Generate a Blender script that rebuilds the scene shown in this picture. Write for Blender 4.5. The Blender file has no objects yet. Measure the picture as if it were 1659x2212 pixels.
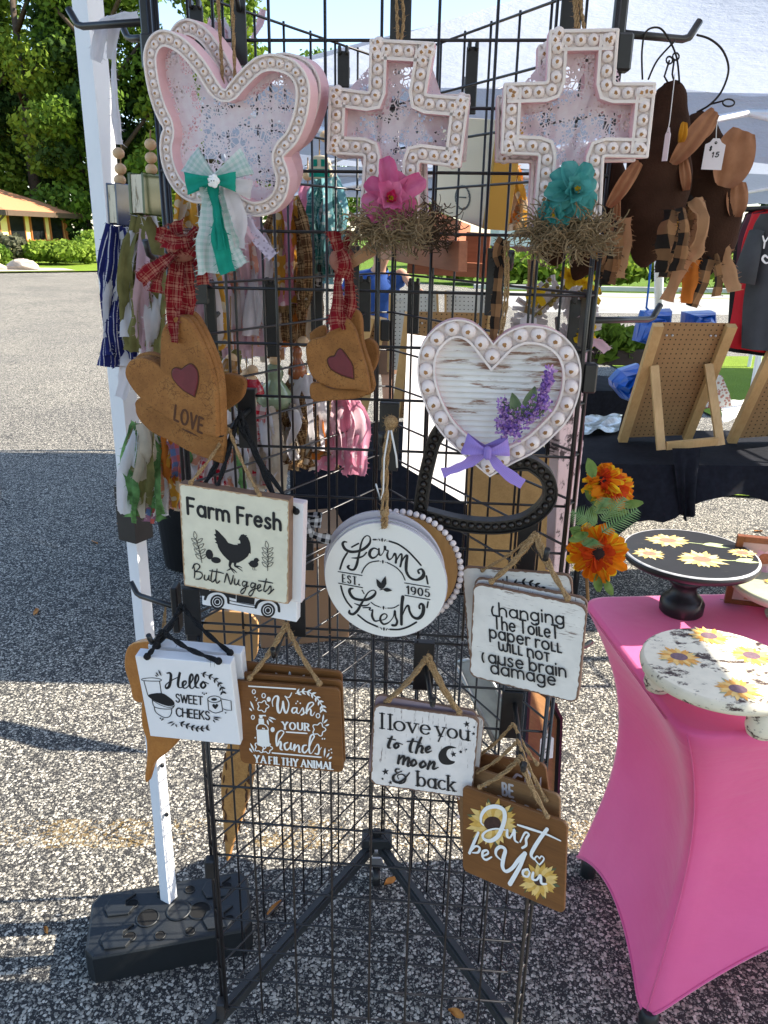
import bpy, bmesh, math, random
import numpy as np
from mathutils import Vector, Matrix
R = math.radians
random.seed(7)
scene = bpy.context.scene
COL = scene.collection

# ------------------------------------------------------------------ camera
FPX, PW, PH = 1680.0, 1659.0, 2212.0
PITCH, ROLL, CAMZ = R(19.7), R(1.0), 1.75
cam_d = bpy.data.cameras.new('camera')
cam = bpy.data.objects.new('camera', cam_d)
COL.objects.link(cam)
cam_d.sensor_fit = 'HORIZONTAL'
cam_d.sensor_width = 36.0
cam_d.lens = 36.0 * FPX / PW
cam_d.clip_start = 0.02
cam_d.clip_end = 2000
cam.matrix_world = (Matrix.Translation((0, 0, CAMZ)) @ Matrix.Rotation(R(90) - PITCH, 4, 'X')
                    @ Matrix.Rotation(ROLL, 4, 'Z'))
scene.camera = cam
CAM_R = cam.matrix_world.to_3x3()

# ------------------------------------------------------------------ light
SUN_AZ, SUN_EL = R(85), R(40)          # azimuth from +Y towards +X
world = bpy.data.worlds.new('World')
scene.world = world
world.use_nodes = True
wt = world.node_tree
sky = wt.nodes.new('ShaderNodeTexSky')
sky.sky_type = 'NISHITA'
sky.sun_disc = False
sky.sun_elevation = SUN_EL
sky.sun_rotation = SUN_AZ
sky.air_density = 1.0
sky.dust_density = 0.6
sky.ozone_density = 1.2
wt.nodes['Background'].inputs['Strength'].default_value = 0.125
wt.links.new(sky.outputs[0], wt.nodes['Background'].inputs['Color'])
sun_d = bpy.data.lights.new('sun', 'SUN')
sun_d.energy = 5.0
sun_d.angle = R(0.5)
sun_d.color = (1.0, 0.92, 0.79)
sun = bpy.data.objects.new('sun', sun_d)
COL.objects.link(sun)
sdir = Vector((math.sin(SUN_AZ) * math.cos(SUN_EL), math.cos(SUN_AZ) * math.cos(SUN_EL), math.sin(SUN_EL)))
sun.rotation_euler = sdir.to_track_quat('Z', 'Y').to_euler()
scene.view_settings.view_transform = 'Standard'
scene.view_settings.look = 'None'
scene.view_settings.exposure = 1.58
scene.view_settings.gamma = 1.0
scene.cycles.max_bounces = 8
scene.cycles.transparent_max_bounces = 12

# ------------------------------------------------------------------ where a pixel of the photo (1659 wide) points
def ray(x, y):
    return (CAM_R @ Vector(((x - PW / 2) / FPX, -(y - PH / 2) / FPX, -1.0))).normalized()
CAMP = Vector((0, 0, CAMZ))
def P(x, y, Y):
    r = ray(x, y)
    return CAMP + r * (Y / r.y)
def G(x, y, z=0.0):
    r = ray(x, y)
    return CAMP + r * ((z - CAMZ) / r.z)
def pxsize(x, y, Y):                    # metres per photo pixel there
    return (P(x + 1, y, Y) - P(x, y, Y)).length
def plane_frame(o, yaw=0.0, tilt=0.0, roll=0.0):
    # local x right, y up, z towards the viewer; yaw > 0 brings the right end nearer
    return (Matrix.Translation(o) @ Matrix.Rotation(-yaw, 4, 'Z') @ Matrix.Rotation(R(90) + tilt, 4, 'X')
            @ Matrix.Rotation(roll, 4, 'Z'))
class Frame:
    def __init__(s, M):
        s.M = M; s.I = M.inverted(); s.n = M.to_3x3() @ Vector((0, 0, 1)); s.o = M.translation
    def loc(s, x, y, z=0.0):            # photo pixel -> local point on this frame's plane (offset z)
        o = s.o + s.n * z
        r = ray(x, y)
        t = (o - CAMP).dot(s.n) / r.dot(s.n)
        return s.I @ (CAMP + r * t)
    def l2(s, x, y):
        v = s.loc(x, y); return (v.x, v.y)
def fit_rect(corners, Y, yaw0=0.0, tilt0=0.0, wy=0.02, wt=0.05):
    # pose of an upright rectangle whose TL, TR, BR, BL corners are seen at these pixels
    cx = sum(c[0] for c in corners) / 4; cy = sum(c[1] for c in corners) / 4
    o = P(cx, cy, Y)
    k = pxsize(cx, cy, Y)
    w = (math.dist(corners[0], corners[1]) + math.dist(corners[3], corners[2])) / 2 * k
    h = (math.dist(corners[0], corners[3]) + math.dist(corners[1], corners[2])) / 2 * k
    p = np.array([yaw0, tilt0, 0.0, w, h, 0.0, 0.0])
    Ci = CAM_R.transposed()
    def res(p):
        M = plane_frame(o + Vector((p[5], 0, p[6])), p[0], p[1], p[2])
        out = []
        for (sx, sy), c in zip(((-1, 1), (1, 1), (1, -1), (-1, -1)), corners):
            q = Ci @ (M @ Vector((sx * p[3] / 2, sy * p[4] / 2, 0)) - CAMP)
            out += [PW / 2 + FPX * q.x / -q.z - c[0], PH / 2 - FPX * q.y / -q.z - c[1]]
        out += [(p[0] - yaw0) / wy, (p[1] - tilt0) / wt]
        return np.array(out)
    for _ in range(25):
        r0 = res(p)
        J = np.zeros((len(r0), 7))
        for i in range(7):
            q = p.copy(); q[i] += 1e-5
            J[:, i] = (res(q) - r0) / 1e-5
        p = p - np.linalg.lstsq(J, r0, rcond=None)[0] * 0.8
    return plane_frame(o + Vector((p[5], 0, p[6])), p[0], p[1], p[2]), p[3], p[4]

# ------------------------------------------------------------------ mesh builder
class MB:
    def __init__(s):
        s.v = []; s.f = []; s.m = []; s.uv = []; s.sm = []
    def add(s, vs, fs, mat=0, uvs=None, smooth=False):
        b = len(s.v)
        s.v += [tuple(v) for v in vs]
        for k, f in enumerate(fs):
            s.f.append([b + i for i in f]); s.m.append(mat); s.sm.append(smooth)
            s.uv.append([uvs[i] for i in f] if uvs else None)
        return s
    def box(s, c, size, M=None, mat=0, bev=0.0):
        x, y, z = (d / 2 for d in size)
        if bev:
            b = min(bev, x * .9, y * .9, z * .9)
            vs = []
            idx = {}
            for sx in (-1, 1):
                for sy in (-1, 1):
                    for sz in (-1, 1):
                        for ax in range(3):
                            q = [sx * x, sy * y, sz * z]
                            for a in range(3):
                                if a != ax: q[a] -= (sx, sy, sz)[a] * b
                            idx[(sx, sy, sz, ax)] = len(vs); vs.append(q)
            fs = []
            for ax in range(3):
                o1, o2 = [a for a in range(3) if a != ax]
                for sg in (-1, 1):
                    f = []
                    for (u, w) in ((-1, -1), (1, -1), (1, 1), (-1, 1)):
                        k = [0, 0, 0]; k[ax] = sg; k[o1] = u; k[o2] = w
                        f.append(idx[(*k, ax)])
                    fs.append(f)
                for u in (-1, 1):
                    for w in (-1, 1):
                        f = []
                        k = [0, 0, 0]; k[o1] = u; k[o2] = w
                        k[ax] = -1; a1 = idx[(*k, o1)]; a2 = idx[(*k, o2)]
                        k[ax] = 1; b1 = idx[(*k, o1)]; b2 = idx[(*k, o2)]
                        fs.append([a1, b1, b2, a2])
            for sx in (-1, 1):
                for sy in (-1, 1):
                    for sz in (-1, 1):
                        fs.append([idx[(sx, sy, sz, a)] for a in range(3)])
        else:
            vs = [(sx * x, sy * y, sz * z) for sx in (-1, 1) for sy in (-1, 1) for sz in (-1, 1)]
            fs = [(0, 1, 3, 2), (4, 6, 7, 5), (0, 4, 5, 1), (2, 3, 7, 6), (0, 2, 6, 4), (1, 5, 7, 3)]
        c = Vector(c)
        if M is None: vs = [Vector(v) + c for v in vs]
        else: vs = [M @ (Vector(v) + c) for v in vs]
        return s.add(vs, fs, mat)
    def tube(s, pts, r, n=6, mat=0, caps=True, closed=False):
        pts = [Vector(p) for p in pts]
        m = len(pts)
        rad = r if isinstance(r, (list, tuple)) else [r] * m
        vs = []
        up = None
        for i, p in enumerate(pts):
            if closed: d = pts[(i + 1) % m] - pts[i - 1]
            else: d = pts[min(i + 1, m - 1)] - pts[max(i - 1, 0)]
            if d.length < 1e-9: d = Vector((0, 0, 1))
            d.normalize()
            if up is None:
                up = Vector((0, 0, 1)) if abs(d.z) < .9 else Vector((1, 0, 0))
            u = d.cross(up)
            if u.length < 1e-6: u = d.orthogonal()
            u.normalize(); w = u.cross(d).normalized(); up = w
            for k in range(n):
                a = 2 * math.pi * k / n
                vs.append(p + (u * math.cos(a) + w * math.sin(a)) * rad[i])
        fs = []
        for i in range(m if closed else m - 1):
            j = (i + 1) % m
            for k in range(n):
                fs.append((i * n + k, i * n + (k + 1) % n, j * n + (k + 1) % n, j * n + k))
        s.add(vs, fs, mat, smooth=True)
        if caps and not closed:
            b = len(s.v) - len(vs)
            s.f.append([b + k for k in range(n)][::-1]); s.m.append(mat); s.uv.append(None); s.sm.append(False)
            s.f.append([b + (m - 1) * n + k for k in range(n)]); s.m.append(mat); s.uv.append(None); s.sm.append(False)
        return s
    def wire(s, pts, r, mat=0):          # straight segments, square section
        for a, b in zip(pts[:-1], pts[1:]): s.tube([a, b], r, 5, mat)
        return s
    def lathe(s, prof, M=None, n=32, mat=0, smooth=True, caps=True):   # prof: (radius, z)
        vs = []
        for (r, z) in prof:
            for k in range(n):
                a = 2 * math.pi * k / n
                vs.append(Vector((r * math.cos(a), r * math.sin(a), z)))
        if M is not None: vs = [M @ v for v in vs]
        fs = []
        for i in range(len(prof) - 1):
            for k in range(n):
                fs.append((i * n + k, i * n + (k + 1) % n, (i + 1) * n + (k + 1) % n, (i + 1) * n + k))
        s.add(vs, fs, mat, smooth=smooth)
        if caps:
            b = len(s.v) - len(vs); m = len(prof)
            s.f.append([b + k for k in range(n)][::-1]); s.m.append(mat); s.uv.append(None); s.sm.append(False)
            s.f.append([b + (m - 1) * n + k for k in range(n)]); s.m.append(mat); s.uv.append(None); s.sm.append(False)
        return s
    def ball(s, c, r, M=None, n=12, m=7, mat=0, capmat=None, caprings=1, sq=(1, 1, 1)):
        c = Vector(c); vs = []
        for i in range(1, m):
            t = math.pi * i / m
            for k in range(n):
                a = 2 * math.pi * k / n
                vs.append(c + Vector((r * sq[0] * math.sin(t) * math.cos(a), r * sq[1] * math.sin(t) * math.sin(a), r * sq[2] * math.cos(t))))
        vs.append(c + Vector((0, 0, r * sq[2]))); vs.append(c - Vector((0, 0, r * sq[2])))
        if M is not None: vs = [M @ v for v in vs]
        T, B = len(vs) - 2, len(vs) - 1
        f1 = [(T, k, (k + 1) % n) for k in range(n)]
        f2 = [(i * n + k, (i + 1) * n + k, (i + 1) * n + (k + 1) % n, i * n + (k + 1) % n) for i in range(m - 2) for k in range(n)]
        f3 = [(B, (m - 2) * n + (k + 1) % n, (m - 2) * n + k) for k in range(n)]
        b = len(s.v)
        s.v += [tuple(v) for v in vs]
        for q, fs in enumerate((f1, f2, f3)):
            for f in fs:
                s.f.append([b + i for i in f]); s.uv.append(None); s.sm.append(True)
                s.m.append(capmat if (capmat is not None and q == 0) else mat)
        return s
    def prism(s, poly, z0, z1, M=None, mat=0, bev=0.0, side=None, zb=None):
        # polygon in local xy, from z0 up to z1 (front); optional bevel of the front edge
        n = len(poly)
        A = sum(poly[i][0] * poly[(i + 1) % n][1] - poly[(i + 1) % n][0] * poly[i][1] for i in range(n))
        if A < 0: poly = poly[::-1]
        loops = [[(x, y, z0) for x, y in poly]]
        if bev:
            inn = offset_loop(poly, bev)
            loops.append([(x, y, z1 - bev) for x, y in poly])
            mid = offset_loop(poly, bev * .3)
            loops.append([(x, y, z1 - bev * .3) for x, y in mid])
            loops.append([(x, y, z1) for x, y in inn])
        else: loops.append([(x, y, z1) for x, y in poly])
        vs = [Vector(p) for l in loops for p in l]
        if M is not None: vs = [M @ v for v in vs]
        b = len(s.v); s.v += [tuple(v) for v in vs]
        for l in range(len(loops) - 1):
            for i in range(n):
                j = (i + 1) % n
                s.f.append([b + l * n + i, b + l * n + j, b + (l + 1) * n + j, b + (l + 1) * n + i])
                s.m.append(mat if side is None else side); s.uv.append(None); s.sm.append(False)
        s.f.append([b + (len(loops) - 1) * n + i for i in range(n)]); s.m.append(mat); s.uv.append(None); s.sm.append(False)
        s.f.append([b + i for i in range(n)][::-1]); s.m.append(mat if side is None else side); s.uv.append(None); s.sm.append(False)
        return s
    def loft(s, loops, M=None, mat=0, closed=True, smooth=False):     # loops of equal count, 3-D points
        n = len(loops[0]); vs = [Vector(p) for l in loops for p in l]
        if M is not None: vs = [M @ v for v in vs]
        fs = []
        for l in range(len(loops) - 1):
            for i in range(n if closed else n - 1):
                j = (i + 1) % n
                fs.append((l * n + i, l * n + j, (l + 1) * n + j, (l + 1) * n + i))
        return s.add(vs, fs, mat, smooth=smooth)
    def grid(s, fn, nu, nv, mat=0, smooth=True, uvs=(1.0, 1.0)):      # fn(u, v) -> point
        vs = [fn(i / nu, j / nv) for j in range(nv + 1) for i in range(nu + 1)]
        uv = [(i / nu * uvs[0], j / nv * uvs[1]) for j in range(nv + 1) for i in range(nu + 1)]
        fs = [(j * (nu + 1) + i, j * (nu + 1) + i + 1, (j + 1) * (nu + 1) + i + 1, (j + 1) * (nu + 1) + i) for j in range(nv) for i in range(nu)]
        return s.add(vs, fs, mat, uvs=uv, smooth=smooth)
    def strip(s, pts, w, nrm=None, mat=0, curl=0.0, fold=1.0):   # cloth ribbon with uv in metres
        pts = [Vector(p) for p in pts]; m = len(pts)
        W = w if isinstance(w, (list, tuple)) else [w] * m
        vs = []; uv = []; L = 0; ph = rnd(0, 6)
        for i, p in enumerate(pts):
            d = pts[min(i + 1, m - 1)] - pts[max(i - 1, 0)]
            if i: L += (p - pts[i - 1]).length
            N = Vector(nrm[i] if isinstance(nrm, list) else (nrm or (0, -1, 0)))
            side = d.cross(N)
            if side.length < 1e-9: side = Vector((1, 0, 0))
            side.normalize()
            nn = side.cross(d).normalized() if d.length > 1e-9 else N
            for k in range(5):
                t = (k - 2) / 4
                vs.append(p + side * (W[i] * t) + nn * (curl * W[i] * (1 - abs(k - 2) / 2) + fold * W[i] * .16 * math.sin(k * 2.1 + ph + i * .12)))
                uv.append((t * W[i], L))
        fs = [(i * 5 + k, i * 5 + k + 1, (i + 1) * 5 + k + 1, (i + 1) * 5 + k) for i in range(m - 1) for k in range(4)]
        return s.add(vs, fs, mat, uvs=uv, smooth=True)
    def build(s, name, mats, parent=None, M=None, smooth_all=None):
        me = bpy.data.meshes.new(name)
        me.from_pydata(s.v, [], s.f)
        if not isinstance(mats, (list, tuple)): mats = [mats]
        for m in mats: me.materials.append(m)
        if len(mats) > 1: me.polygons.foreach_set('material_index', s.m)
        if any(s.sm): me.polygons.foreach_set('use_smooth', s.sm)
        if any(u is not None for u in s.uv):
            l = me.uv_layers.new(name='UVMap')
            flat = []
            for f, u in zip(s.f, s.uv):
                for q in (u if u else [(0, 0)] * len(f)): flat += [q[0], q[1]]
            l.data.foreach_set('uv', flat)
        me.update()
        o = bpy.data.objects.new(name, me)
        COL.objects.link(o)
        if M is not None: o.matrix_world = M
        if parent is not None: attach(o, parent)
        return o
def attach(o, parent):
    w = o.matrix_basis.copy()
    o.parent = parent
    o.matrix_parent_inverse = Matrix.Identity(4)
    o.matrix_basis = BASIS[parent.name].inverted() @ w if parent.name in BASIS else w
    BASIS[o.name] = w
BASIS = {}
def root(name, label, cat, M=None, group=None, loc=None):
    o = bpy.data.objects.new(name, None)
    COL.objects.link(o)
    o.empty_display_size = 0.05
    M = M if M is not None else Matrix.Translation(loc if loc is not None else (0, 0, 0))
    o.matrix_basis = M
    BASIS[o.name] = M.copy()
    return tag(o, label, cat, group)
def tag(o, label=None, cat=None, group=None, kind=None):
    if label: o['label'] = label
    if cat: o['category'] = cat
    if group: o['group'] = group
    if kind: o['kind'] = kind
    return o
def copy_thing(o, M, label, group=None, skip=()):
    c = o.copy(); COL.objects.link(c); c.matrix_basis = M; BASIS[c.name] = M.copy()
    c['label'] = label
    if group: c['group'] = group
    def rec(src, dst):
        for ch in list(src.children):
            if ch.name.split('.')[0] in skip: continue
            k = ch.copy(); COL.objects.link(k); k.parent = dst
            rec(ch, k)
    rec(o, c)
    return c
def rnd(a, b): return random.uniform(a, b)

# ------------------------------------------------------------------ curves in a plane
def spline(pts, n=8, closed=False):
    pts = [tuple(p) for p in pts]
    dim = len(pts[0])
    m = len(pts); out = []
    rng = range(m if closed else m - 1)
    for i in rng:
        if closed: p0, p1, p2, p3 = pts[i - 1], pts[i], pts[(i + 1) % m], pts[(i + 2) % m]
        else: p0, p1, p2, p3 = pts[max(i - 1, 0)], pts[i], pts[i + 1], pts[min(i + 2, m - 1)]
        for k in range(n):
            t = k / n
            out.append(tuple(.5 * (2 * p1[a] + (p2[a] - p0[a]) * t + (2 * p0[a] - 5 * p1[a] + 4 * p2[a] - p3[a]) * t * t
                                   + (3 * p1[a] - p0[a] - 3 * p2[a] + p3[a]) * t ** 3) for a in range(dim)))
    if not closed: out.append(pts[-1])
    return out
def offset_loop(poly, d, smooth=0):
    n = len(poly)
    A = sum(poly[i][0] * poly[(i + 1) % n][1] - poly[(i + 1) % n][0] * poly[i][1] for i in range(n))
    sg = 1 if A > 0 else -1
    out = []
    for i in range(n):
        p0, p, p1 = poly[i - 1], poly[i], poly[(i + 1) % n]
        e0 = Vector((p[0] - p0[0], p[1] - p0[1])); e1 = Vector((p1[0] - p[0], p1[1] - p[1]))
        if e0.length < 1e-9 or e1.length < 1e-9: out.append(p); continue
        e0.normalize(); e1.normalize()
        n0 = Vector((-e0.y, e0.x)) * sg; n1 = Vector((-e1.y, e1.x)) * sg
        b = n0 + n1
        if b.length < 1e-4: b = n0.copy()
        b.normalize()
        k = d / max(b.dot(n0), .45)
        out.append((p[0] + b.x * k, p[1] + b.y * k))
    for _ in range(smooth):
        out = [((out[i - 1][0] + 2 * out[i][0] + out[(i + 1) % n][0]) / 4, (out[i - 1][1] + 2 * out[i][1] + out[(i + 1) % n][1]) / 4) for i in range(n)]
    return out
def resample(poly, step, closed=True):
    pts = poly + [poly[0]] if closed else poly
    L = [0]
    for a, b in zip(pts[:-1], pts[1:]): L.append(L[-1] + math.dist(a, b))
    n = max(3, round(L[-1] / step)); out = []; k = 0
    for i in range(n if closed else n + 1):
        t = L[-1] * i / n
        while k < len(L) - 2 and L[k + 1] < t: k += 1
        u = (t - L[k]) / max(L[k + 1] - L[k], 1e-9)
        out.append((pts[k][0] + (pts[k + 1][0] - pts[k][0]) * u, pts[k][1] + (pts[k + 1][1] - pts[k][1]) * u))
    return out
def rrect(w, h, r, n=5):
    out = []
    for (cx, cy, a0) in ((w / 2 - r, h / 2 - r, 0), (-w / 2 + r, h / 2 - r, 90), (-w / 2 + r, -h / 2 + r, 180), (w / 2 - r, -h / 2 + r, 270)):
        for k in range(n + 1):
            a = R(a0 + 90 * k / n); out.append((cx + r * math.cos(a), cy + r * math.sin(a)))
    return out

# ------------------------------------------------------------------ materials
MATS = {}
class NT:
    def __init__(s, m):
        s.t = m.node_tree; s.b = s.t.nodes.get('Principled BSDF'); s.out = s.t.nodes.get('Material Output')
    def n(s, typ, **kw):
        x = s.t.nodes.new('ShaderNode' + typ)
        for k, v in kw.items():
            if hasattr(x, k): setattr(x, k, v)
            else: x.inputs[k].default_value = v
        return x
    def l(s, a, b): s.t.links.new(a, b)
    def coord(s, which='Object', scale=(1, 1, 1)):
        c = s.n('TexCoord'); mp = s.n('Mapping'); mp.inputs['Scale'].default_value = scale
        s.l(c.outputs[which], mp.inputs[0]); return mp.outputs[0]
    def noise(s, vec, scale, detail=4, rough=.55):
        x = s.n('TexNoise'); x.inputs['Scale'].default_value = scale; x.inputs['Detail'].default_value = detail
        x.inputs['Roughness'].default_value = rough
        if vec is not None: s.l(vec, x.inputs['Vector'])
        return x.outputs['Fac']
    def ramp(s, fac, stops, interp='LINEAR'):
        r = s.n('ValToRGB'); r.color_ramp.interpolation = interp
        e = r.color_ramp.elements
        while len(e) < len(stops): e.new(.5)
        for q, (p, c) in zip(e, stops):
            q.position = p; q.color = (*c, 1) if not isinstance(c, (int, float)) else (c, c, c, 1)
        s.l(fac, r.inputs[0]); return r.outputs[0]
    def mix(s, fac, a, b, blend='MIX'):
        m = s.n('MixRGB'); m.blend_type = blend
        for v, k in ((fac, 0), (a, 1), (b, 2)):
            if hasattr(v, 'node'): s.l(v, m.inputs[k])
            else: m.inputs[k].default_value = v if k == 0 else (*v, 1)
        return m.outputs[0]
    def math(s, op, a, b=0.0, c=None):
        m = s.n('Math'); m.operation = op
        for v, k in ((a, 0), (b, 1), (c, 2)):
            if v is None: continue
            if hasattr(v, 'node'): s.l(v, m.inputs[k])
            else: m.inputs[k].default_value = v
        return m.outputs[0]
    def bump(s, h, strength=.3, dist=.002):
        b = s.n('Bump'); b.inputs['Strength'].default_value = strength; b.inputs['Distance'].default_value = dist
        s.l(h, b.inputs['Height']); s.l(b.outputs[0], s.b.inputs['Normal'])
def newmat(name, rough=.6, spec=.4, metal=0.0):
    m = bpy.data.materials.new(name); m.use_nodes = True
    t = NT(m)
    t.b.inputs['Roughness'].default_value = rough
    t.b.inputs['Specular IOR Level'].default_value = spec
    t.b.inputs['Metallic'].default_value = metal
    return m, t
def plain(name, col, rough=.6, var=.12, scale=20, spec=.4, metal=0.0, bump=0.0, bscale=None, trans=0.0):
    if name in MATS: return MATS[name]
    m, t = newmat(name, rough, spec, metal)
    v = t.coord()
    n1 = t.noise(v, scale, 5)
    c = t.ramp(n1, [(.25, tuple(x * (1 - var) for x in col)), (.75, tuple(min(1, x * (1 + var)) for x in col))])
    t.l(c, t.b.inputs['Base Color'])
    if bump: t.bump(t.noise(v, bscale or scale * 4, 4), bump, .003)
    if trans: translucent(t, c, trans)
    MATS[name] = m
    return m
def translucent(t, c, k):
    tr = t.n('BsdfTranslucent'); t.l(c, tr.inputs[0])
    mx = t.n('MixShader'); mx.inputs[0].default_value = k
    t.l(t.b.outputs[0], mx.inputs[1]); t.l(tr.outputs[0], mx.inputs[2]); t.l(mx.outputs[0], t.out.inputs[0])
def fabric(name, col, var=.1, trans=.35, rough=.9, pat=None, col2=None, s=60.0, col3=None):
    """cloth; pat on the ribbon's own uv (metres): gingham, plaid, stripe, dots, floral"""
    if name in MATS: return MATS[name]
    m, t = newmat(name, rough, .15)
    uv = t.coord('UV')
    ob = t.coord('Object')
    n1 = t.noise(ob, 40, 3)
    c = t.ramp(n1, [(.3, tuple(x * (1 - var) for x in col)), (.7, tuple(min(1, x * (1 + var)) for x in col))])
    if pat:
        sp = t.n('SeparateXYZ'); t.l(uv, sp.inputs[0])
        def band(o, sc, w, off=0.0):
            f = t.math('FRACT', t.math('MULTIPLY_ADD', o, sc, off + 50.0)); return t.math('LESS_THAN', f, w)
        if pat == 'gingham':
            a = band(sp.outputs[0], s, .5); b = band(sp.outputs[1], s, .5)
            f = t.math('MULTIPLY', t.math('ADD', a, b), .5)
        elif pat == 'plaid':
            a = t.math('ADD', band(sp.outputs[0], s, .12), band(sp.outputs[0], s * .5, .2, .3))
            b = t.math('ADD', band(sp.outputs[1], s, .12), band(sp.outputs[1], s * .5, .2, .3))
            f = t.math('MINIMUM', t.math('MULTIPLY', t.math('ADD', a, b), .45), 1.0)
            jit = t.noise(t.coord('UV', (400, 60, 1)), 1.0, 2)
            f = t.math('MULTIPLY', f, t.math('GREATER_THAN', jit, .42))
        elif pat == 'stripe':
            f = band(sp.outputs[0], s, .16)
            f = t.math('MULTIPLY', f, t.math('GREATER_THAN', t.noise(t.coord('UV', (60, 500, 1)), 1.0, 1), .36))
        else:
            vo = t.n('TexVoronoi'); vo.inputs['Scale'].default_value = s; t.l(uv, vo.inputs['Vector'])
            f = t.math('LESS_THAN', vo.outputs['Distance'], .33 if pat == 'dots' else .42)
        c = t.mix(f, c, col2)
    wv = t.noise(t.coord('UV', (900, 900, 1)), 1.0, 2)
    c = t.mix(.25, c, t.mix(wv, (.55, .55, .55), (1, 1, 1)), 'MULTIPLY')
    t.l(c, t.b.inputs['Base Color'])
    if trans: translucent(t, c, trans)
    MATS[name] = m
    return m
def wood(name, col, dark, scale=(2, 40, 40), rough=.5, rings=8.0, spec=.4):
    if name in MATS: return MATS[name]
    m, t = newmat(name, rough, spec)
    v = t.coord('Object', scale)
    n1 = t.noise(v, rings, 6, .65)
    n2 = t.noise(t.coord('Object', tuple(x * 4 for x in scale)), rings, 4, .6)
    n3 = t.noise(t.coord(), 6, 2)
    c = t.ramp(n1, [(.32, dark), (.62, col)])
    c = t.mix(.35, c, t.ramp(n2, [(.35, dark), (.65, col)]))
    c = t.mix(.35, c, t.ramp(n3, [(.3, tuple(x * .7 for x in col)), (.7, tuple(min(1, x * 1.2) for x in col))]))
    t.l(c, t.b.inputs['Base Color'])
    t.bump(n2, .15, .001)
    MATS[name] = m
    return m
def worn(name, col, under, amount=.42, scale=14, stretch=(1, 6, 1), rough=.6, edge=None):
    """paint rubbed through to what is under it, streaked along the grain"""
    if name in MATS: return MATS[name]
    m, t = newmat(name, rough, .3)
    v = t.coord('Object', stretch)
    n1 = t.noise(v, scale, 8, .72)
    n2 = t.noise(t.coord(), 5, 2)
    k = t.math('MULTIPLY_ADD', t.math('SUBTRACT', n2, .5), .35, n1)
    f = t.ramp(k, [(amount - .03, (1, 1, 1)), (amount + .03, (0, 0, 0))])
    n3 = t.noise(t.coord(), 30, 3)
    base = t.ramp(n3, [(.3, tuple(x * .9 for x in col)), (.7, tuple(min(1, x * 1.05) for x in col))])
    c = t.mix(f, base, under)
    t.l(c, t.b.inputs['Base Color'])
    t.bump(n1, .2, .001)
    MATS[name] = m
    return m
M_black_metal = plain('black_metal', (.012, .012, .013), .38, .3, 60, .5)
M_ink = plain('black_ink', (.012, .012, .014), .55, .1)
M_white_ink = plain('white_ink', (.80, .79, .76), .6, .05)
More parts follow.
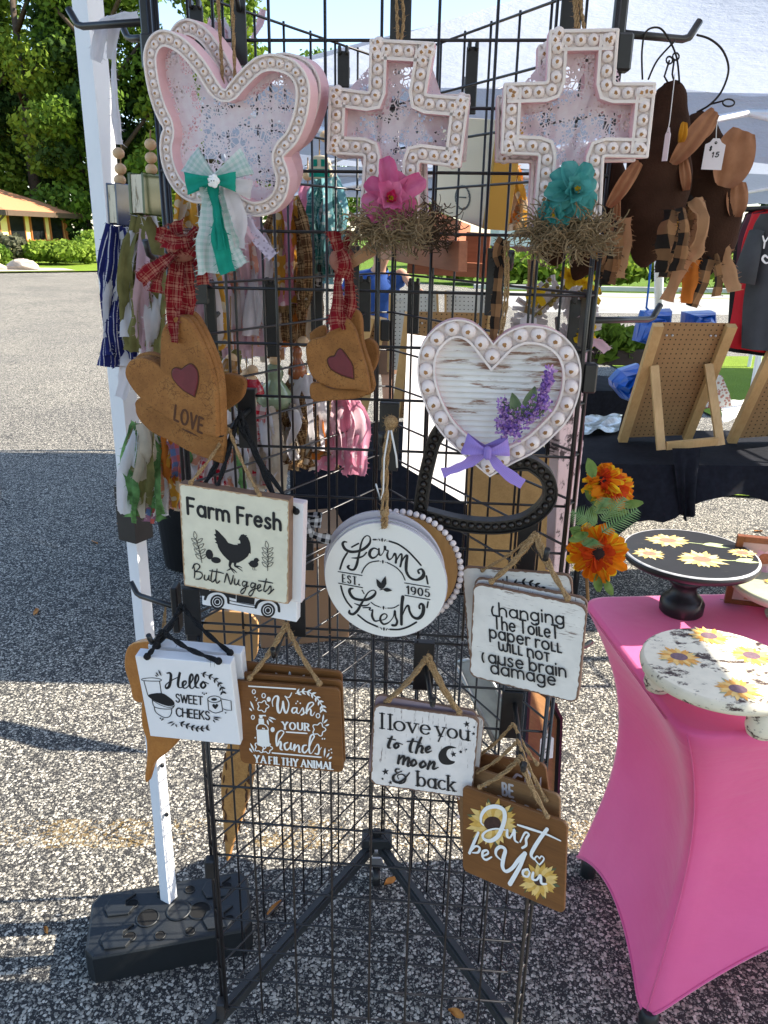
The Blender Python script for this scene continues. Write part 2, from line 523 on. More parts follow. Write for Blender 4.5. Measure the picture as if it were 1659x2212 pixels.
# ================================================================== SETTING
def asphalt():
    m, t = newmat('asphalt', .9, .25)
    v = t.coord()
    wob = t.n('TexNoise'); wob.inputs['Scale'].default_value = 60; t.l(v, wob.inputs['Vector'])
    vv = t.n('VectorMath'); vv.operation = 'MULTIPLY_ADD'
    t.l(wob.outputs['Color'], vv.inputs[0]); vv.inputs[1].default_value = (.012, .012, .012); t.l(v, vv.inputs[2])
    def stones(scale, thr, dmax):
        vo = t.n('TexVoronoi'); vo.inputs['Scale'].default_value = scale; vo.inputs['Randomness'].default_value = 1
        t.l(vv.outputs[0], vo.inputs['Vector'])
        sp = t.n('SeparateColor'); t.l(vo.outputs['Color'], sp.inputs[0])
        k = t.math('MULTIPLY', t.math('GREATER_THAN', sp.outputs[0], thr), t.math('LESS_THAN', vo.outputs['Distance'], dmax))
        return k, sp.outputs[1], vo.outputs['Distance']
    k1, c1, d1 = stones(118, .40, .52)
    k2, c2, d2 = stones(250, .5, .5)
    big = t.noise(v, .7, 4)
    mid = t.noise(v, 5, 4)
    tar = t.ramp(t.noise(v, 300, 3), [(.3, (.014, .014, .016)), (.7, (.06, .058, .055))])
    st1 = t.ramp(c1, [(0, (.16, .15, .125)), (.5, (.42, .39, .325)), (1, (.68, .63, .53))])
    st2 = t.ramp(c2, [(0, (.10, .097, .09)), (1, (.38, .36, .31))])
    c = t.mix(k2, tar, st2)
    # stones worn clear in patches
    wear = t.math('GREATER_THAN', t.math('ADD', t.noise(v, 22, 3), t.math('MULTIPLY', mid, .5)), .62)
    c = t.mix(t.math('MULTIPLY', k1, wear), c, st1)
    c = t.mix(.55, c, t.ramp(big, [(.3, (.62, .62, .64)), (.7, (1.0, .98, .94))]), 'MULTIPLY')
    pt = t.noise(v, .22, 3); c = t.mix(.6, c, t.ramp(pt, [(.42, (.80, .80, .82)), (.5, (1, 1, 1))]), 'MULTIPLY')
    # cracks
    cr = t.n('TexVoronoi'); cr.feature = 'DISTANCE_TO_EDGE'; cr.inputs['Scale'].default_value = .75
    w2 = t.n('TexNoise'); w2.inputs['Scale'].default_value = 3; w2.inputs['Detail'].default_value = 6; t.l(v, w2.inputs['Vector'])
    v3 = t.n('VectorMath'); v3.operation = 'MULTIPLY_ADD'; t.l(w2.outputs['Color'], v3.inputs[0]); v3.inputs[1].default_value = (.22, .22, .0); t.l(v, v3.inputs[2])
    t.l(v3.outputs[0], cr.inputs['Vector'])
    ck = t.math('MULTIPLY', t.math('LESS_THAN', cr.outputs['Distance'], .0020), t.math('GREATER_THAN', t.noise(v, 2.1, 4), .55))
    c = t.mix(ck, c, (.012, .012, .013))
    # rusty, faded yellow bay line
    sp = t.n('SeparateXYZ'); t.l(v, sp.inputs[0])
    dist = t.math('ABSOLUTE', t.math('SUBTRACT', sp.outputs[1], t.math('MULTIPLY_ADD', sp.outputs[0], .02, 1.93)))
    ln = t.math('MULTIPLY', t.math('LESS_THAN', t.math('ADD', dist, t.math('MULTIPLY', t.noise(v, 12, 3), .05)), .085), t.math('GREATER_THAN', t.math('ADD', t.math('MULTIPLY', t.noise(v, 90, 3), .5), t.math('MULTIPLY', t.noise(v, 2.2, 3), .5)), .52))
    c = t.mix(t.math('MULTIPLY', ln, .22), c, (.50, .31, .07))
    t.l(c, t.b.inputs['Base Color'])
    h = t.math('ADD', t.math('MULTIPLY', t.math('SUBTRACT', 1.0, d1), k1), t.noise(v, 260, 2))
    t.bump(h, .6, .004)
    return m
def flat(name, poly, z, m, kind='structure'):
    mb = MB(); mb.add([(x, y, z) for x, y in poly], [list(range(len(poly)))])
    return tag(mb.build(name, m), kind=kind)
def grassmat(name, a, b, c3):
    m, t = newmat(name, .9, .1)
    v = t.coord()
    c = t.ramp(t.noise(v, 1.5, 6, .7), [(.3, a), (.7, b)])
    c = t.mix(.5, c, t.ramp(t.noise(v, 45, 4, .7), [(.3, a), (.7, c3)]))
    t.l(c, t.b.inputs['Base Color']); t.bump(t.noise(v, 60, 4), .8, .04)
    return m
M_grass = grassmat('lawn_grass', (.10, .17, .012), (.20, .29, .03), (.30, .38, .06))
M_scrub = grassmat('rough_grass', (.05, .10, .012), (.13, .22, .03), (.2, .28, .05))
flat('ground', [(-400, -60), (400, -60), (400, 700), (-400, 700)], -.03, M_scrub)
M_asph = asphalt()
flat('parking_lot', [(-60, -30), (60, -30), (60, 19.0), (9, 19.0), (-2, 36), (-60, 36)], 0.0, M_asph)
m_road, t = newmat('road_concrete', .9, .2)
v = t.coord(); t.l(t.ramp(t.noise(v, 1.2, 6), [(.3, (.24, .235, .22)), (.7, (.38, .37, .345))]), t.b.inputs['Base Color'])
flat('road', [(3.2, 19.6), (70, 21), (70, 28), (3.2, 27)], .004, m_road)
m_yel = plain('road_paint', (.55, .36, .06), .8, .2, 4)
flat('road_marking', [(3.2, 24.9), (70, 26), (70, 26.25), (3.2, 25.1)], .008, m_yel)
m_kerb = plain('kerb_concrete', (.42, .41, .38), .85, .15, 3)
mb = MB(); mb.box((37, 28.2, .07), (68, .3, .14)); tag(mb.build('kerb', m_kerb), kind='structure')
# lawn strip on the left, with its gravelled bed
a = [(-60, 31.5), (-24, 31.0), (-16.5, 31.5), (-13.0, 34.0), (-10, 37.0), (-5, 41), (-4, 70), (-60, 70)]
flat('lawn', a, .06, M_grass)
m_grav = plain('gravel_bed', (.42, .36, .28), .95, .35, 9)
flat('gravel', [(-19.5, 32.0), (-16.2, 31.9), (-13.2, 34.3), (-14.4, 36), (-18.5, 36)], .075, m_grav)
# lawn patch beyond the tables on the right
flat('grass_verge', [(3.4, 8.0), (10, 8.0), (12, 13.0), (3.2, 12.2)], .02, M_grass)
flat('grass_strip', [(2.35, 5.35), (4.4, 5.1), (5.5, 5.6), (5.5, 6.5), (3.3, 6.6)], .02, M_grass)

# ---- foliage ------------------------------------------------------
def leafmat(name, lo, hi, tr=.35):
    m, t = newmat(name, .75, .2)
    v = t.coord()
    g = t.n('NewGeometry')
    c = t.ramp(t.noise(v, .9, 4), [(.3, lo), (.7, hi)])
    c = t.mix(.4, c, t.ramp(g.outputs['Random Per Island'], [(0, tuple(x * .6 for x in lo)), (1, tuple(min(1, x * 1.3) for x in hi))]))
    t.l(c, t.b.inputs['Base Color']); translucent(t, c, tr)
    return m
RNG = np.random.default_rng(11)
def leaves(name, lobes, n, size, mat, parent=None, flatk=.55, thin=.55):
    """lobes: (centre, (rx, ry, rz)); leaf-clump faces spread through the outer part of each lobe"""
    vol = np.array([l[1][0] * l[1][1] + l[1][0] * l[1][2] for l in lobes]); cnt = (n * vol / vol.sum()).astype(int) + 1
    C = []; N = []
    for (c, r), k in zip(lobes, cnt):
        d = RNG.normal(size=(k, 3)); d /= np.linalg.norm(d, axis=1)[:, None]
        rad = thin + (1 - thin) * RNG.random(k) ** .6 + RNG.normal(0, .05, k)
        C.append(np.array(c) + d * np.array(r) * rad[:, None]); N.append(d)
    C = np.concatenate(C); N = np.concatenate(N); k = len(C)
    N = N * flatk + RNG.normal(size=(k, 3)) * .6; N /= np.linalg.norm(N, axis=1)[:, None]
    T = np.cross(N, RNG.normal(size=(k, 3))); T /= np.linalg.norm(T, axis=1)[:, None]
    B = np.cross(N, T)
    s = size * (.5 + RNG.random(k))[:, None]
    V = np.stack([C + T * s, C + B * s * .55, C - T * s * .9, C - B * s * .6], 1).reshape(-1, 3)
    me = bpy.data.meshes.new(name)
    me.vertices.add(4 * k); me.vertices.foreach_set('co', V.ravel())
    me.loops.add(4 * k); me.loops.foreach_set('vertex_index', np.arange(4 * k, dtype=np.int32))
    me.polygons.add(k); me.polygons.foreach_set('loop_start', np.arange(0, 4 * k, 4, dtype=np.int32))
    me.polygons.foreach_set('loop_total', np.full(k, 4, dtype=np.int32))
    me.materials.append(mat); me.update(calc_edges=True)
    o = bpy.data.objects.new(name, me); COL.objects.link(o)
    if parent is not None: attach(o, parent)
    return o
M_bark = plain('bark', (.07, .05, .035), .95, .4, 6)
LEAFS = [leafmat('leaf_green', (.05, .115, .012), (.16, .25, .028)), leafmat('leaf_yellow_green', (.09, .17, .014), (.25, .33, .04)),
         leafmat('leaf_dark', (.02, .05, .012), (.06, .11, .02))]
def tree(x, y, h, r, label, lm, n=7000, low=.12, size=.22, group='trees beyond the parking lot', lean=0):
    t = root('deciduous_tree', label, 'tree', loc=(x, y, 0), group=group)
    mb = MB(); top = Vector((x + lean, y, h * .75))
    mb.tube([(x, y, -.1), (x + lean * .2, y, h * .25), top], [h * .022, h * .016, h * .004], 8)
    for k in range(7):
        a = k * 2.4; z = h * (.25 + .06 * k)
        mb.tube([(x + lean * .3, y, z), (x + math.cos(a) * r * .45, y + math.sin(a) * r * .45, z + h * .12), (x + math.cos(a) * r * .75, y + math.sin(a) * r * .75, z + h * .2)], [h * .008, h * .005, h * .002], 5)
    mb.build('trunk', M_bark, t)
    lobes = []
    for k in range(36):
        z = h * (low + (1 - low) * (k + .5) / 36)
        f = math.sin(math.pi * min(1, (.22 + .8 * (z / h - low) / (1 - low)))) ** .7
        a = rnd(0, 6.28); rr = r * f * rnd(.45, .85)
        q = r * rnd(.22, .42)
        lobes.append(((x + lean * z / h + math.cos(a) * rr, y + math.sin(a) * rr, z), (q, q, q * rnd(.6, .9))))
    leaves('crown', lobes, int(n * 2.4), size, lm, t, thin=.4)
    return t
tree(-33.5, 66, 26, 6.5, 'tall bushy green tree behind the orange-roofed house, at the left edge', LEAFS[0], 9000)
tree(-27, 64, 27, 6.8, 'largest bright green tree rising just left of the white tent pole', LEAFS[1], 10000)
tree(-19.5, 60, 25, 6.0, 'green tree rising directly behind the white tent pole', LEAFS[0], 9000)
tree(-12.5, 60, 19, 5.0, 'lower green tree whose top ends right of the white tent pole', LEAFS[1], 7000)
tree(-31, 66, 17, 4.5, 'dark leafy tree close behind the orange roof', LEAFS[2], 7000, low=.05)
tree(-23, 63, 17, 5.0, 'dark tree filling the gap between roof and tent pole', LEAFS[2], 8000, low=.02)
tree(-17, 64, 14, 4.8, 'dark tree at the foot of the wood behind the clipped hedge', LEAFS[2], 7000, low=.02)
tree(-6, 75, 15, 6, 'distant tree seen through the black grid under the butterfly', LEAFS[0], 5000)
tree(3, 80, 12, 6, 'distant tree seen between the butterfly and the first cross', LEAFS[1], 5000)
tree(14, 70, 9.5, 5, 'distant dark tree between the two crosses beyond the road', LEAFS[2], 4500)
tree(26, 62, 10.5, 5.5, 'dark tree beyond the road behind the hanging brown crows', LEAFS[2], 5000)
tree(36, 66, 19.5, 5.5, 'tree whose tip shows above the white canopy at the right edge', LEAFS[0], 6000)
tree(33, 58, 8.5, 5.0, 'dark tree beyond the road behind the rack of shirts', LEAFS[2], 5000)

# clipped hedges, shrubs and the flowering bush in front of the house
def bushlobes(x0, x1, y0, y1, h, n, q):
    return [((rnd(x0, x1), rnd(y0, y1), h * rnd(.45, .75)), (q * rnd(.8, 1.2), q * rnd(.8, 1.2), h * .38)) for _ in range(n)]
def shrub(name, label, cat, lobes, n, size, lm, group=None):
    o = leaves(name, lobes, n, size, lm); return tag(o, label, cat, group)
shrub('shrub', 'dark reddish-green rounded shrub under the house windows', 'shrub', bushlobes(-23.5, -17.6, 38, 39.5, 1.45, 20, .85), 6000, .14, leafmat('leaf_bronze', (.05, .055, .03), (.13, .13, .075)))
shrub('hedge', 'low clipped bright green hedge right of the dark shrub', 'hedge', bushlobes(-17.4, -14.9, 39, 41, 1.15, 18, .7), 6000, .12, LEAFS[1])
shrub('hedge', 'taller clipped hedge block behind the low bright hedge', 'hedge', bushlobes(-16.6, -14.4, 42.5, 44, 1.5, 12, .65), 5000, .12, LEAFS[1])
hy = root('hydrangea_bush', 'hydrangea bush with pale lime flower heads at the left edge of the lawn', 'bush', loc=(-18, 35.5, 0))
leaves('foliage', bushlobes(-20.6, -17.0, 35.4, 36.6, 1.0, 12, .55), 3500, .11, LEAFS[0], hy)
mb = MB()
for k in range(80):
    u = rnd(0, 1); mb.ball((-20.6 + 4.0 * u, rnd(34.7, 35.4), rnd(.3, 1.35 - .7 * u)), rnd(.10, .17), n=8, m=5)
mb.build('flower_head', plain('hydrangea_flower', (.46, .52, .20), .9, .3, 12), hy)
def rock(x, y, r, label):
    mb = MB(); mb.ball((0, 0, 0), 1, n=10, m=7)
    mb.v = [((a + rnd(-.16, .16)) * r * 1.5, (b + rnd(-.16, .16)) * r, max(-.2, c + rnd(-.14, .14)) * r * .8) for a, b, c in mb.v]
    mb.sm = [False] * len(mb.sm)
    tag(mb.build('boulder', plain('granite', (.40, .33, .27), .9, .3, 4), M=Matrix.Translation((x, y, r * .35))), label, 'boulder', 'boulders in the gravel bed')
rock(-15.4, 34.3, .45, 'larger pinkish boulder in the gravel bed by the hedge')
rock(-16.3, 33.7, .30, 'smaller brown boulder beside the hydrangea bush')

# roadside brush on the right
for k, (x, y, w, h, lb) in enumerate([(10.5, 30, 3.5, 1.5, 'bright green roadside brush seen between heart and second cross'), (17.5, 31, 3.6, 1.9, 'bright green roadside brush behind the brown crows'),
                                      (24, 31, 3.4, 2.0, 'green roadside brush left of the shirt rack'), (4.5, 31, 3, 1.3, 'low green roadside brush behind the wooden board')]):
    shrub('roadside_brush', lb, 'brush', bushlobes(x - w, x + w, y - .8, y + .8, h, 14, 1.0), 3500, .16, LEAFS[1], 'brush along the road')

# ---- house with orange roof ----------------------------------------
hs = root('house', 'low cream house with orange hip roof and tall dark windows at far left', 'house', loc=(-26, 50, 0))
m_wall = plain('cream_wall', (.80, .68, .28), .8, .06, 3)
m_trim = plain('rust_trim', (.34, .12, .03), .7, .1, 3)
m_gl = plain('dark_glass', (.012, .014, .015), .15, .2, 2, .6)
m_fascia = plain('brown_fascia', (.10, .065, .045), .6, .1, 3)
xr, yf = -22.7, 48.0
mb = MB(); mb.box(((xr - 12), yf + 5, 1.3), (24, 10, 2.6)); mb.build('wall', m_wall, hs)
for k in range(7):
    x = xr - .78 - k * .92
    f = MB().box((x, yf - .02, 1.75), (.62, .08, 1.5)).build('window', m_gl, hs)
    [MB().box((x + e_, yf - .05, 1.75), (.04, .1, 1.5)).build('window_trim', m_trim, f) for e_ in (-.33, .33)]
for k in range(3):
    y = yf + 8.3 - k * 3.0
    f = MB().box((xr + .02, y, 1.75), (.08, 2.0, 1.5)).build('window', m_gl, hs)
    [MB().box((xr + .05, y + e_, 1.75), (.1, .12, 1.5)).build('window_trim', m_trim, f) for e_ in (-1.05, 1.05)]
MB().box((xr + .06, yf + 9.85, 1.4), (.14, .3, 2.2)).build('corner_trim', m_trim, hs)
MB().box((xr + .08, yf + 5, .9), (.2, 10.1, .2)).build('sill_band', m_trim, hs)
mb = MB(); mb.box((xr - 12, yf - .1, .85), (24.3, .2, .22)); mb.box((xr + .06, yf - .06, 1.5), (.16, .2, 2.0)); mb.build('sill_band', m_trim, hs)
mb = MB(); e = 1.05
b0 = [(xr + e, yf - e, 2.65), (xr - 25, yf - e, 2.65), (xr - 25, yf + 11, 2.65), (xr + e, yf + 11, 2.65)]
tp = [(xr - 5.6, yf + 5, 5.0), (xr - 19, yf + 5, 5.0)]
mb.add(b0 + tp, [(0, 4, 5, 1), (0, 3, 4), (3, 2, 5, 4), (1, 5, 2), (0, 1, 2, 3)])
m_roof = plain('orange_shingle', (.47, .20, .09), .9, .12, 12)
mb.build('roof', m_roof, hs)
mb = MB(); mb.box((xr - 12, yf - e + .05, 2.52), (26.1, .16, .3)); mb.box((xr + e - .06, yf + 5, 2.52), (.16, 11.8, .3)); mb.tube([(xr + e - .2, yf - e + .2, 2.4), (xr + .1, yf - .15, 2.0), (xr + .1, yf - .15, .3)], .07, 6); mb.build('gutter', m_fascia, hs)
# far house across the road
h2 = root('house', 'far white house with brick base across the road, between heart and cross', 'house', loc=(11, 46, 0))
mb = MB(); mb.box((9.5, 47, 2.4), (7, 4, 2.4)); mb.build('wall', plain('white_siding', (.6, .6, .6), .8, .05, 3), h2)
mb = MB(); mb.box((9.5, 47, .6), (7.1, 4.1, 1.2)); mb.build('brick_base', plain('red_brick', (.16, .06, .05), .9, .2, 8), h2)
for x in (7.3, 9.6, 11.6):
    MB().box((x, 44.97, 2.5), (.9, .1, 1.4)).build('window', m_gl, h2)
mb = MB(); mb.add([(5.6, 44.5, 3.6), (13.4, 44.5, 3.6), (13.4, 49.5, 3.6), (5.6, 49.5, 3.6), (5.6, 47, 5.2), (13.4, 47, 5.2)], [(0, 1, 5, 4), (2, 3, 4, 5), (0, 4, 3), (1, 2, 5), (0, 3, 2, 1)]); mb.build('roof', plain('grey_shingle', (.10, .10, .11), .9, .1, 5), h2)

# ---- tents ---------------------------------------------------------
def tentcloth(name, tr, col=(.42, .46, .54)):
    m, t = newmat(name, .7, .2)
    v = t.coord()
    c = t.ramp(t.noise(v, 3, 5), [(.3, tuple(x * .94 for x in col)), (.7, col)])
    t.l(c, t.b.inputs['Base Color'])
    w = t.noise(t.coord('Object', (1, 1, 3)), 7, 6, .7)
    t.bump(w, .6, .03)
    translucent(t, c, tr)
    return m
M_tent = tentcloth('white_canopy_cloth', .42)
M_tube = plain('white_powder_coat', (.74, .74, .76), .42, .04, 6)
def canopy(label, x0, x1, y0, y1, ze, zp, legs, name='canopy_tent', val=.22, pk=None):
    t = root(name, label, 'tent', loc=((x0 + x1) / 2, (y0 + y1) / 2, 0))
    cx, cy = pk or ((x0 + x1) / 2, (y0 + y1) / 2)
    mb = MB(); n = 14
    cs = [(x0, y0), (x1, y0), (x1, y1), (x0, y1)]
    for k in range(4):
        a = Vector((*cs[k], ze)); b = Vector((*cs[(k + 1) % 4], ze)); p = Vector((cx, cy, zp))
        def fn(u, v, a=a, b=b, p=p):
            e = a.lerp(b, u); q = e.lerp(p, v)
            q.z -= .10 * math.sin(math.pi * v) * (.4 + math.sin(math.pi * u)) + .012 * math.sin(u * 40 + v * 9) * (1 - v); return q
        mb.grid(fn, n, 10)
        mb.grid(lambda u, v, a=a, b=b: a.lerp(b, u) + Vector((0, 0, -val * v + .015 * math.sin(u * 30) * v)), n, 2)
    mb.build('canopy_cover', M_tent, t)
    mb = MB()
    for k in range(4):
        a = Vector((*cs[k], ze - .06)); b = Vector((*cs[(k + 1) % 4], ze - .06)); m_ = (a + b) / 2
        for (p, q) in ((a, m_), (m_, b)):
            mb.tube([p, q + Vector((0, 0, -.35 if q is m_ else 0))], .012, 4); 
            mb.tube([p + Vector((0, 0, -.35 if p is not m_ else 0)), q + Vector((0, 0, -.35 if q is not m_ else 0))], .012, 4)
        mb.tube([a, (cx, cy, zp - .35)], .012, 4)
    mb.build('roof_truss', M_tube, t)
    for (x, y) in legs:
        MB().box((x, y, ze / 2), (.04, .04, ze), bev=.004).build('leg', M_tube, t)
    return t
canopy('white peaked canopy tent standing behind the black grid display', -.65, 3.1, 2.98, 6.4, 2.22, 3.16, [(-.62, 6.45), (3.05, 6.45), (3.05, 3.2)], pk=(1.35, 4.8))
# second canopy further right, its edge seen behind the shirts
canopy('second white canopy tent further away, low at the right edge behind the shirts', 5.2, 8.4, 8.2, 11.4, 2.2, 3.3, [(5.25, 8.25), (8.35, 8.25), (5.25, 11.35), (8.35, 11.35)])

# the seller's own tent: its far left leg stands in the picture, the roof is overhead
own = root('canopy_tent', 'white square tent pole standing in a black foot weight, left of the grid', 'tent', loc=(-.58, 1.61, 0))
LB = G(368, 1975, .03); LT = P(189, 2, 1.62)
mb = MB()
def legbox(a, b, w, d):
    ax = (b - a).normalized(); u = Vector((math.cos(-.5), math.sin(-.5), 0)); u = (u - ax * u.dot(ax)).normalized(); v_ = ax.cross(u)
    mb.loft([[p + u * sx * w / 2 + v_ * sy * d / 2 for sx, sy in ((-1, -1), (1, -1), (1, 1), (-1, 1))] for p in (a, b)])
    mb.add([p + u * sx * w / 2 + v_ * sy * d / 2 for p in (a, b) for sx, sy in ((-1, -1), (1, -1), (1, 1), (-1, 1))], [(0, 1, 2, 3), (4, 5, 6, 7)])
J = LB.lerp(LT, .54)
legbox(LB, J, .030, .030); mb.build('lower_leg', M_tube, own)
mb = MB(); legbox(J - (LT - LB) * .01, LB.lerp(LT, 1.12), .038, .038); mb.build('upper_leg', M_tube, own)
mb = MB(); legbox(J - (LT - LB) * .03, J + (LT - LB) * .03, .052, .052); mb.build('leg_clamp', plain('black_plastic', (.015, .016, .018), .45, .2, 30), own)
mb = MB()
for f in (.16, .23, .30): 
    p = LB.lerp(LT, f); MB().ball(p + Vector((.018, -.014, 0)), .006, n=8, m=5).build('pin_hole', M_black_metal, own)
mb = MB()
for (a, b, c_) in (((-.62, -1.6), (2.3, -1.6), 0), ((2.3, -1.6), (2.3, 1.66), 0), ((2.3, 1.66), (-.62, 1.66), 0), ((-.62, 1.66), (-.62, -1.6), 0)):
    A = Vector((*a, 2.33)); B = Vector((*b, 2.33)); p = Vector((.8, .0, 3.3))
    mb.grid(lambda u, v, A=A, B=B, p=p: A.lerp(B, u).lerp(p, v), 8, 8)
mb.build('canopy_cover', M_tent, own)
# foot weight
M_rubber = plain('black_foot_weight_plastic', (.009, .011, .013), .5, .25, 8, .5, bump=.2)
fw = root('foot_weight', 'black plastic foot weight plate with round holes around the tent pole', 'weight', loc=G(360, 1990))
c0 = G(172, 2010, .085); c1 = G(505, 1905, .085); c2 = G(545, 1985, .085); c3 = G(195, 2078, .085)
# measured corners of the top face: left-front, left-back, right-back, right-front
lf = G(180, 2072, .085); lb = G(188, 1962, .085); rb = G(530, 1900, .085); rf = G(546, 2005, .085)
def q4(u, v): return lf.lerp(rf, u).lerp(lb.lerp(rb, u), v)
oc = [(.05, 0), (.95, 0), (1, .14), (1, .86), (.95, 1), (.05, 1), (0, .86), (0, .14)]
mb = MB()
ex = (rf - lf).normalized(); ey = (lb - lf); ey = (ey - ex * ey.dot(ex)).normalized()
Mw = Matrix(((ex.x, ey.x, 0, lf.x), (ex.y, ey.y, 0, lf.y), (0, 0, 1, 0), (0, 0, 0, 1)))
Wl = (rf - lf).length; Wd = max(.2, (lb - lf).dot(ey))
poly = [(u * Wl, v * Wd) for u, v in oc]
mb.prism(poly, .0, .085, M=Mw, bev=.008)
mb.build('weight_body', M_rubber, fw)
m_hole = plain('hole_black', (.003, .003, .003), .9, .1)
mb = MB(); mr = MB()
for (u, v, r) in ((.36, .45, .026), (.68, .42, .026), (.44, .82, .012), (.44, .14, .012), (.62, .8, .012), (.62, .12, .012), (.12, .2, .012), (.12, .72, .012), (.26, .2, .014), (.26, .72, .014), (.86, .2, .012), (.86, .75, .012)):
    Mh = Mw @ Matrix.Translation((u * Wl, v * Wd, .0855))
    f_ = MB().lathe([(r, 0), (r * .98, .0008)], Mh, 20).build('hole', m_hole, fw)
    MB().lathe([(r, 0), (r * 1.15, .0), (r * 1.12, .0025), (r, .0025)], Mh, 20, caps=False).build('hole_rim', M_rubber, f_)
mb = MB()
for (u, v) in ((.19, .22), (.19, .72), (.8, .24), (.8, .74)):
    MB().prism([(-.03, -.03), (.02, -.034), (.035, -.012), (.012, -.006), (.012, .012), (.036, .03), (.01, .034), (-.03, .026), (-.042, 0)], 0, .006, M=Mw @ Matrix.Translation((u * Wl, v * Wd, .0855)), bev=.002).build('link_boss', M_rubber, fw)
mb = MB(); mb.lathe([(.034, 0), (.030, .004), (.028, .004), (.026, .0005)], Mw @ Matrix.Translation((.55 * Wl, .48 * Wd, .0852)), 24); mb.build('pole_socket', M_rubber, fw)
# ================================================================== THE BLACK GRID TOWER
PANEL = Frame(plane_frame(Vector((0, 1.19, 1.5)), R(4.3)))
def FP(x, y, z=0.0):                     # photo pixel -> point this far in front of the front panel
    return PANEL.M @ PANEL.loc(x, y, z)
A2 = Vector((-.352, 1.2165, 0)); B2 = Vector((.322, 1.1655, 0)); C2 = Vector((-.004, 1.765, 0))
M_wire = plain('black_wire', (.010, .009, .011), .35, .3, 80, .5)
tower = root('display_grid', 'black wire grid display tower, three-sided, standing on angled base bars with casters', 'display rack', loc=(0, 1.4, 0))
def side_panel(name, U, V, z0, nz, dz, xs=None, posts=True, bow=1):
    mb = MB()
    e = (V - U); L = e.length; e.normalize()
    nrm = Vector((-e.y, e.x, 0))                      # towards the inside of the triangle (A->B)
    inn = ((A2 + B2 + C2) / 3 - (U + V) / 2).normalized()
    c = .034
    for k in range(nz + 1):
        z = Vector((0, 0, z0 + k * dz))
        a = U + e * c; b = V - e * c
        ua = U + e * c * .45 + inn * c * .75; vb = V - e * c * .45 + inn * c * .75
        mb.tube([ua + z, a + z, b + z, vb + z], .0023, 5)
    n = round((L - 2 * c) / .0762)
    pos = xs or [c + .001 + (L - 2 * c) * i / n for i in range(n + 1)]
    for x in pos:
        p = U + e * x - inn * .0035
        mb.tube([p + Vector((0, 0, z0 - .006)), p + Vector((0, 0, z0 + nz * dz + .006))], .0023, 5)
    for q in ((U + e * c * .45 + inn * c * .75), (V - e * c * .45 + inn * c * .75)):
        mb.tube([q + Vector((0, 0, z0 - .006)), q + Vector((0, 0, z0 + nz * dz + .006))], .0034, 6)
    return mb.build(name, M_wire, tower)
side_panel('lower_front_panel', A2, B2, .18, 11, .0826)
side_panel('lower_side_panel', B2, C2, .18, 11, .0826)
side_panel('lower_side_panel', C2, A2, .18, 11, .0826)
side_panel('upper_front_panel', A2, B2, 1.104, 12, .0808)
side_panel('upper_side_panel', B2, C2, 1.104, 12, .0808)
side_panel('upper_side_panel', C2, A2, 1.104, 12, .0808)
for U in (A2, B2, C2):
    inn = ((A2 + B2 + C2) / 3 - U).normalized()
    for z in (.16, .55, 1.095, 1.55, 1.98):
        MB().box(U + inn * .020 + Vector((0, 0, z)), (.022, .022, .045 if z != 1.095 else .06), bev=.003).build('corner_clip', M_black_metal, tower)
M_bar = plain('base_bar', (.022, .024, .025), .42, .25, 25, .5)
for U in (A2, B2):
    mb = MB(); d = (U - C2).normalized(); s = d.cross(Vector((0, 0, 1)))
    mb.loft([[C2 + d * t + s * a * .012 + Vector((0, 0, .125 + b * .011)) for a, b in ((-1, -1), (1, -1), (1, 1), (-1, 1))] for t in (.03, .70)])
    mb.loft([[C2 + d * t + s * a * .006 + Vector((0, 0, .138 + b * .003)) for a, b in ((-1, -1), (1, -1), (1, 1), (-1, 1))] for t in (.05, .70)])
    mb.build('base_bar', M_bar, tower)
MB().box(C2 + Vector((0, -.02, .15)), (.085, .05, .035), bev=.004).build('apex_bracket', M_bar, tower)
M_zinc = plain('zinc', (.55, .55, .56), .3, .1, 40, .5, .9)
for U in (A2, B2, C2):
    ct = MB()
    ct.box(U + Vector((0, -.03, .095)), (.03, .034, .03), bev=.003)
    for sx in (-1, 1): ct.box(U + Vector((sx * .016, -.03, .065)), (.003, .03, .05))
    f = ct.build('caster', M_zinc, tower)
    w = MB(); w.lathe([(.006, -.011), (.031, -.011), (.034, -.006), (.034, .006), (.031, .011), (.006, .011)], Matrix.Translation(U + Vector((0, -.03, .036))) @ Matrix.Rotation(R(90), 4, 'Y'), 20)
    w.build('wheel', M_black_metal, f)

# ---- hooks that stand out from the grid ---------------------------
def hook(px, py, hpx, start, tip, label, L=.12, wpx=36, up=.022, plate=True, off=.006, group='peg hooks on the front grid'):
    c = FP(px, py, off); k = pxsize(px, py, c.y)
    t = root('peg_hook', label, 'hook', loc=c, group=group)
    if plate:
        M = plane_frame(c, R(4.3))
        mb = MB(); mb.box((0, 0, 0), (wpx * k, hpx * k, .004), M, bev=.001)
        mb.box((0, hpx * k / 2 - .004, -.007), (wpx * k, .008, .012), M)
        mb.box((0, -hpx * k / 2 + .004, -.007), (wpx * k * .8, .006, .012), M)
        mb.build('back_plate', M_black_metal, t)
    a = FP(*start, off); b = FP(*tip, L)
    d = (b - a).normalized()
    mb = MB(); mb.tube([a, a.lerp(b, .5), b - d * .012, b + Vector((0, 0, .004)), b + d * .008 + Vector((0, 0, up))], .0042, 8)
    mb.build('prong', M_black_metal, t)
    return t
def wide(px, y0, y1, label, w=36):
    return hook(px, (y0 + y1) / 2, y1 - y0, (px, (y0 + y1) / 2 + 6), (px - 6, (y0 + y1) / 2 - 14), label, L=.10, wpx=w)
hook(515, 50, 160, (515, 20), (505, -30), 'black hook plate at the top, behind the butterfly twine', L=.10, wpx=34)
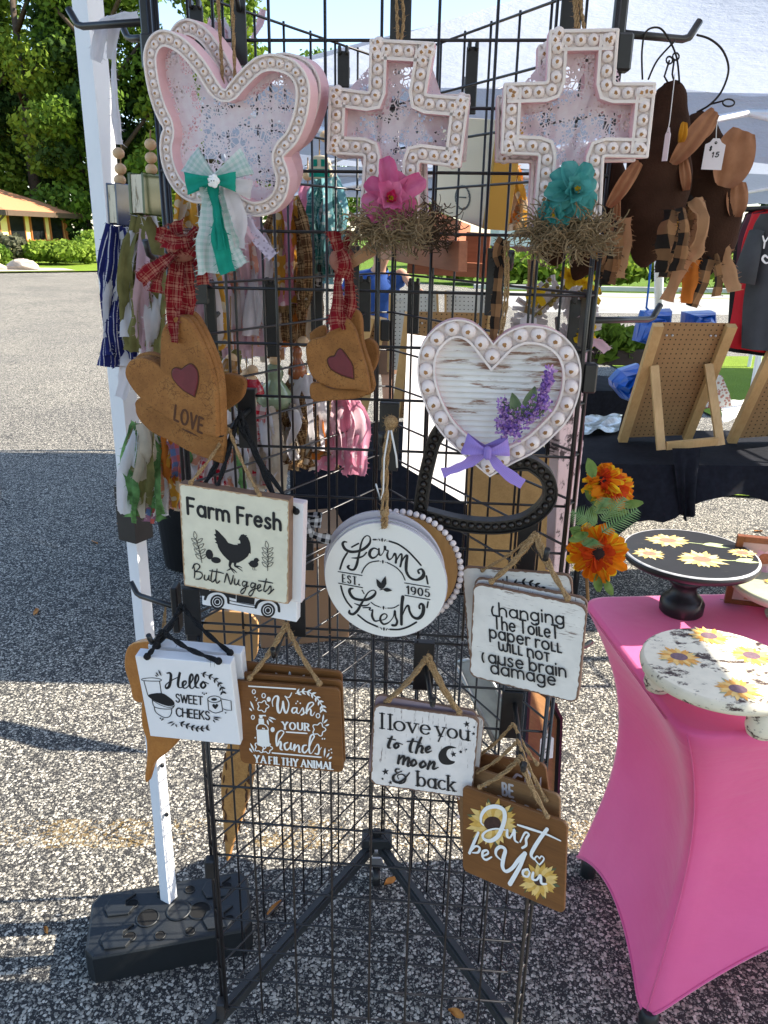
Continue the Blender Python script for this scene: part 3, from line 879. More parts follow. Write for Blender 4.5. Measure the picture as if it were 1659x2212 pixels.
hook(866, 20, 140, (862, -10), (858, -60), 'black hook plate at the top, behind the twine of the first cross', L=.10, wpx=46)
hook(1236, 5, 120, (1238, -20), (1240, -60), 'black hook plate at the top, behind the twine of the second cross', L=.10, wpx=46)
hook(430, 600, 110, (385, 562), (322, 556), 'black hook carrying the red rag of the LOVE heart', L=.10, wpx=34, off=.006)
hook(760, 600, 130, (752, 568), (720, 570), 'black hook carrying the red rag of the second heart bunch', L=.10, wpx=32)
hook(1068, 610, 140, (1092, 575), (1102, 580), 'black hook carrying the check ribbon of the bead heart', L=.10, wpx=36)
hook(534, 905, 130, (538, 885), (476, 945), 'black hook with twine and black cord above the Farm Fresh board', L=.13, wpx=40)
hook(840, 945, 150, (838, 930), (824, 965), 'black hook holding the round Farm Fresh sign', L=.12, wpx=42)
hook(1138, 1180, 120, (1150, 1165), (1178, 1213), 'black hook holding the toilet paper roll sign', L=.13, wpx=42)
hook(415, 1322, 112, (398, 1310), (328, 1393), 'black hook holding the Hello sweet cheeks board', L=.13, wpx=38)
hook(642, 1322, 120, (618, 1350), (592, 1422), 'black hook holding the brown Wash your hands sign', L=.11, wpx=36)
hook(915, 1440, 116, (920, 1440), (934, 1528), 'black hook holding the moon and back sign', L=.11, wpx=44)
hook(1104, 1545, 116, (1112, 1520), (1130, 1668), 'black hook holding the stack of brown sunflower signs', L=.19, wpx=44)
# hooks that stick out sideways from the two back faces
def sidehook(a, b, label, r=.0052, up=.024, plate=None):
    t = root('peg_hook', label, 'hook', loc=a, group='peg hooks standing out at the sides')
    d = (b - a).normalized()
    mb = MB(); mb.tube([a, a.lerp(b, .6), b - d * .012, b + Vector((0, 0, .003)), b + d * .016 + Vector((0, 0, up))], r, 8); mb.build('prong', M_black_metal, t)
    MB().box(a, (.012, .03, .09), bev=.002).build('back_plate', M_black_metal, t)
    return t
sidehook(P(318, 47, 1.26), P(168, 58, 1.33), 'long black hook at top left carrying the white ribbon')
sidehook(P(322, 82, 1.36), P(275, 84, 1.40), 'short black hook just under the top left hook')
sidehook(P(382, 1312, 1.26), P(296, 1285, 1.33), 'black hook at lower left beside the white pole')
sidehook(P(1335, 72, 1.20), P(1488, 86, 1.26), 'long black hook at top right carrying the brown crows')
sidehook(P(1265, 692, 1.22), P(1410, 690, 1.32), 'long empty black hook at right, above the pegboard easel')
sidehook(P(1235, 1405, 1.20), P(1272, 1392, 1.30), 'black hook tip behind the toilet paper roll sign', up=.004)
def backhook(px, py, h, Y, label, w=26):
    c = P(px, py, Y); k = pxsize(px, py, Y)
    t = root('peg_hook', label, 'hook', loc=c, group='peg hooks on the back faces')
    MB().box(c, (w * k, .006, h * k), bev=.0015).build('back_plate', M_black_metal, t)
    mb = MB(); mb.box(c + Vector((-w * k * .3, -.006, h * k / 2)), (w * k * .28, .02, .014), bev=.002); mb.box(c + Vector((w * k * .3, -.006, h * k / 2)), (w * k * .28, .02, .014), bev=.002); mb.build('plate_tab', M_black_metal, t)
    mb = MB(); mb.tube([c, c + Vector((0, .14, .01)), c + Vector((0, .155, .03))], .005, 6); mb.build('prong', M_black_metal, t)
backhook(426, 75, 110, 1.42, 'grey hook plate on the back face, high left of the butterfly twine', 30)
backhook(742, 150, 70, 1.60, 'hook plate on the back face left of the first cross')
backhook(1018, 175, 130, 1.60, 'hook plate on the back face right of the first cross')
backhook(684, 652, 140, 1.66, 'hook plate on the back face left of the small rag heart')
backhook(788, 660, 110, 1.70, 'hook plate on the back face beside the blue shirted person')
backhook(893, 665, 110, 1.70, 'hook plate on the back face in front of the white pegboard')
backhook(455, 690, 150, 1.42, 'hook plate on the back face right of the LOVE heart rag')
backhook(588, 690, 160, 1.55, 'hook plate on the back face among the plaid rag tails')
backhook(1240, 745, 190, 1.36, 'tall hook plate by the right corner post beside the white wreath', 34)
backhook(665, 1195, 80, 1.60, 'hook plate on the back face behind the Farm Fresh signs')

# ================================================================== BEADED FRAMES
M_dist = worn('distressed_white', (.77, .68, .65), (.34, .20, .11), .30, 26, (1, 1, 1), .6)
M_side = plain('pink_bounce_side', (.78, .50, .53), .65, .05, 10)  # white frame side walls, with pink bounced light put into their colour
M_bead = plain('bead_white', (.78, .68, .66), .5, .05, 30)
M_rawspot = plain('raw_wood_spot', (.34, .17, .065), .8, .35, 120)
def lacemat():
    m, t = newmat('white_lace', .9, .1)
    v = t.coord('Object')
    big = t.noise(v, 42, 3, .55)
    vo = t.n('TexVoronoi'); vo.feature = 'DISTANCE_TO_EDGE'; vo.inputs['Scale'].default_value = 230; t.l(v, vo.inputs['Vector'])
    v2 = t.n('TexVoronoi'); v2.feature = 'DISTANCE_TO_EDGE'; v2.inputs['Scale'].default_value = 95; t.l(v, v2.inputs['Vector'])
    net = t.math('LESS_THAN', vo.outputs['Distance'], t.math('MULTIPLY_ADD', big, 1.3, -.47))
    thick = t.math('LESS_THAN', v2.outputs['Distance'], .06)
    f = t.math('MAXIMUM', t.math('MAXIMUM', net, thick), t.math('GREATER_THAN', big, .57))
    c = t.ramp(t.noise(v, 120, 3), [(.3, (.82, .72, .75)), (.7, (.88, .83, .84))])
    t.l(c, t.b.inputs['Base Color'])
    tr = t.n('BsdfTranslucent'); t.l(c, tr.inputs[0])
    mx = t.n('MixShader'); mx.inputs[0].default_value = .55; t.l(t.b.outputs[0], mx.inputs[1]); t.l(tr.outputs[0], mx.inputs[2])
    tp = t.n('BsdfTransparent'); m2 = t.n('MixShader'); t.l(f, m2.inputs[0]); t.l(tp.outputs[0], m2.inputs[1]); t.l(mx.outputs[0], m2.inputs[2])
    t.l(m2.outputs[0], t.out.inputs[0])
    return m
M_lace = lacemat()
def twinemat(name, a, b, s=500):
    m, t = newmat(name, .95, .1)
    v = t.coord('Object', (1, 1, 1))
    c = t.ramp(t.noise(v, s, 3), [(.3, a), (.7, b)])
    t.l(c, t.b.inputs['Base Color']); t.bump(t.noise(v, s, 2), .6, .002)
    return m
M_jute = twinemat('jute_twine', (.19, .11, .05), (.44, .29, .15))
M_blackcord = twinemat('black_cord', (.008, .008, .009), (.03, .03, .032))
M_string = plain('white_string', (.72, .70, .68), .9, .05, 50)
def twine(mb, pts, r=.0028, n=10, fuzz=14, mat=0):
    """two twisted strands and stray fibres"""
    pts = spline([tuple(p) for p in pts], n)
    for ph in (0, math.pi):
        q = []
        for i, p in enumerate(pts):
            a = i * .9 + ph
            d = Vector(pts[min(i + 1, len(pts) - 1)]) - Vector(pts[max(i - 1, 0)])
            u = d.cross(Vector((.3, -1, .2))); u = u.normalized() if u.length > 1e-9 else Vector((1, 0, 0))
            w = d.cross(u); w = w.normalized() if w.length > 1e-9 else Vector((0, -1, 0))
            q.append(Vector(p) + (u * math.cos(a) + w * math.sin(a)) * r * .55)
        mb.tube(q, r * .72, 5, mat)
    for _ in range(fuzz):
        p = Vector(random.choice(pts)); d = Vector((rnd(-1, 1), rnd(-1, .2), rnd(-1, 1))) * r * 2.2
        mb.tube([p, p + d, p + d * 1.5 + Vector((rnd(-1, 1), 0, rnd(-1, 1))) * r], [.00035, .0003, .0001], 3, mat, caps=False)
    return mb
def beaded(name, label, cat, fr, outline, wpx, T, bead, group=None, mats=None, sharp=False, backing=None, rim=.14, step=.004, spot=True, beadlift=.0, lace=True):
    """frame standing in the plane of fr (front at z = 0): two raised rims, a channel between them, a row of beads in it"""
    t = root(name, label, cat, fr.M, group)
    o = [fr.l2(*p) for p in outline]
    k = pxsize(*outline[0], (fr.o).y)
    w = wpx * k
    if not sharp: o = resample(spline(o, 6, True), step)
    sm = 0 if sharp else 2
    L = [o] + [offset_loop(o, w * f, sm if i else 0) for i, f in enumerate((rim, rim + .04, 1 - rim - .04, 1 - rim, 1.0))]
    ff, side, ins = mats or (M_dist, M_side, M_side)
    z3 = lambda l, z: [(x, y, z) for x, y in l]
    b = .0012
    i0 = offset_loop(o, b)
    loops = [z3(o, -T), z3(o, -b), z3(i0, 0), z3(L[1], 0), z3(L[2], -.005), z3(L[3], -.005), z3(L[4], 0), z3(L[5], 0), z3(L[5], -T), z3(o, -T)]
    mb = MB()
    for a_, b_ in zip(loops[:-1], loops[1:]):
        q = 0
        if a_[0][2] == -T and b_[0][2] == -b: q = 1
        if b_[0][2] == -T: q = 2
        mb.loft([a_, b_], mat=q, smooth=False)
    mb.build('frame', [ff, side, ins], t, M=fr.M)
    mid = offset_loop(o, w * .5, sm)
    mid = resample(mid, bead * 2.04)
    mb = MB()
    for (x, y) in mid:
        a = Matrix.Translation((x, y, -.0045)) @ Matrix.Rotation(rnd(-.16, .10) + .10, 4, 'X') @ Matrix.Rotation(rnd(-.12, .12), 4, 'Y')
        mb.ball((0, 0, 0), bead, M=fr.M.inverted() @ fr.M @ a, n=14, m=8, capmat=1 if spot else None, sq=(1, 1, .9))
        if spot:                          # ragged edge of the bare spot
            for v_ in range(len(mb.v) - (14 * 7 + 2), len(mb.v) - (14 * 7 + 2) + 14):
                p = Vector(mb.v[v_]); c_ = Vector((a @ Vector((0, 0, bead * .9)))); p = c_ + (p - c_) * rnd(.55, 1.0); mb.v[v_] = tuple(p)
    mb.build('bead_border', [mats[3] if mats and len(mats) > 3 else M_bead, mats[4] if mats and len(mats) > 4 else M_rawspot], t, M=fr.M)
    if backing is not None:
        inn = offset_loop(o, w * .9, sm)
        MB().add([(x, y, -T * .72) for x, y in inn], [list(range(len(inn)))]).build('lace_panel' if lace else 'back_board', backing, t, M=fr.M)
    t['w'] = w
    return t
BF_O = [(480, 190), (443, 133), (403, 87), (370, 67), (347, 63), (328, 72), (315, 90), (308, 117), (310, 150), (317, 190), (328, 230), (342, 263), (351, 277), (346, 290), (343, 317), (347, 350), (358, 383), (377, 413), (400, 432), (425, 440), (450, 436), (470, 428), (482, 424), (492, 432), (503, 448), (521, 460), (543, 468), (562, 468), (584, 462), (603, 448), (616, 430), (623, 408), (625, 383), (618, 356), (612, 341), (620, 331), (640, 310), (656, 277), (666, 240), (670, 203), (666, 173), (653, 147), (633, 128), (606, 118), (580, 115), (553, 122), (533, 137), (513, 157), (493, 180)]
FB = Frame(plane_frame(P(485, 275, 1.075), .22, .10, 0))
bfly = beaded('butterfly_frame', 'white beaded butterfly frame with lace wings and teal rag bow, hanging in front', 'wall hanging', FB, BF_O, 32, .032, .0054, 'beaded lace frames', backing=M_lace)
FB2 = plane_frame(P(485, 275, 1.135) + Vector((.018, 0, .012)), .27, .10, -.10)
copy_thing(bfly, FB2, 'second white beaded butterfly frame tilted behind the front butterfly', 'beaded lace frames', ('lace_panel',))
C1 = [(798, 82), (940, 90), (921, 202), (1015, 210), (995, 363), (906, 352), (901, 512), (773, 500), (785, 338), (705, 333), (710, 185), (795, 197)]
def roundcorners(poly, r=4, n=2):
    out = []
    m = len(poly)
    for i in range(m):
        p0, p, p1 = Vector(poly[i - 1]), Vector(poly[i]), Vector(poly[(i + 1) % m])
        a = p + (p0 - p).normalized() * r; b = p + (p1 - p).normalized() * r
        for k in range(n + 1):
            u = k / n; q = a * (1 - u) ** 2 + p * 2 * u * (1 - u) + b * u * u; out.append((q.x, q.y))
    return out
FC1 = Frame(plane_frame(P(858, 285, 1.085), .12, .06, 0))
cr1 = beaded('cross_frame', 'white beaded cross frame with lace centre and pink silk flower', 'wall hanging', FC1, roundcorners(C1), 39, .03, .0070, 'beaded lace frames', sharp=True, backing=M_lace, rim=.16)
copy_thing(cr1, plane_frame(P(858, 285, 1.14) + Vector((.008, 0, .0)), .10, .06, .07), 'second white beaded cross frame half hidden behind the pink flower cross', 'beaded lace frames', ('lace_panel',))
C2_ = [(1187, 63), (1339, 60), (1330, 177), (1419, 177), (1401, 342), (1306, 340), (1297, 512), (1150, 508), (1163, 337), (1081, 333), (1088, 178), (1181, 175)]
FC2 = Frame(plane_frame(P(1245, 250, 1.055), .10, .06, 0))
cr2 = beaded('cross_frame', 'white beaded cross frame with lace centre and teal silk flower', 'wall hanging', FC2, roundcorners(C2_), 41, .034, .0074, 'beaded lace frames', sharp=True, backing=M_lace, rim=.16)
copy_thing(cr2, plane_frame(P(1245, 250, 1.115) + Vector((-.012, 0, -.01)), .08, .06, .03), 'second white beaded cross frame half hidden behind the teal flower cross', 'beaded lace frames', ('lace_panel',))
for (fr, x, pts, own_) in ((FB, 0, [[(482, 195), (478, 120), (470, -20)], [(508, 190), (505, 90), (500, -20)]], bfly), (FC1, 0, [[(860, 88), (858, 40), (856, -20)], [(866, 90), (872, 40), (868, -20)]], cr1), (FC2, 0, [[(1245, 62), (1242, 20), (1238, -20)], [(1262, 62), (1256, 20), (1252, -20)], [(1250, 64), (1247, 20), (1244, -20)]], cr2)):
    mb = MB()
    for q in pts: twine(mb, [P(a, b, fr.o.y + .01 + .02 * i) for i, (a, b) in enumerate(q)], .0020)
    mb.build('hanging_twine', M_jute, own_)
# heart with large beads
HT = [(1066, 742), (1046, 717), (1020, 697), (986, 690), (953, 700), (923, 727), (906, 760), (901, 800), (906, 840), (923, 887), (950, 933), (986, 970), (1026, 1005), (1058, 1031), (1106, 1003), (1156, 977), (1199, 940), (1233, 900), (1252, 850), (1256, 800), (1246, 760), (1223, 730), (1189, 710), (1149, 703), (1119, 707), (1086, 723)]
FH = Frame(plane_frame(P(1080, 850, 1.06), .08, .02, 0))
def heart_loop(pts, fr, cusp=(0, 13), n=6):
    a, b = cusp
    l1 = spline([fr.l2(*p) for p in pts[a:b + 1]], n); l2 = spline([fr.l2(*p) for p in pts[b:] + pts[:1]], n)
    return l1[:-1] + l2[:-1]
M_shiplap = worn('white_shiplap', (.74, .72, .69), (.26, .15, .10), .43, 9, (1, 9, 1), .7)
def beaded_heart(name, label, fr, pts, wpx, T, bead, mats=None, backing=None, spot=True, group=None, cusp=(0, 13), sm=1):
    t = root(name, label, 'wall hanging', fr.M, group)
    o = heart_loop(pts, fr, cusp)
    w = wpx * pxsize(*pts[0], fr.o.y)
    # inner loop: the same heart shrunk about points on its axis, so the notch stays clean
    def inset(d):
        q = offset_loop(o, d)
        return q
    ff, side, beadm, spotm = mats or (M_dist, M_side, M_bead, M_rawspot)
    z3 = lambda l, z: [(x, y, z) for x, y in l]
    L = [inset(w * f) for f in (.09, .10, .86, .87, 1.0)]
    loops = [z3(o, -T), z3(o, 0), z3(L[0], 0), z3(L[1], -.008), z3(L[2], -.008), z3(L[3], -.001), z3(L[4], -.001), z3(L[4], -T), z3(o, -T)]
    mb = MB()
    for i, (a_, b_) in enumerate(zip(loops[:-1], loops[1:])): mb.loft([a_, b_], mat=1 if i in (0, 6, 7) else 0)
    mb.build('frame', [ff, side], t, M=fr.M)
    mid = resample(inset(w * .48), bead * 2.2)
    mb = MB()
    for (x, y) in mid:
        a = Matrix.Translation((x, y, -.007)) @ Matrix.Rotation(.14 + rnd(-.12, .12), 4, 'X') @ Matrix.Rotation(-.1 + rnd(-.1, .1), 4, 'Y')
        mb.ball((0, 0, 0), bead, M=a, n=18, m=9, capmat=1 if spot else None, sq=(1, 1, 1))
        if spot:
            nv = 18 * 8 + 2
            for v_ in range(len(mb.v) - nv, len(mb.v) - nv + 18):
                p = Vector(mb.v[v_]); c_ = a @ Vector((0, 0, bead)); mb.v[v_] = tuple(c_ + (p - c_) * rnd(.6, 1.0))
    mb.build('bead_border', [beadm, spotm], t, M=fr.M)
    if backing is not None:
        inn = inset(w * .95)
        y0 = min(p[1] for p in inn); y1 = max(p[1] for p in inn)
        mb = MB(); mb.add([(x, y, -T * .6) for x, y in inn], [list(range(len(inn)))])
        # ridged boards: thin battens clipped to the opening
        ny = 22
        for k in range(ny):
            y = y0 + (y1 - y0) * (k + .5) / ny
            xs = sorted([p[0] + (q[0] - p[0]) * (y - p[1]) / (q[1] - p[1]) for p, q in zip(inn, inn[1:] + inn[:1]) if (p[1] - y) * (q[1] - y) < 0])
            h = (y1 - y0) / ny * .36
            for a_, b_ in zip(xs[::2], xs[1::2]):
                mb.add([(a_, y - h, -T * .6), (b_, y - h, -T * .6), (a_, y, -T * .6 + .0022), (b_, y, -T * .6 + .0022), (a_, y + h, -T * .6), (b_, y + h, -T * .6)], [(0, 1, 3, 2), (2, 3, 5, 4)])
        mb.build('back_board', backing, t, M=fr.M)
    return t
bheart = beaded_heart('heart_frame', 'white heart frame with large wooden beads, lavender sprig and purple bow', FH, HT, 40, .022, .0108, backing=M_shiplap)
BH = [(1040, 968), (1012, 915), (978, 897), (950, 912), (924, 948), (911, 995), (900, 1047), (893, 1099), (895, 1124), (929, 1134), (981, 1147), (1033, 1154), (1085, 1154), (1137, 1144), (1176, 1120), (1200, 1089), (1205, 1058), (1195, 1026), (1176, 1006), (1148, 990), (1110, 990), (1070, 995)]
FK = Frame(plane_frame(P(1040, 1040, 1.12), .12, .02, 0))
M_dkwood = plain('dark_painted_wood', (.018, .014, .012), .42, .35, 60, .5)
M_dkbead = plain('dark_bead', (.022, .016, .013), .4, .4, 90, .5)
bk = beaded_heart('heart_frame', 'dark brown open heart frame with small beads hanging tilted under the white heart', FK, BH, 31, .022, .0056, mats=(M_dkwood, M_dkwood, M_dkbead, M_dkbead), spot=False, cusp=(0, 8))
# ================================================================== LETTERING
def arc(cx, cy, rx, ry, a0, a1, n=14):
    return [(cx + rx * math.cos(R(a0 + (a1 - a0) * k / n)), cy + ry * math.sin(R(a0 + (a1 - a0) * k / n))) for k in range(n + 1)]
X = .62                                   # x-height of the drawn alphabet
GL = {
 'A': (.72, [[(0, 0), (.36, 1), (.72, 0)], [(.13, .35), (.59, .35)]]),
 'B': (.52, [[(0, 0), (0, 1)], spline([(0, 1), (.3, 1), (.45, .87), (.45, .68), (.3, .53), (0, .53)], 4), spline([(0, .53), (.35, .53), (.52, .38), (.52, .16), (.35, 0), (0, 0)], 4)]),
 'C': (.62, [arc(.38, .5, .38, .5, 45, 315)]),
 'E': (.48, [[(.46, 1), (0, 1), (0, 0), (.48, 0)], [(0, .52), (.4, .52)]]),
 'F': (.48, [[(0, 0), (0, 1), (.48, 1)], [(0, .52), (.4, .52)]]),
 'H': (.62, [[(0, 0), (0, 1)], [(.62, 0), (.62, 1)], [(0, .52), (.62, .52)]]),
 'I': (.04, [[(.02, 0), (.02, 1)]]),
 'K': (.58, [[(0, 0), (0, 1)], [(.54, 1), (0, .42)], [(.18, .62), (.58, 0)]]),
 'L': (.46, [[(0, 1), (0, 0), (.46, 0)]]),
 'M': (.8, [[(0, 0), (.04, 1), (.4, .2), (.76, 1), (.8, 0)]]),
 'N': (.64, [[(0, 0), (0, 1), (.64, 0), (.64, 1)]]),
 'O': (.76, [arc(.38, .5, .38, .5, 90, 450, 22)]),
 'R': (.56, [[(0, 0), (0, 1)], spline([(0, 1), (.34, 1), (.5, .86), (.5, .66), (.34, .5), (0, .5)], 4), [(.26, .5), (.56, 0)]]),
 'S': (.5, [spline([(.47, .84), (.34, .98), (.16, .98), (.03, .82), (.1, .62), (.26, .52), (.44, .40), (.49, .2), (.36, .02), (.15, .02), (.01, .17)], 4)]),
 'T': (.6, [[(0, 1), (.6, 1)], [(.3, 1), (.3, 0)]]),
 'U': (.62, [[(0, 1), (0, .34)] + arc(.31, .31, .31, .31, 180, 360, 10) + [(.62, 1)]]),
 'V': (.66, [[(0, 1), (.33, 0), (.66, 1)]]), 'W': (.96, [[(0, 1), (.24, 0), (.48, .9), (.72, 0), (.96, 1)]]),
 'Y': (.66, [[(0, 1), (.33, .48), (.66, 1)], [(.33, .48), (.33, 0)]]),
 '0': (.56, [arc(.28, .5, .28, .5, 90, 450, 20)]), '1': (.24, [[(0, .82), (.2, 1), (.2, 0)]]),
 '9': (.52, [arc(.26, .68, .26, .32, 0, 360, 18), spline([(.52, .68), (.48, .3), (.33, .05), (.1, .02)], 4)]),
 '5': (.5, [[(.46, 1), (.1, 1), (.05, .56)] + spline([(.05, .56), (.25, .64), (.46, .52), (.49, .28), (.36, .04), (.14, 0), (0, .14)], 4)]),
 '7': (.5, [[(0, 1), (.5, 1), (.18, 0)]]), '.': (.1, [[(.05, .0), (.05, .06)]]),
 '$': (.5, [spline([(.47, .78), (.28, .9), (.05, .75), (.25, .5), (.48, .3), (.25, .08), (.02, .2)], 4), [(.2, 1.02), (.2, -.05)], [(.32, 1.02), (.32, -.05)]]),
 'a': (.56, [arc(.28, .31, .28, .31, 0, 360, 20), [(.56, X), (.56, 0)]]),
 'b': (.56, [[(0, 1), (0, 0)], arc(.28, .31, .28, .31, 180, 540, 20)]),
 'c': (.5, [arc(.3, .31, .3, .31, 50, 310)]), 'd': (.56, [arc(.28, .31, .28, .31, 0, 360, 20), [(.56, 1), (.56, 0)]]),
 'e': (.58, [[(.02, .33), (.58, .33)] + arc(.3, .31, .28, .31, 5, 320, 18)]),
 'g': (.56, [arc(.28, .31, .28, .31, 0, 360, 20), [(.56, X), (.56, -.08)] + arc(.28, -.08, .28, .24, 0, -150, 10)]),
 'h': (.52, [[(0, 1), (0, 0)], [(0, .3)] + arc(.26, .34, .26, .28, 180, 0, 10) + [(.52, 0)]]),
 'i': (.04, [[(.02, X), (.02, 0)], [(.02, .84), (.02, .9)]]), 'l': (.04, [[(.02, 1), (.02, 0)]]),
 'k': (.48, [[(0, 1), (0, 0)], [(.44, X), (0, .22)], [(.14, .36), (.48, 0)]]),
 'm': (.9, [[(0, X), (0, 0)], [(0, .3)] + arc(.225, .38, .225, .24, 180, 0, 9) + [(.45, 0)], [(.45, .3)] + arc(.675, .38, .225, .24, 180, 0, 9) + [(.9, 0)]]),
 'n': (.52, [[(0, X), (0, 0)], [(0, .3)] + arc(.26, .34, .26, .28, 180, 0, 10) + [(.52, 0)]]),
 'o': (.62, [arc(.31, .31, .31, .31, 90, 450, 22)]),
 'p': (.56, [[(0, X), (0, -.32)], arc(.28, .31, .28, .31, 180, 540, 20)]),
 'r': (.32, [[(0, X), (0, 0)], [(0, .3)] + arc(.24, .34, .24, .28, 180, 60, 8)]),
 's': (.42, [spline([(.39, .54), (.26, .62), (.1, .58), (.06, .44), (.2, .33), (.36, .24), (.38, .09), (.25, 0), (.08, .01), (0, .1)], 4)]),
 't': (.36, [[(.18, .9), (.18, 0)], [(0, X), (.36, X)]]),
 'u': (.52, [[(0, X), (0, .28)] + arc(.26, .28, .26, .28, 180, 360, 10) + [(.52, X)], [(.52, X), (.52, 0)]]),
 'v': (.5, [[(0, X), (.25, 0), (.5, X)]]),
 'w': (.8, [[(0, X), (0, .25)] + arc(.2, .22, .2, .22, 180, 360, 8) + [(.4, X * .8)], [(.4, .25)] + arc(.6, .22, .2, .22, 180, 360, 8) + [(.8, X)]]),
 'y': (.52, [[(0, X), (.27, .02)], [(.54, X), (.12, -.36)]]),
 'Q': (.3, [arc(.3, .31, .3, .46, 130, 230)]),          # open bracket-like c
 '§': (.4, [[(0, X), (.4, X)], [(.2, X), (.2, 0)]]),     # small-cap T
 '£': (.3, [[(0, X * 1.05), (0, 0), (.3, 0)]]),          # small-cap L
}
class Art:
    """ink on the plane of a frame, drawn in the pixels of a crop of the photo (origin x0, y0, k photo px per unit)"""
    def __init__(s, fr, x0=0, y0=0, k=1 / .54, lift=.0004):
        s.fr = fr; s.t = (x0, y0, k); s.mb = MB(); s.n = 0; s.lift = lift
    def p(s, x, y):
        return s.fr.l2((s.t[0] + s.t[2] * x) * .54, (s.t[1] + s.t[2] * y) * .54)
    def z(s):
        s.n += 1; return s.lift + .00003 * s.n
    def scale(s, x, y):
        a = s.p(x, y); b = s.p(x + 10, y); c = s.p(x, y + 10)
        return (math.dist(a, b) + math.dist(a, c)) / 20
    def ribbon(s, q, ws, mat=0, closed=False):
        z = s.z(); m = len(q); vs = []
        for i in range(m):
            a = q[i - 1] if (i or closed) else q[0]; b = q[(i + 1) % m] if (i < m - 1 or closed) else q[-1]
            d = Vector((b[0] - a[0], b[1] - a[1]))
            if d.length < 1e-9: d = Vector((1, 0))
            d.normalize(); nx, ny = -d.y, d.x
            h = ws[i] / 2; zz = z + .000015 * i / m
            vs += [(q[i][0] + nx * h, q[i][1] + ny * h, zz), (q[i][0] - nx * h, q[i][1] - ny * h, zz)]
        fs = [(2 * i, 2 * i + 1, (2 * i + 3) % (2 * m), (2 * i + 2) % (2 * m)) for i in range(m if closed else m - 1)]
        s.mb.add(vs, fs, mat)
        if not closed:
            for i, w in ((0, ws[0]), (m - 1, ws[-1])):
                s.mb.add([(q[i][0] + w / 2 * math.cos(a * .785), q[i][1] + w / 2 * math.sin(a * .785), z - .00001) for a in range(8)], [list(range(8))], mat)
    def S(s, pts, w=10, n=6, mat=0, closed=False, smooth=True):
        pts = [(p[0], p[1], p[2] if len(p) > 2 else w) for p in pts]
        if smooth and len(pts) > 2: pts = spline(pts, n, closed)
        k = s.scale(pts[0][0], pts[0][1])
        s.ribbon([s.p(x, y) for x, y, _ in pts], [max(.5, v) * k for _, _, v in pts], mat, closed)
        return s
    def L(s, x0, y0, x1, y1, w=10, mat=0): return s.S([(x0, y0), (x1, y1)], w, smooth=False, mat=mat)
    def F(s, pts, mat=0, smooth=0):
        if smooth: pts = spline(pts, smooth, True)
        z = s.z(); s.mb.add([(*s.p(x, y), z) for x, y in pts], [list(range(len(pts)))], mat); return s
    def ell(s, cx, cy, rx, ry, mat=0, rot=0, n=20):
        c, d = math.cos(R(rot)), math.sin(R(rot))
        return s.F([(cx + rx * math.cos(a) * c - ry * math.sin(a) * d, cy + rx * math.cos(a) * d + ry * math.sin(a) * c) for a in [2 * math.pi * k / n for k in range(n)]], mat)
    def ring(s, cx, cy, rx, ry, w, mat=0, rot=0, n=18):
        c, d = math.cos(R(rot)), math.sin(R(rot))
        return s.S([(cx + rx * math.cos(a) * c - ry * math.sin(a) * d, cy + rx * math.cos(a) * d + ry * math.sin(a) * c) for a in [2 * math.pi * k / n for k in range(n)]], w, closed=True, smooth=False, mat=mat)
    def leaf(s, x0, y0, x1, y1, wid, fill=True, w=5, mat=0):
        dx, dy = x1 - x0, y1 - y0; L = math.hypot(dx, dy); nx, ny = -dy / L, dx / L
        sh = [(0, 0), (.2, .35), (.45, .5), (.75, .3), (1, 0), (.75, -.3), (.45, -.5), (.2, -.35)]
        pts = [(x0 + dx * u + nx * wid * v, y0 + dy * u + ny * wid * v) for u, v in sh]
        return s.F(pts, mat) if fill else s.S(pts, w, closed=True, n=3, mat=mat)
    def star(s, cx, cy, r, mat=0, rot=-8):
        return s.F([(cx + (r if k % 2 == 0 else r * .42) * math.sin(R(36 * k + rot)), cy - (r if k % 2 == 0 else r * .42) * math.cos(R(36 * k + rot))) for k in range(10)], mat)
    def wreath(s, pts, n, ln, wid, mat=0, w=6):
        q = spline(pts, 12); s.S(pts, w, mat=mat)
        for i in range(n):
            a = q[int((i + .4) / n * (len(q) - 1))]; b = q[min(len(q) - 1, int((i + .4) / n * (len(q) - 1)) + 2)]
            t = math.atan2(b[1] - a[1], b[0] - a[0])
            for sg in (-1, 1):
                an = t + sg * .75
                s.leaf(a[0], a[1], a[0] + ln * math.cos(an), a[1] + ln * math.sin(an), wid, mat=mat)
        return s
    def heart(s, cx, cy, r, mat=0, fill=True, w=8):
        pts = [(cx, cy - r * .35), (cx + r * .45, cy - r * .9), (cx + r, cy - r * .45), (cx + r * .75, cy + r * .2), (cx, cy + r), (cx - r * .75, cy + r * .2), (cx - r, cy - r * .45), (cx - r * .45, cy - r * .9)]
        q = spline(pts[:5], 4)[:-1] + spline(pts[4:] + pts[:1], 4)[:-1]
        return s.F(q, mat) if fill else s.S(q, w, closed=True, smooth=False, mat=mat)
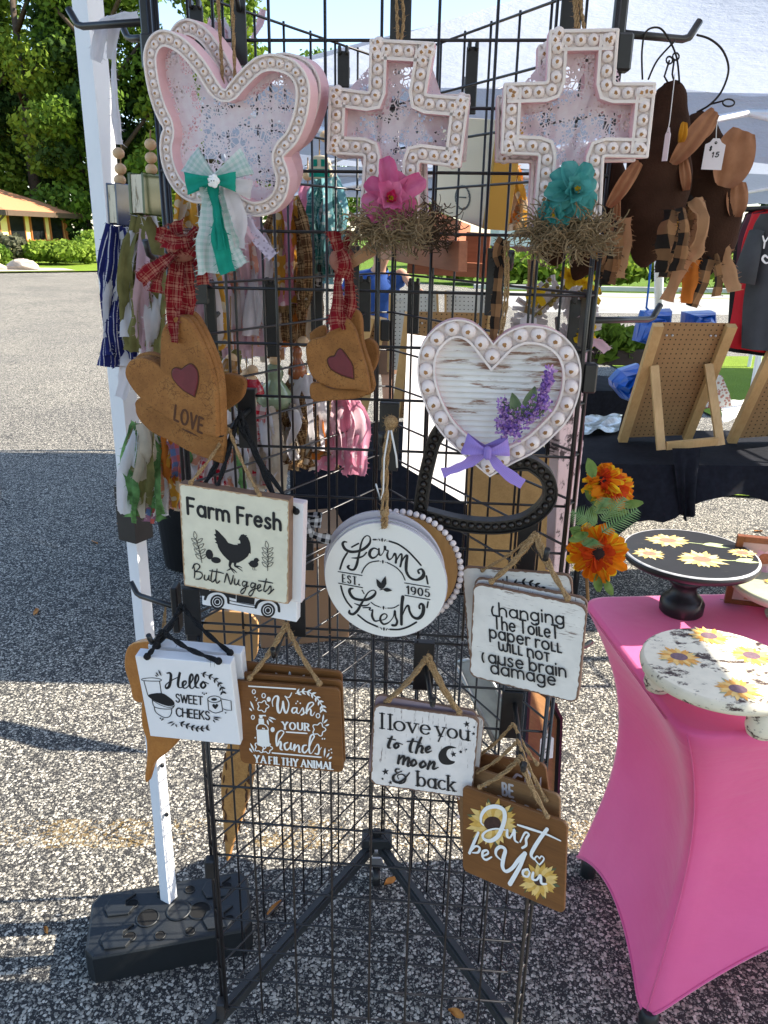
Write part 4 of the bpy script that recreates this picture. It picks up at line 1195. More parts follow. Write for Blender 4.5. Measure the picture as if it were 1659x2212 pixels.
    def text(s, txt, x0, y0, x1, y1, h, w, up=(-.03, -1), gap=.2, serif=False, contrast=1.0, space=.4, mat=0):
        tot = sum((space if c == ' ' else GL[c][0] + gap + (w / h * .6)) for c in txt) - gap
        ux, uy = (x1 - x0) / tot, (y1 - y0) / tot
        cur = 0; k = s.scale(x0, y0)
        for c in txt:
            if c == ' ': cur += space; continue
            adv, st = GL[c]
            cur += w / h * .3
            for pl in st:
                q = [(x0 + ux * (cur + a) + up[0] * h * b, y0 + uy * (cur + a) + up[1] * h * b) for a, b in pl]
                pp = [s.p(*v) for v in q]
                ws = []
                for i in range(len(pl)):
                    a = pl[max(i - 1, 0)]; b = pl[min(i + 1, len(pl) - 1)]
                    d = math.hypot(b[0] - a[0], b[1] - a[1]) or 1
                    vert = abs(b[1] - a[1]) / d
                    ws.append(w * k * (contrast + (1 - contrast) * vert))
                if len(pl) <= 5:
                    for i in range(len(pl) - 1):
                        d = math.hypot(pl[i + 1][0] - pl[i][0], pl[i + 1][1] - pl[i][1]) or 1
                        vert = abs(pl[i + 1][1] - pl[i][1]) / d
                        if c in 'AMNVWUvwy' and contrast < 1: vert *= 1.0 if (pl[i + 1][1] - pl[i][1]) * (pl[i + 1][0] - pl[i][0]) < 0 else .35
                        ww = w * k * (contrast + (1 - contrast) * vert)
                        s.ribbon([pp[i], pp[i + 1]], [ww, ww], mat)
                else: s.ribbon(pp, ws, mat)
                if serif and len(pl) <= 6 and c != '.':
                    for e in (0, -1):
                        a, b = pl[e]
                        if min(abs(b), abs(b - 1), abs(b - X)) > .02: continue
                        o = pl[1] if e == 0 else pl[-2]
                        if abs(o[1] - b) < .2:
                            continue
                        sw = .15
                        q = [(x0 + ux * (cur + a + t) + up[0] * h * b, y0 + uy * (cur + a + t) + up[1] * h * b) for t in (-sw, sw)]
                        s.ribbon([s.p(*v) for v in q], [w * k * .45] * 2, mat)
            cur += adv + gap + w / h * .3
        return s
    def build(s, name, mats, parent): return s.mb.build(name, mats, parent, M=s.fr.M)

# ================================================================== HANGING SIGNS
M_cream = worn('cream_worn_paint', (.70, .66, .52), (.42, .27, .15), .33, 10, (1, 5, 1), .6)
M_whitepaint = plain('white_sign_paint', (.77, .76, .77), .5, .03, 8)
M_whiteface = plain('white_matte_face', (.74, .715, .665), .6, .03, 4)
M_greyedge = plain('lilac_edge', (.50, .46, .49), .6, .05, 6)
M_brownsign = wood('brown_stained_ply', (.20, .080, .020), (.105, .040, .010), (5, 60, 40), .5, 1.2)
M_brownsign2 = wood('light_brown_stained_ply', (.26, .135, .055), (.15, .07, .026), (5, 60, 40), .5, 1.2)
M_brownsign3 = wood('red_brown_stained_ply', (.21, .080, .022), (.12, .042, .012), (5, 60, 40), .5, 1.2)
M_whitewash = worn('whitewashed_board', (.74, .70, .645), (.22, .16, .13), .36, 16, (1.5, 14, 1), .65)
M_whitewash2 = worn('whitewashed_board_upright', (.75, .70, .66), (.16, .11, .10), .37, 16, (14, 1.5, 1), .65)
M_rubbed = plain('rubbed_brown_edge', (.20, .115, .075), .7, .25, 60)
def board(name, label, corners, Y, T, mats, group=None, r=0.0, bev=.0012, yaw0=.3, wt=.04, edge=None, wy=.15):
    M, w, h = fit_rect(corners, Y, yaw0, 0.0, wy, wt)
    t = root(name, label, 'sign', M, group)
    mb = MB(); mb.prism(rrect(w, h, max(r, .0015)), -T, 0, bev=bev, side=1)
    b = mb.build('board', mats, t, M=M)
    if edge:
        o = rrect(w - .0004, h - .0004, max(r, .0015), 8); o = resample(o, .004)
        i_ = [(x * (1 - rnd(.012, .035)), y * (1 - rnd(.012, .035))) for x, y in o]
        MB().loft([[(x, y, .0003) for x, y in o], [(x, y, .0003) for x, y in i_]]).build('worn_edge', edge, t, M=M)
    t['wh'] = (w, h)
    return t, Frame(M), w, h
def backboard(name, label, M, dx, dy, dz, rot, w, h, T, mats, group, r=0.0, edge=None):
    M2 = M @ Matrix.Translation((dx, dy, dz)) @ Matrix.Rotation(rot, 4, 'Z')
    t = root(name, label, 'sign', M2, group)
    MB().prism(rrect(w, h, max(r, .0015)), -T, 0, bev=.0012, side=1).build('board', mats, t, M=M2)
    if edge:
        o = resample(rrect(w - .0004, h - .0004, max(r, .0015), 8), .004); i_ = [(x * (1 - rnd(.012, .035)), y * (1 - rnd(.012, .035))) for x, y in o]
        MB().loft([[(x, y, .0003) for x, y in o], [(x, y, .0003) for x, y in i_]]).build('worn_edge', edge, t, M=M2)
    return t, Frame(M2)
def hang(t, fr, ends, apex, mat=M_jute, r=.0030, z=.0, name='hanging_twine', knots=True, n=1, spread=.006):
    """twine from two points on the board up over the hook"""
    mb = MB(); a = fr.M @ fr.loc(*ends[0], .002); b = fr.M @ fr.loc(*ends[1], .002)
    for i in range(n):
        o = Vector((rnd(-1, 1) * spread, rnd(-1, 1) * spread, rnd(-1, 1) * spread)) if i else Vector()
        q = apex + o
        pts = [a, a.lerp(q, .5) + Vector((0, -.002, -.003)), q + (a - q).normalized() * .012 + Vector((0, 0, .001)), q + Vector((0, 0, .004)), q + (b - q).normalized() * .012 + Vector((0, 0, .001)), b.lerp(q, .5) + Vector((0, -.002, -.003)), b]
        twine(mb, pts, r, 6, 22 if mat is M_jute else 8)
    if knots:
        for p in (a, b): mb.ball(p, r * 1.7, n=7, m=5)
    return mb.build(name, mat, t)
# ---- Farm Fresh / Butt Nuggets
tf, ff, w, h = board('hanging_sign', 'cream Farm Fresh Butt Nuggets sign with black hen, worn tan edges', [(386, 1043), (625, 1081), (623, 1305), (398, 1265)], 1.05, .016, [M_cream, M_rubbed], edge=plain('tan_edge', (.45, .29, .17), .7, .3, 80))
A_ = Art(ff, 700, 1900, .42194)
A_.text('Farm', 118, 366, 520, 442, 152, 27, up=(-.05, -1), gap=.17); A_.text('Fresh', 590, 453, 1008, 522, 150, 27, up=(-.02, -1), gap=.17)
for st in ([(182, 862), (190, 930), (185, 975)], [(168, 885), (185, 848), (215, 840), (238, 866), (215, 900), (195, 915)], [(195, 915), (245, 920), (262, 952), (238, 982), (200, 985)], [(285, 945), (280, 980), (300, 995), (320, 975), (326, 945), (322, 985), (340, 1000)],
           [(358, 895), (345, 970), (350, 1010), (370, 1005), (388, 980)], [(402, 888), (390, 980), (397, 1022), (415, 1015), (428, 1000)], [(330, 905), (400, 915), (462, 930)], [(472, 1015), (485, 960), (497, 930), (512, 980), (530, 1035), (545, 1000), (556, 948)],
           [(572, 980), (566, 1020), (580, 1040), (600, 1020), (610, 988), (602, 1030), (622, 1045)], [(682, 1015), (655, 1005), (640, 1030), (655, 1052), (675, 1035), (688, 1010), (672, 1080), (642, 1122), (625, 1105), (650, 1075), (702, 1050)],
           [(762, 1030), (735, 1020), (720, 1045), (735, 1068), (755, 1050), (768, 1025), (752, 1095), (722, 1142), (702, 1125), (730, 1090), (782, 1072)], [(782, 1078), (810, 1060), (812, 1035), (790, 1045), (785, 1078), (800, 1098), (828, 1085)],
           [(870, 980), (850, 1060), (845, 1095), (860, 1102), (876, 1085)], [(795, 1000), (865, 1010), (930, 1022)], [(880, 1090), (908, 1048), (914, 1082), (906, 1112), (884, 1127)], [(906, 1112), (938, 1080)]):
    A_.S([(x, y, 9 + (4 if i % 2 else 0)) for i, (x, y) in enumerate(st)], 10)
A_.build('lettering', M_ink, tf)
A_ = Art(ff, 700, 1900, .42194)
A_.F([(380, 512), (410, 530), (440, 562), (478, 602), (505, 642), (560, 660), (598, 662), (592, 650), (622, 648), (618, 622), (602, 612), (618, 580), (628, 565), (655, 560), (660, 568), (684, 570), (678, 582), (692, 592), (712, 640), (719, 690), (719, 748), (706, 738), (692, 770), (650, 805), (600, 832), (545, 832), (500, 802), (460, 762), (430, 722), (408, 682), (402, 652), (380, 640), (396, 630), (374, 602), (392, 592), (370, 562), (388, 556)])
A_.S([(530, 820, 30), (520, 860, 22), (530, 885, 16), (495, 905, 7)], n=4); A_.S([(530, 880, 14), (560, 900, 12), (585, 925, 6)], n=4); A_.S([(530, 880, 14), (545, 905, 10), (565, 930, 5)], n=4)
A_.S([(575, 820, 26), (570, 860, 18), (600, 880, 12), (640, 910, 5)], n=4); A_.S([(572, 862, 14), (610, 866, 10), (636, 880, 5)], n=4)
A_.ell(328, 752, 34, 48, rot=-12); A_.ell(390, 806, 47, 29, rot=10)
A_.ell(748, 842, 44, 34, rot=8); A_.ell(772, 806, 24, 22); A_.F([(790, 800), (806, 808), (790, 814)]); A_.F([(715, 838), (694, 828), (705, 850)])
for dx in (-8, 10): A_.S([(750 + dx, 870, 6), (748 + dx, 895, 4), (766 + dx, 900, 3)], n=3)
for (sx, sy, ex, ey) in ((258, 830, 200, 600), (880, 905, 880, 690)):
    A_.S([(sx, sy, 6), ((sx + ex) / 2 + 6, (sy + ey) / 2, 6), (ex, ey, 5)])
    A_.leaf(ex, ey + 4, ex - 14, ey - 66, 32, False, 5)
    for i in range(4):
        y = sy - 35 - (sy - ey - 30) * i / 4; x = sx + (ex - sx) * (sy - y) / (sy - ey)
        A_.leaf(x, y, x - 52, y - 48, 28, False, 5); A_.leaf(x + 2, y - 6, x + 54, y - 46, 28, False, 5)
A_.build('hen_picture', M_ink, tf)
hang(tf, ff, ((412, 1042), (560, 1068)), FP(494, 932, .115), r=.0024)
# boards stacked behind it
tk, fk = backboard('hanging_sign', 'white truck sign, only wheels and bumper showing below the Farm Fresh board', ff.M, .006, -.052, -.034, .0, w * .94, h * .98, .016, [M_whitepaint, M_whitepaint], None)
A_ = Art(fk, 700, 1900, .42194)
for (cx, cy) in ((403, 1202), (883, 1282)):
    A_.ell(cx, cy, 68, 70); A_.S([(cx - 118, cy - 25, 22), (cx - 95, cy - 75, 26), (cx - 40, cy - 100, 26), (cx + 40, cy - 95, 26), (cx + 95, cy - 50, 24), (cx + 105, cy + 10, 22)])
    for r_ in (46, 24): A_.ring(cx, cy, r_, r_ * 1.05, 6, mat=1)
A_.F([(235, 1075), (330, 1085), (300, 1150), (240, 1140)]); A_.F([(585, 1120), (760, 1150), (752, 1228), (585, 1200)]); A_.S([(505, 1185), (640, 1215), (770, 1238)], 7); A_.S([(505, 1215), (640, 1240), (770, 1260)], 7); A_.F([(470, 1105), (580, 1130), (578, 1175), (480, 1150)]); A_.ell(225, 1155, 10, 10)
A_.build('truck_picture', [M_ink, M_whitepaint], tk)
tb, fb_ = backboard('hanging_sign', 'pale pink edged board between the Farm Fresh and truck signs', ff.M, .017, -.006, -.017, -.01, w * .98, h * .97, .014, [M_whitepaint, plain('pale_pink_edge', (.74, .62, .62), .6, .04, 10)], None)
hang(tk, fk, ((440, 1050), (610, 1110)), FP(520, 905, .09), M_blackcord, .0034, n=2, spread=.006, name='hanging_cord')
hang(tb, fb_, ((470, 1050), (640, 1105)), FP(512, 915, .10), M_blackcord, .0030, name='hanging_cord')
# ---- round Farm Fresh sign
def disc(name, label, c, rx, yaw, T, mats, group=None, roll=0.0):
    M = plane_frame(c, yaw, .02, roll); t = root(name, label, 'sign', M, group)
    MB().prism([(rx * math.cos(a * math.pi / 36), rx * 1.0 * math.sin(a * math.pi / 36)) for a in range(72)], -T, 0, bev=.001, side=1).build('board', mats, t, M=M)
    return t, Frame(M)
kc = pxsize(831, 1255, 1.075)
td, fd = disc('round_sign', 'round white Farm Fresh Est. 1905 sign hanging from a jute loop', P(831, 1256, 1.075), 136 * kc, .22, .005, [M_whiteface, M_greyedge])
for i, (dx, dy, dz, lb) in enumerate(((-.004, .001, -.011, 'round white sign directly behind the round Farm Fresh sign, its rim showing at left'), (-.0075, .009, -.022, 'rearmost round white sign behind the Farm Fresh disc, grey rim showing above'))):
    M2 = fd.M @ Matrix.Translation((dx, dy, dz)) @ Matrix.Rotation(.05 * i, 4, 'Z')
    t2 = root('round_sign', lb, 'sign', M2, None)
    MB().prism([(136 * kc * math.cos(a * math.pi / 36), 136 * kc * math.sin(a * math.pi / 36)) for a in range(72)], -.005, 0, bev=.001, side=1).build('board', [M_whiteface if i == 0 else M_greyedge, M_greyedge], t2, M=M2)
A_ = Art(fd, 1250, 2000, .36166)
for st in ([(380, 465, 14), (350, 462, 22), (335, 490, 30), (365, 545, 32), (430, 572, 32), (520, 562, 28), (590, 525, 30), (636, 470, 24), (636, 412, 14), (600, 395, 12), (560, 430, 16), (535, 500, 20), (520, 580, 22), (505, 650, 26), (488, 720, 30), (460, 768, 26), (420, 768, 24), (392, 742, 28), (405, 725, 20)],
           [(435, 640, 8), (500, 640, 20), (560, 620, 16), (598, 580, 16)], [(725, 548, 14), (680, 532, 18), (642, 560, 30), (632, 605, 32), (660, 640, 26), (700, 628, 16), (732, 590, 14)], [(736, 535, 16), (738, 595, 24), (760, 610, 12), (790, 565, 10), (802, 512, 26), (812, 552, 16), (838, 560, 14), (826, 612, 24), (846, 656, 22), (880, 640, 12), (912, 592, 24), (926, 640, 22), (922, 692, 26)],
           [(925, 680, 10), (962, 612, 14), (988, 598, 18), (985, 670, 22), (972, 735, 22)], [(972, 725, 10), (1010, 642, 16), (1048, 612, 24), (1038, 700, 34), (1040, 790, 30), (1082, 858, 28), (1150, 882, 26), (1212, 856, 42), (1232, 810, 34), (1208, 764, 24), (1168, 778, 16), (1178, 806, 26)],
           [(450, 978, 14), (418, 984, 28), (412, 1020, 32), (450, 1078, 32), (520, 1102, 30), (610, 1098, 32), (678, 1058, 30), (700, 1015, 18), (670, 996, 12), (620, 1020, 14), (580, 1080, 18), (540, 1150, 24), (500, 1220, 28), (450, 1262, 28), (410, 1248, 30), (410, 1222, 20)], [(465, 1142, 8), (530, 1165, 20), (600, 1165, 16), (632, 1142, 8)],
           [(560, 1190, 12), (640, 1190, 16), (628, 1212, 14), (655, 1218, 12), (668, 1214, 14), (660, 1280, 26), (690, 1335, 22), (740, 1330, 12), (800, 1318, 12), (826, 1280, 14), (800, 1256, 14), (760, 1280, 20), (752, 1330, 24), (790, 1372, 22), (850, 1348, 12), (895, 1290, 10), (912, 1222, 20), (920, 1290, 20), (938, 1340, 24), (922, 1382, 26), (886, 1384, 30)],
           [(1000, 1068, 36), (990, 1150, 34), (985, 1250, 32), (985, 1375, 30)], [(985, 1300, 10), (1030, 1192, 16), (1062, 1168, 24), (1076, 1230, 24), (1112, 1290, 28), (1170, 1308, 34), (1218, 1260, 38), (1230, 1180, 34), (1206, 1146, 24), (1182, 1168, 20), (1186, 1196, 24)]):
    A_.S(st)
A_.text('EST.', 332, 905, 525, 938, 82, 17, serif=True, contrast=.45, gap=.26); A_.text('1905', 1040, 1030, 1300, 1070, 82, 18, serif=False, contrast=.4, gap=.2)
A_.build('lettering', M_ink, td)
A_ = Art(fd, 1250, 2000, .36166)
for st, w_ in (([(850, 455), (950, 490), (1050, 560), (1130, 640), (1200, 720)], 20), ([(1260, 840), (1276, 925)], 20), ([(385, 585), (340, 660), (305, 765)], 20), ([(435, 520), (510, 480)], 18), ([(675, 437), (702, 438)], 18), ([(315, 950), (340, 1040), (380, 1120), (435, 1188)], 20), ([(505, 1270), (600, 1345), (720, 1400)], 20), ([(860, 1430), (960, 1430), (1060, 1400), (1150, 1350)], 20), ([(1280, 1125), (1268, 1188)], 18),
               ([(545, 805), (580, 740), (640, 690), (735, 672)], 13), ([(825, 690), (920, 740), (990, 810), (1025, 885)], 13), ([(650, 1130), (690, 1160), (740, 1180)], 12), ([(835, 1195), (900, 1190), (955, 1160)], 12), ([(550, 995), (572, 1035)], 12), ([(285, 790), (550, 833)], 11), ([(290, 918), (555, 968)], 11), ([(1020, 915), (1300, 962)], 11), ([(1025, 1052), (1300, 1100)], 11)): A_.S(st, w_)
for (x, y) in ((780, 682), (787, 1190), (772, 440), (792, 1425)): A_.leaf(x, y - 24, x, y + 24, 22)
for (x, y, a) in ((742, 438, 10), (802, 446, -10), (762, 1418, 10), (822, 1428, -10)): A_.leaf(x - a, y - 16, x + a, y + 16, 13)
for (x, y) in ((718, 438), (826, 452), (752, 678), (808, 686), (756, 1185), (814, 1194), (738, 1408), (845, 1428)): A_.ell(x, y, 5, 5)
A_.leaf(768, 985, 710, 868, 54); A_.leaf(776, 980, 810, 838, 60); A_.leaf(782, 985, 884, 996, 46); A_.S([(748, 990), (785, 982)], 9)
A_.build('ring_ornament', M_ink, td)
mb = MB()
p0 = fd.M @ fd.loc(830, 1135, .003)
for dx in (-.003, .003):
    twine(mb, [p0 + Vector((dx * .5, 0, -.004)), P(831, 1105, 1.07) + Vector((dx, 0, 0)), P(832, 1000, 1.065) + Vector((dx * .8, 0, 0)), P(842, 930, 1.06) + Vector((dx, 0, 0)), P(846, 905, 1.07) + Vector((dx, 0, 0))], .0028, 10, 30)
mb.ball(P(845, 912, 1.065), .010, n=8, m=6); mb.ball(P(831, 1108, 1.07), .007, n=8, m=6)
for _ in range(50):
    p = P(845, 912, 1.065); d = Vector((rnd(-1, 1), rnd(-1, .3), rnd(-1, 1))).normalized() * rnd(.009, .016); mb.tube([p, p + d], [.0006, .0002], 3, caps=False)
mb.build('hanging_twine', M_jute, td)
mb = MB(); mb.tube([P(840, 930, 1.05), P(830, 990, 1.055), P(828, 1060, 1.06), P(822, 1080, 1.06), P(812, 1045, 1.06)], .0012, 5); mb.tube([P(845, 930, 1.05), P(856, 985, 1.055), P(858, 1010, 1.055)], .0014, 5); mb.build('tag_string', M_string, td)
# ---- toilet paper roll sign
tc, fc, w, h = board('hanging_sign', 'whitewashed sign reading changing the toilet paper roll will not cause brain damage', [(1023, 1256), (1268, 1311), (1249, 1518), (1013, 1462)], 1.045, .005, [M_whitewash, M_rubbed], r=.012, edge=M_rubbed)
A_ = Art(fc)
for (tx, x0, y0, x1, y1, hh) in (('Qhanging', 1062, 1328, 1219, 1349, 28), ('Thε ToiLεT', 1067, 1357, 1207, 1379, 28), ('paper roLL', 1058, 1376, 1214, 1409, 28), ('wiLL noT', 1078, 1403, 1188, 1428, 28), ('Qause brain', 1042, 1427, 1224, 1461, 28), ('damage', 1061, 1452, 1202, 1479, 28)):
    A_.text(tx.replace('ε', 'e').replace('L', '£').replace('T', '§') if tx[0] != 'T' else 'T' + tx[1:].replace('ε', 'e').replace('L', '£').replace('oiL', 'oi£'), x0, y0, x1, y1, hh, 3.7, up=(-.05, -1), gap=.16, space=.3)
A_.build('lettering', M_ink, tc)
hang(tc, fc, ((1062, 1256), (1226, 1292)), FP(1160, 1160, .11), r=.0032, n=3)
t2, f2 = backboard('hanging_sign', 'whitewashed sign with black leaf sprig showing above the toilet paper roll sign', fc.M, -.022, .020, -.03, .12, w, h, .005, [M_whitewash, M_rubbed], None, .012, M_rubbed)
A_ = Art(f2, 1600, 1650, .48222); A_.wreath([(935, 1420), (1040, 1405), (1130, 1430), (1200, 1480), (1255, 1535)], 7, 46, 20); A_.S([(855, 1385, 12), (862, 1425, 6)]); A_.S([(888, 1360, 14), (890, 1405, 6)]); A_.S([(828, 1405, 10), (838, 1430, 5)]); A_.build('leaf_picture', M_ink, t2)
backboard('hanging_sign', 'whitewashed sign directly behind the toilet paper roll sign, left edge showing', fc.M, -.002, .004, -.014, .012, w, h, .005, [M_whitewash2, M_rubbed], None, .012, M_rubbed)
hang(t2, f2, ((1042, 1232), (1216, 1275)), FP(1155, 1156, .09), r=.0022)
# ---- Hello sweet cheeks
th, fh_, w, h = board('hanging_sign', 'white block sign Hello sweet cheeks with toilet and paper roll drawings', [(289, 1417), (500, 1435), (517, 1610), (327, 1590)], 1.075, .02, [M_whitepaint, M_whitepaint], yaw0=.15)
A_ = Art(fh_, 0, 2000, .61724)
for st in ([(1083, 1122, 8), (1104, 1122, 14), (1108, 1150, 16), (1098, 1205, 16), (1078, 1220, 12), (1076, 1196, 7), (1118, 1166, 6), (1150, 1150, 6)], [(1166, 1120, 14), (1156, 1170, 15), (1156, 1208, 13), (1176, 1214, 6), (1205, 1190, 8), (1204, 1172, 9), (1186, 1182, 13), (1188, 1214, 12), (1212, 1214, 6), (1250, 1160, 9), (1244, 1127, 11), (1231, 1152, 14), (1231, 1208, 13), (1252, 1218, 6), (1286, 1165, 9), (1280, 1130, 11), (1267, 1156, 14), (1269, 1208, 13), (1292, 1218, 6)], [(1318, 1176, 11), (1302, 1198, 14), (1315, 1219, 12), (1333, 1200, 11), (1320, 1178, 9), (1352, 1190, 6)]): A_.S(st)
A_.text('SWEET', 1140, 1308, 1316, 1326, 52, 8, gap=.12); A_.text('CHEEKS', 1142, 1398, 1362, 1423, 54, 8, gap=.12)
A_.build('lettering', M_ink, th)
A_ = Art(fh_, 0, 2000, .61724)
A_.S([(925, 1158), (985, 1152), (1040, 1160), (1035, 1173), (930, 1170)], 5, closed=True, n=3); A_.L(933, 1172, 958, 1262, 5); A_.L(1035, 1175, 1046, 1250, 5)
A_.F([(960, 1262), (1045, 1250), (1095, 1276), (1128, 1306), (1128, 1328), (1092, 1335), (1030, 1315), (985, 1290)], smooth=3)
A_.S([(988, 1298), (1000, 1338), (1050, 1352), (1110, 1352), (1132, 1330)], 5); A_.S([(1000, 1340), (1012, 1376), (1060, 1406), (1095, 1405), (1112, 1380), (1112, 1354)], 5); A_.S([(985, 1292), (1030, 1322), (1090, 1343), (1130, 1334)], 4)
A_.ring(1390, 1290, 43, 21, 5); A_.ell(1388, 1291, 19, 9); A_.L(1347, 1292, 1353, 1358, 5); A_.L(1434, 1294, 1444, 1366, 5); A_.S([(1353, 1358), (1395, 1379), (1444, 1366)], 5); A_.S([(1438, 1288), (1468, 1294), (1498, 1300), (1502, 1362), (1470, 1360), (1446, 1352)], 5, smooth=False); A_.heart(1396, 1336, 19)
A_.wreath([(1305, 1122), (1380, 1150), (1430, 1200), (1448, 1250)], 6, 30, 13, w=4); A_.wreath([(1165, 1440), (1230, 1465), (1290, 1480), (1352, 1472)], 6, 30, 13, w=4)
for (a, b, c_, d) in ((1012, 1112, 1032, 1138), (1028, 1096, 1050, 1140), (1008, 1130, 1024, 1142), (1128, 1432, 1085, 1446), (1135, 1440, 1108, 1462), (1140, 1448, 1150, 1470), (1380, 1402, 1440, 1410), (1385, 1410, 1425, 1425), (1382, 1418, 1398, 1440)): A_.leaf(a, b, c_, d, 9)
for (x, y) in ((1315, 1246), (1326, 1254), (1340, 1248), (1042, 1410), (1052, 1420), (1060, 1414), (1465, 1374)): A_.ell(x, y, 5, 5)
A_.build('bathroom_drawing', M_ink, th)
hang(th, fh_, ((318, 1418), (472, 1428)), FP(350, 1368, .12) , M_blackcord, .0036, name='hanging_cord')
t2, f2 = backboard('hanging_sign', 'white block sign behind the Hello sweet cheeks sign, its top edge showing', fh_.M, .004, -.006, -.036, -.01, w, h, .02, [M_whitepaint, M_whitepaint], None)
hang(t2, f2, ((340, 1395), (497, 1410)), FP(392, 1312, .06), M_blackcord, .0036, name='hanging_cord')
# ---- Wash your hands
tw, fw_, w, h = board('hanging_sign', 'brown wooden Wash your hands ya filthy animal sign with white soap bottle', [(502, 1470), (734, 1487), (742, 1670), (520, 1648)], 1.075, .005, [M_brownsign, M_brownsign], r=.010, yaw0=.15)
A_ = Art(fw_, 900, 2600, .31344)
for st in ([(612, 720, 10), (606, 650, 14), (640, 592, 18), (680, 602, 28), (670, 700, 32), (682, 785, 30), (706, 798, 16), (730, 730, 16), (742, 650, 18), (752, 740, 26), (776, 802, 24), (805, 760, 16), (815, 680, 14), (790, 620, 14), (770, 590, 18)], [(770, 590, 10), (820, 602, 14), (852, 545, 12)], [(912, 735, 14), (870, 740, 20), (856, 780, 22), (880, 804, 18), (914, 770, 14), (922, 732, 16), (916, 790, 20), (946, 806, 10), (992, 735, 14), (1002, 770, 18), (1006, 808, 20), (975, 828, 18)],
           [(1008, 812, 8), (1080, 742, 12), (1130, 692, 16), (1116, 666, 16), (1072, 682, 20), (1046, 740, 22), (1042, 808, 22)], [(1045, 800, 8), (1080, 750, 16), (1098, 770, 20), (1096, 820, 20), (1118, 834, 12), (1148, 790, 8)],
           [(662, 1222, 18), (656, 1140, 24), (670, 1062, 20), (715, 1026, 16), (752, 1045, 14), (730, 1090, 14), (690, 1150, 12), (670, 1225, 14), (702, 1166, 16), (716, 1190, 26), (710, 1258, 24), (736, 1274, 12)], [(802, 1178, 16), (762, 1200, 22), (770, 1258, 24), (800, 1270, 18), (840, 1222, 14), (846, 1178, 16), (838, 1248, 24), (862, 1268, 10), (892, 1200, 20), (886, 1282, 20)], [(886, 1275, 8), (930, 1212, 16), (948, 1240, 22), (946, 1298, 20), (972, 1298, 8)],
           [(1040, 1212, 14), (1002, 1222, 22), (990, 1280, 24), (1020, 1308, 20), (1070, 1250, 14), (1112, 1152, 14), (1140, 1102, 18), (1120, 1076, 18), (1090, 1112, 22), (1076, 1230, 22), (1082, 1308, 20), (1112, 1308, 8), (1182, 1200, 14), (1202, 1260, 20), (1190, 1324, 22), (1152, 1318, 16)], [(1190, 1312, 8), (1232, 1240, 8)]): A_.S(st)
A_.text('YOUR', 730, 1004, 1080, 1024, 88, 22, serif=True, contrast=.5, gap=.2, up=(-.02, -1)); A_.text('YA FILTHY ANIMAL', 378, 1425, 1392, 1512, 86, 21, serif=True, contrast=.5, gap=.17, space=.26, up=(-.03, -1))
A_.build('lettering', M_white_ink, tw)
A_ = Art(fw_, 900, 2600, .31344)
A_.L(305, 460, 900, 497, 18); A_.L(785, 1045, 1045, 1063, 18); A_.L(605, 1312, 1225, 1368, 18)
A_.F([(404, 1012), (556, 1018), (570, 1185), (590, 1200), (560, 1230), (480, 1235), (415, 1210)]); A_.F([(430, 872), (495, 876), (503, 945), (430, 940)]); A_.F([(432, 826), (520, 826), (528, 846), (482, 842), (478, 872), (445, 868)]); A_.S([(404, 1012), (412, 965), (450, 942), (510, 950), (545, 985), (555, 1020)], 12)
A_.ring(370, 530, 20, 27, 12); A_.ring(495, 580, 22, 28, 12); A_.ring(358, 856, 19, 26, 12); A_.ring(1188, 836, 23, 28, 12); A_.ell(560, 626, 26, 32); A_.ell(610, 1013, 26, 32); A_.ell(388, 1116, 9, 11)
for (cx, cy, r_) in ((486, 716, 64), (1200, 1010, 74), (450, 1235, 62), (540, 1250, 58)):
    A_.S([(cx + r_ * (1 + .2 * math.cos(5 * a)) * math.cos(a), cy + r_ * (1 + .2 * math.cos(5 * a)) * math.sin(a)) for a in [2 * math.pi * k / 40 for k in range(40)]], 13, closed=True, smooth=False)
for (a, b, c_, d) in ((325, 645, 375, 765), (312, 735, 350, 778), (1262, 815, 1245, 930), (1310, 880, 1255, 935), (1335, 945, 1275, 965), (560, 850, 655, 885), (555, 870, 620, 925), (540, 885, 560, 955), (325, 1180, 382, 1300), (312, 1245, 355, 1305), (1280, 1240, 1268, 1362), (1335, 1305, 1295, 1370), (1370, 1355, 1322, 1390)): A_.leaf(a, b, c_, d, 24)
for (x, y) in ((930, 650), (910, 676), (964, 674), (386, 596), (412, 615), (402, 636), (1330, 1275), (1358, 1260), (1364, 1304), (1246, 1126), (1274, 1126), (486, 992), (504, 998)): A_.ell(x, y, 9, 10)
A_.wreath([(905, 548), (1000, 522), (1100, 545), (1180, 612), (1240, 700), (1255, 765)], 8, 66, 26, w=12)
A_.build('soap_drawing', M_white_ink, tw)
hang(tw, fw_, ((540, 1464), (690, 1476)), FP(618, 1352, .10), r=.0032, n=3)
t2, f2 = backboard('hanging_sign', 'brown sign behind the Wash your hands sign with three white leaf tips showing', fw_.M, -.006, .016, -.028, -.03, w * 1.02, h, .005, [M_brownsign, M_brownsign], None, .010)
A_ = Art(f2, 900, 2600, .31344)
for (a, b, c_, d) in ((645, 285, 690, 340), (825, 268, 830, 345), (1020, 315, 970, 352)): A_.leaf(a, b, c_, d + 20, 34)
A_.build('leaf_picture', M_white_ink, t2)
backboard('hanging_sign', 'brown sign directly behind the Wash your hands sign, dark top edge showing', fw_.M, .001, .0075, -.012, -.008, w, h, .005, [M_brownsign, M_brownsign], None, .010)
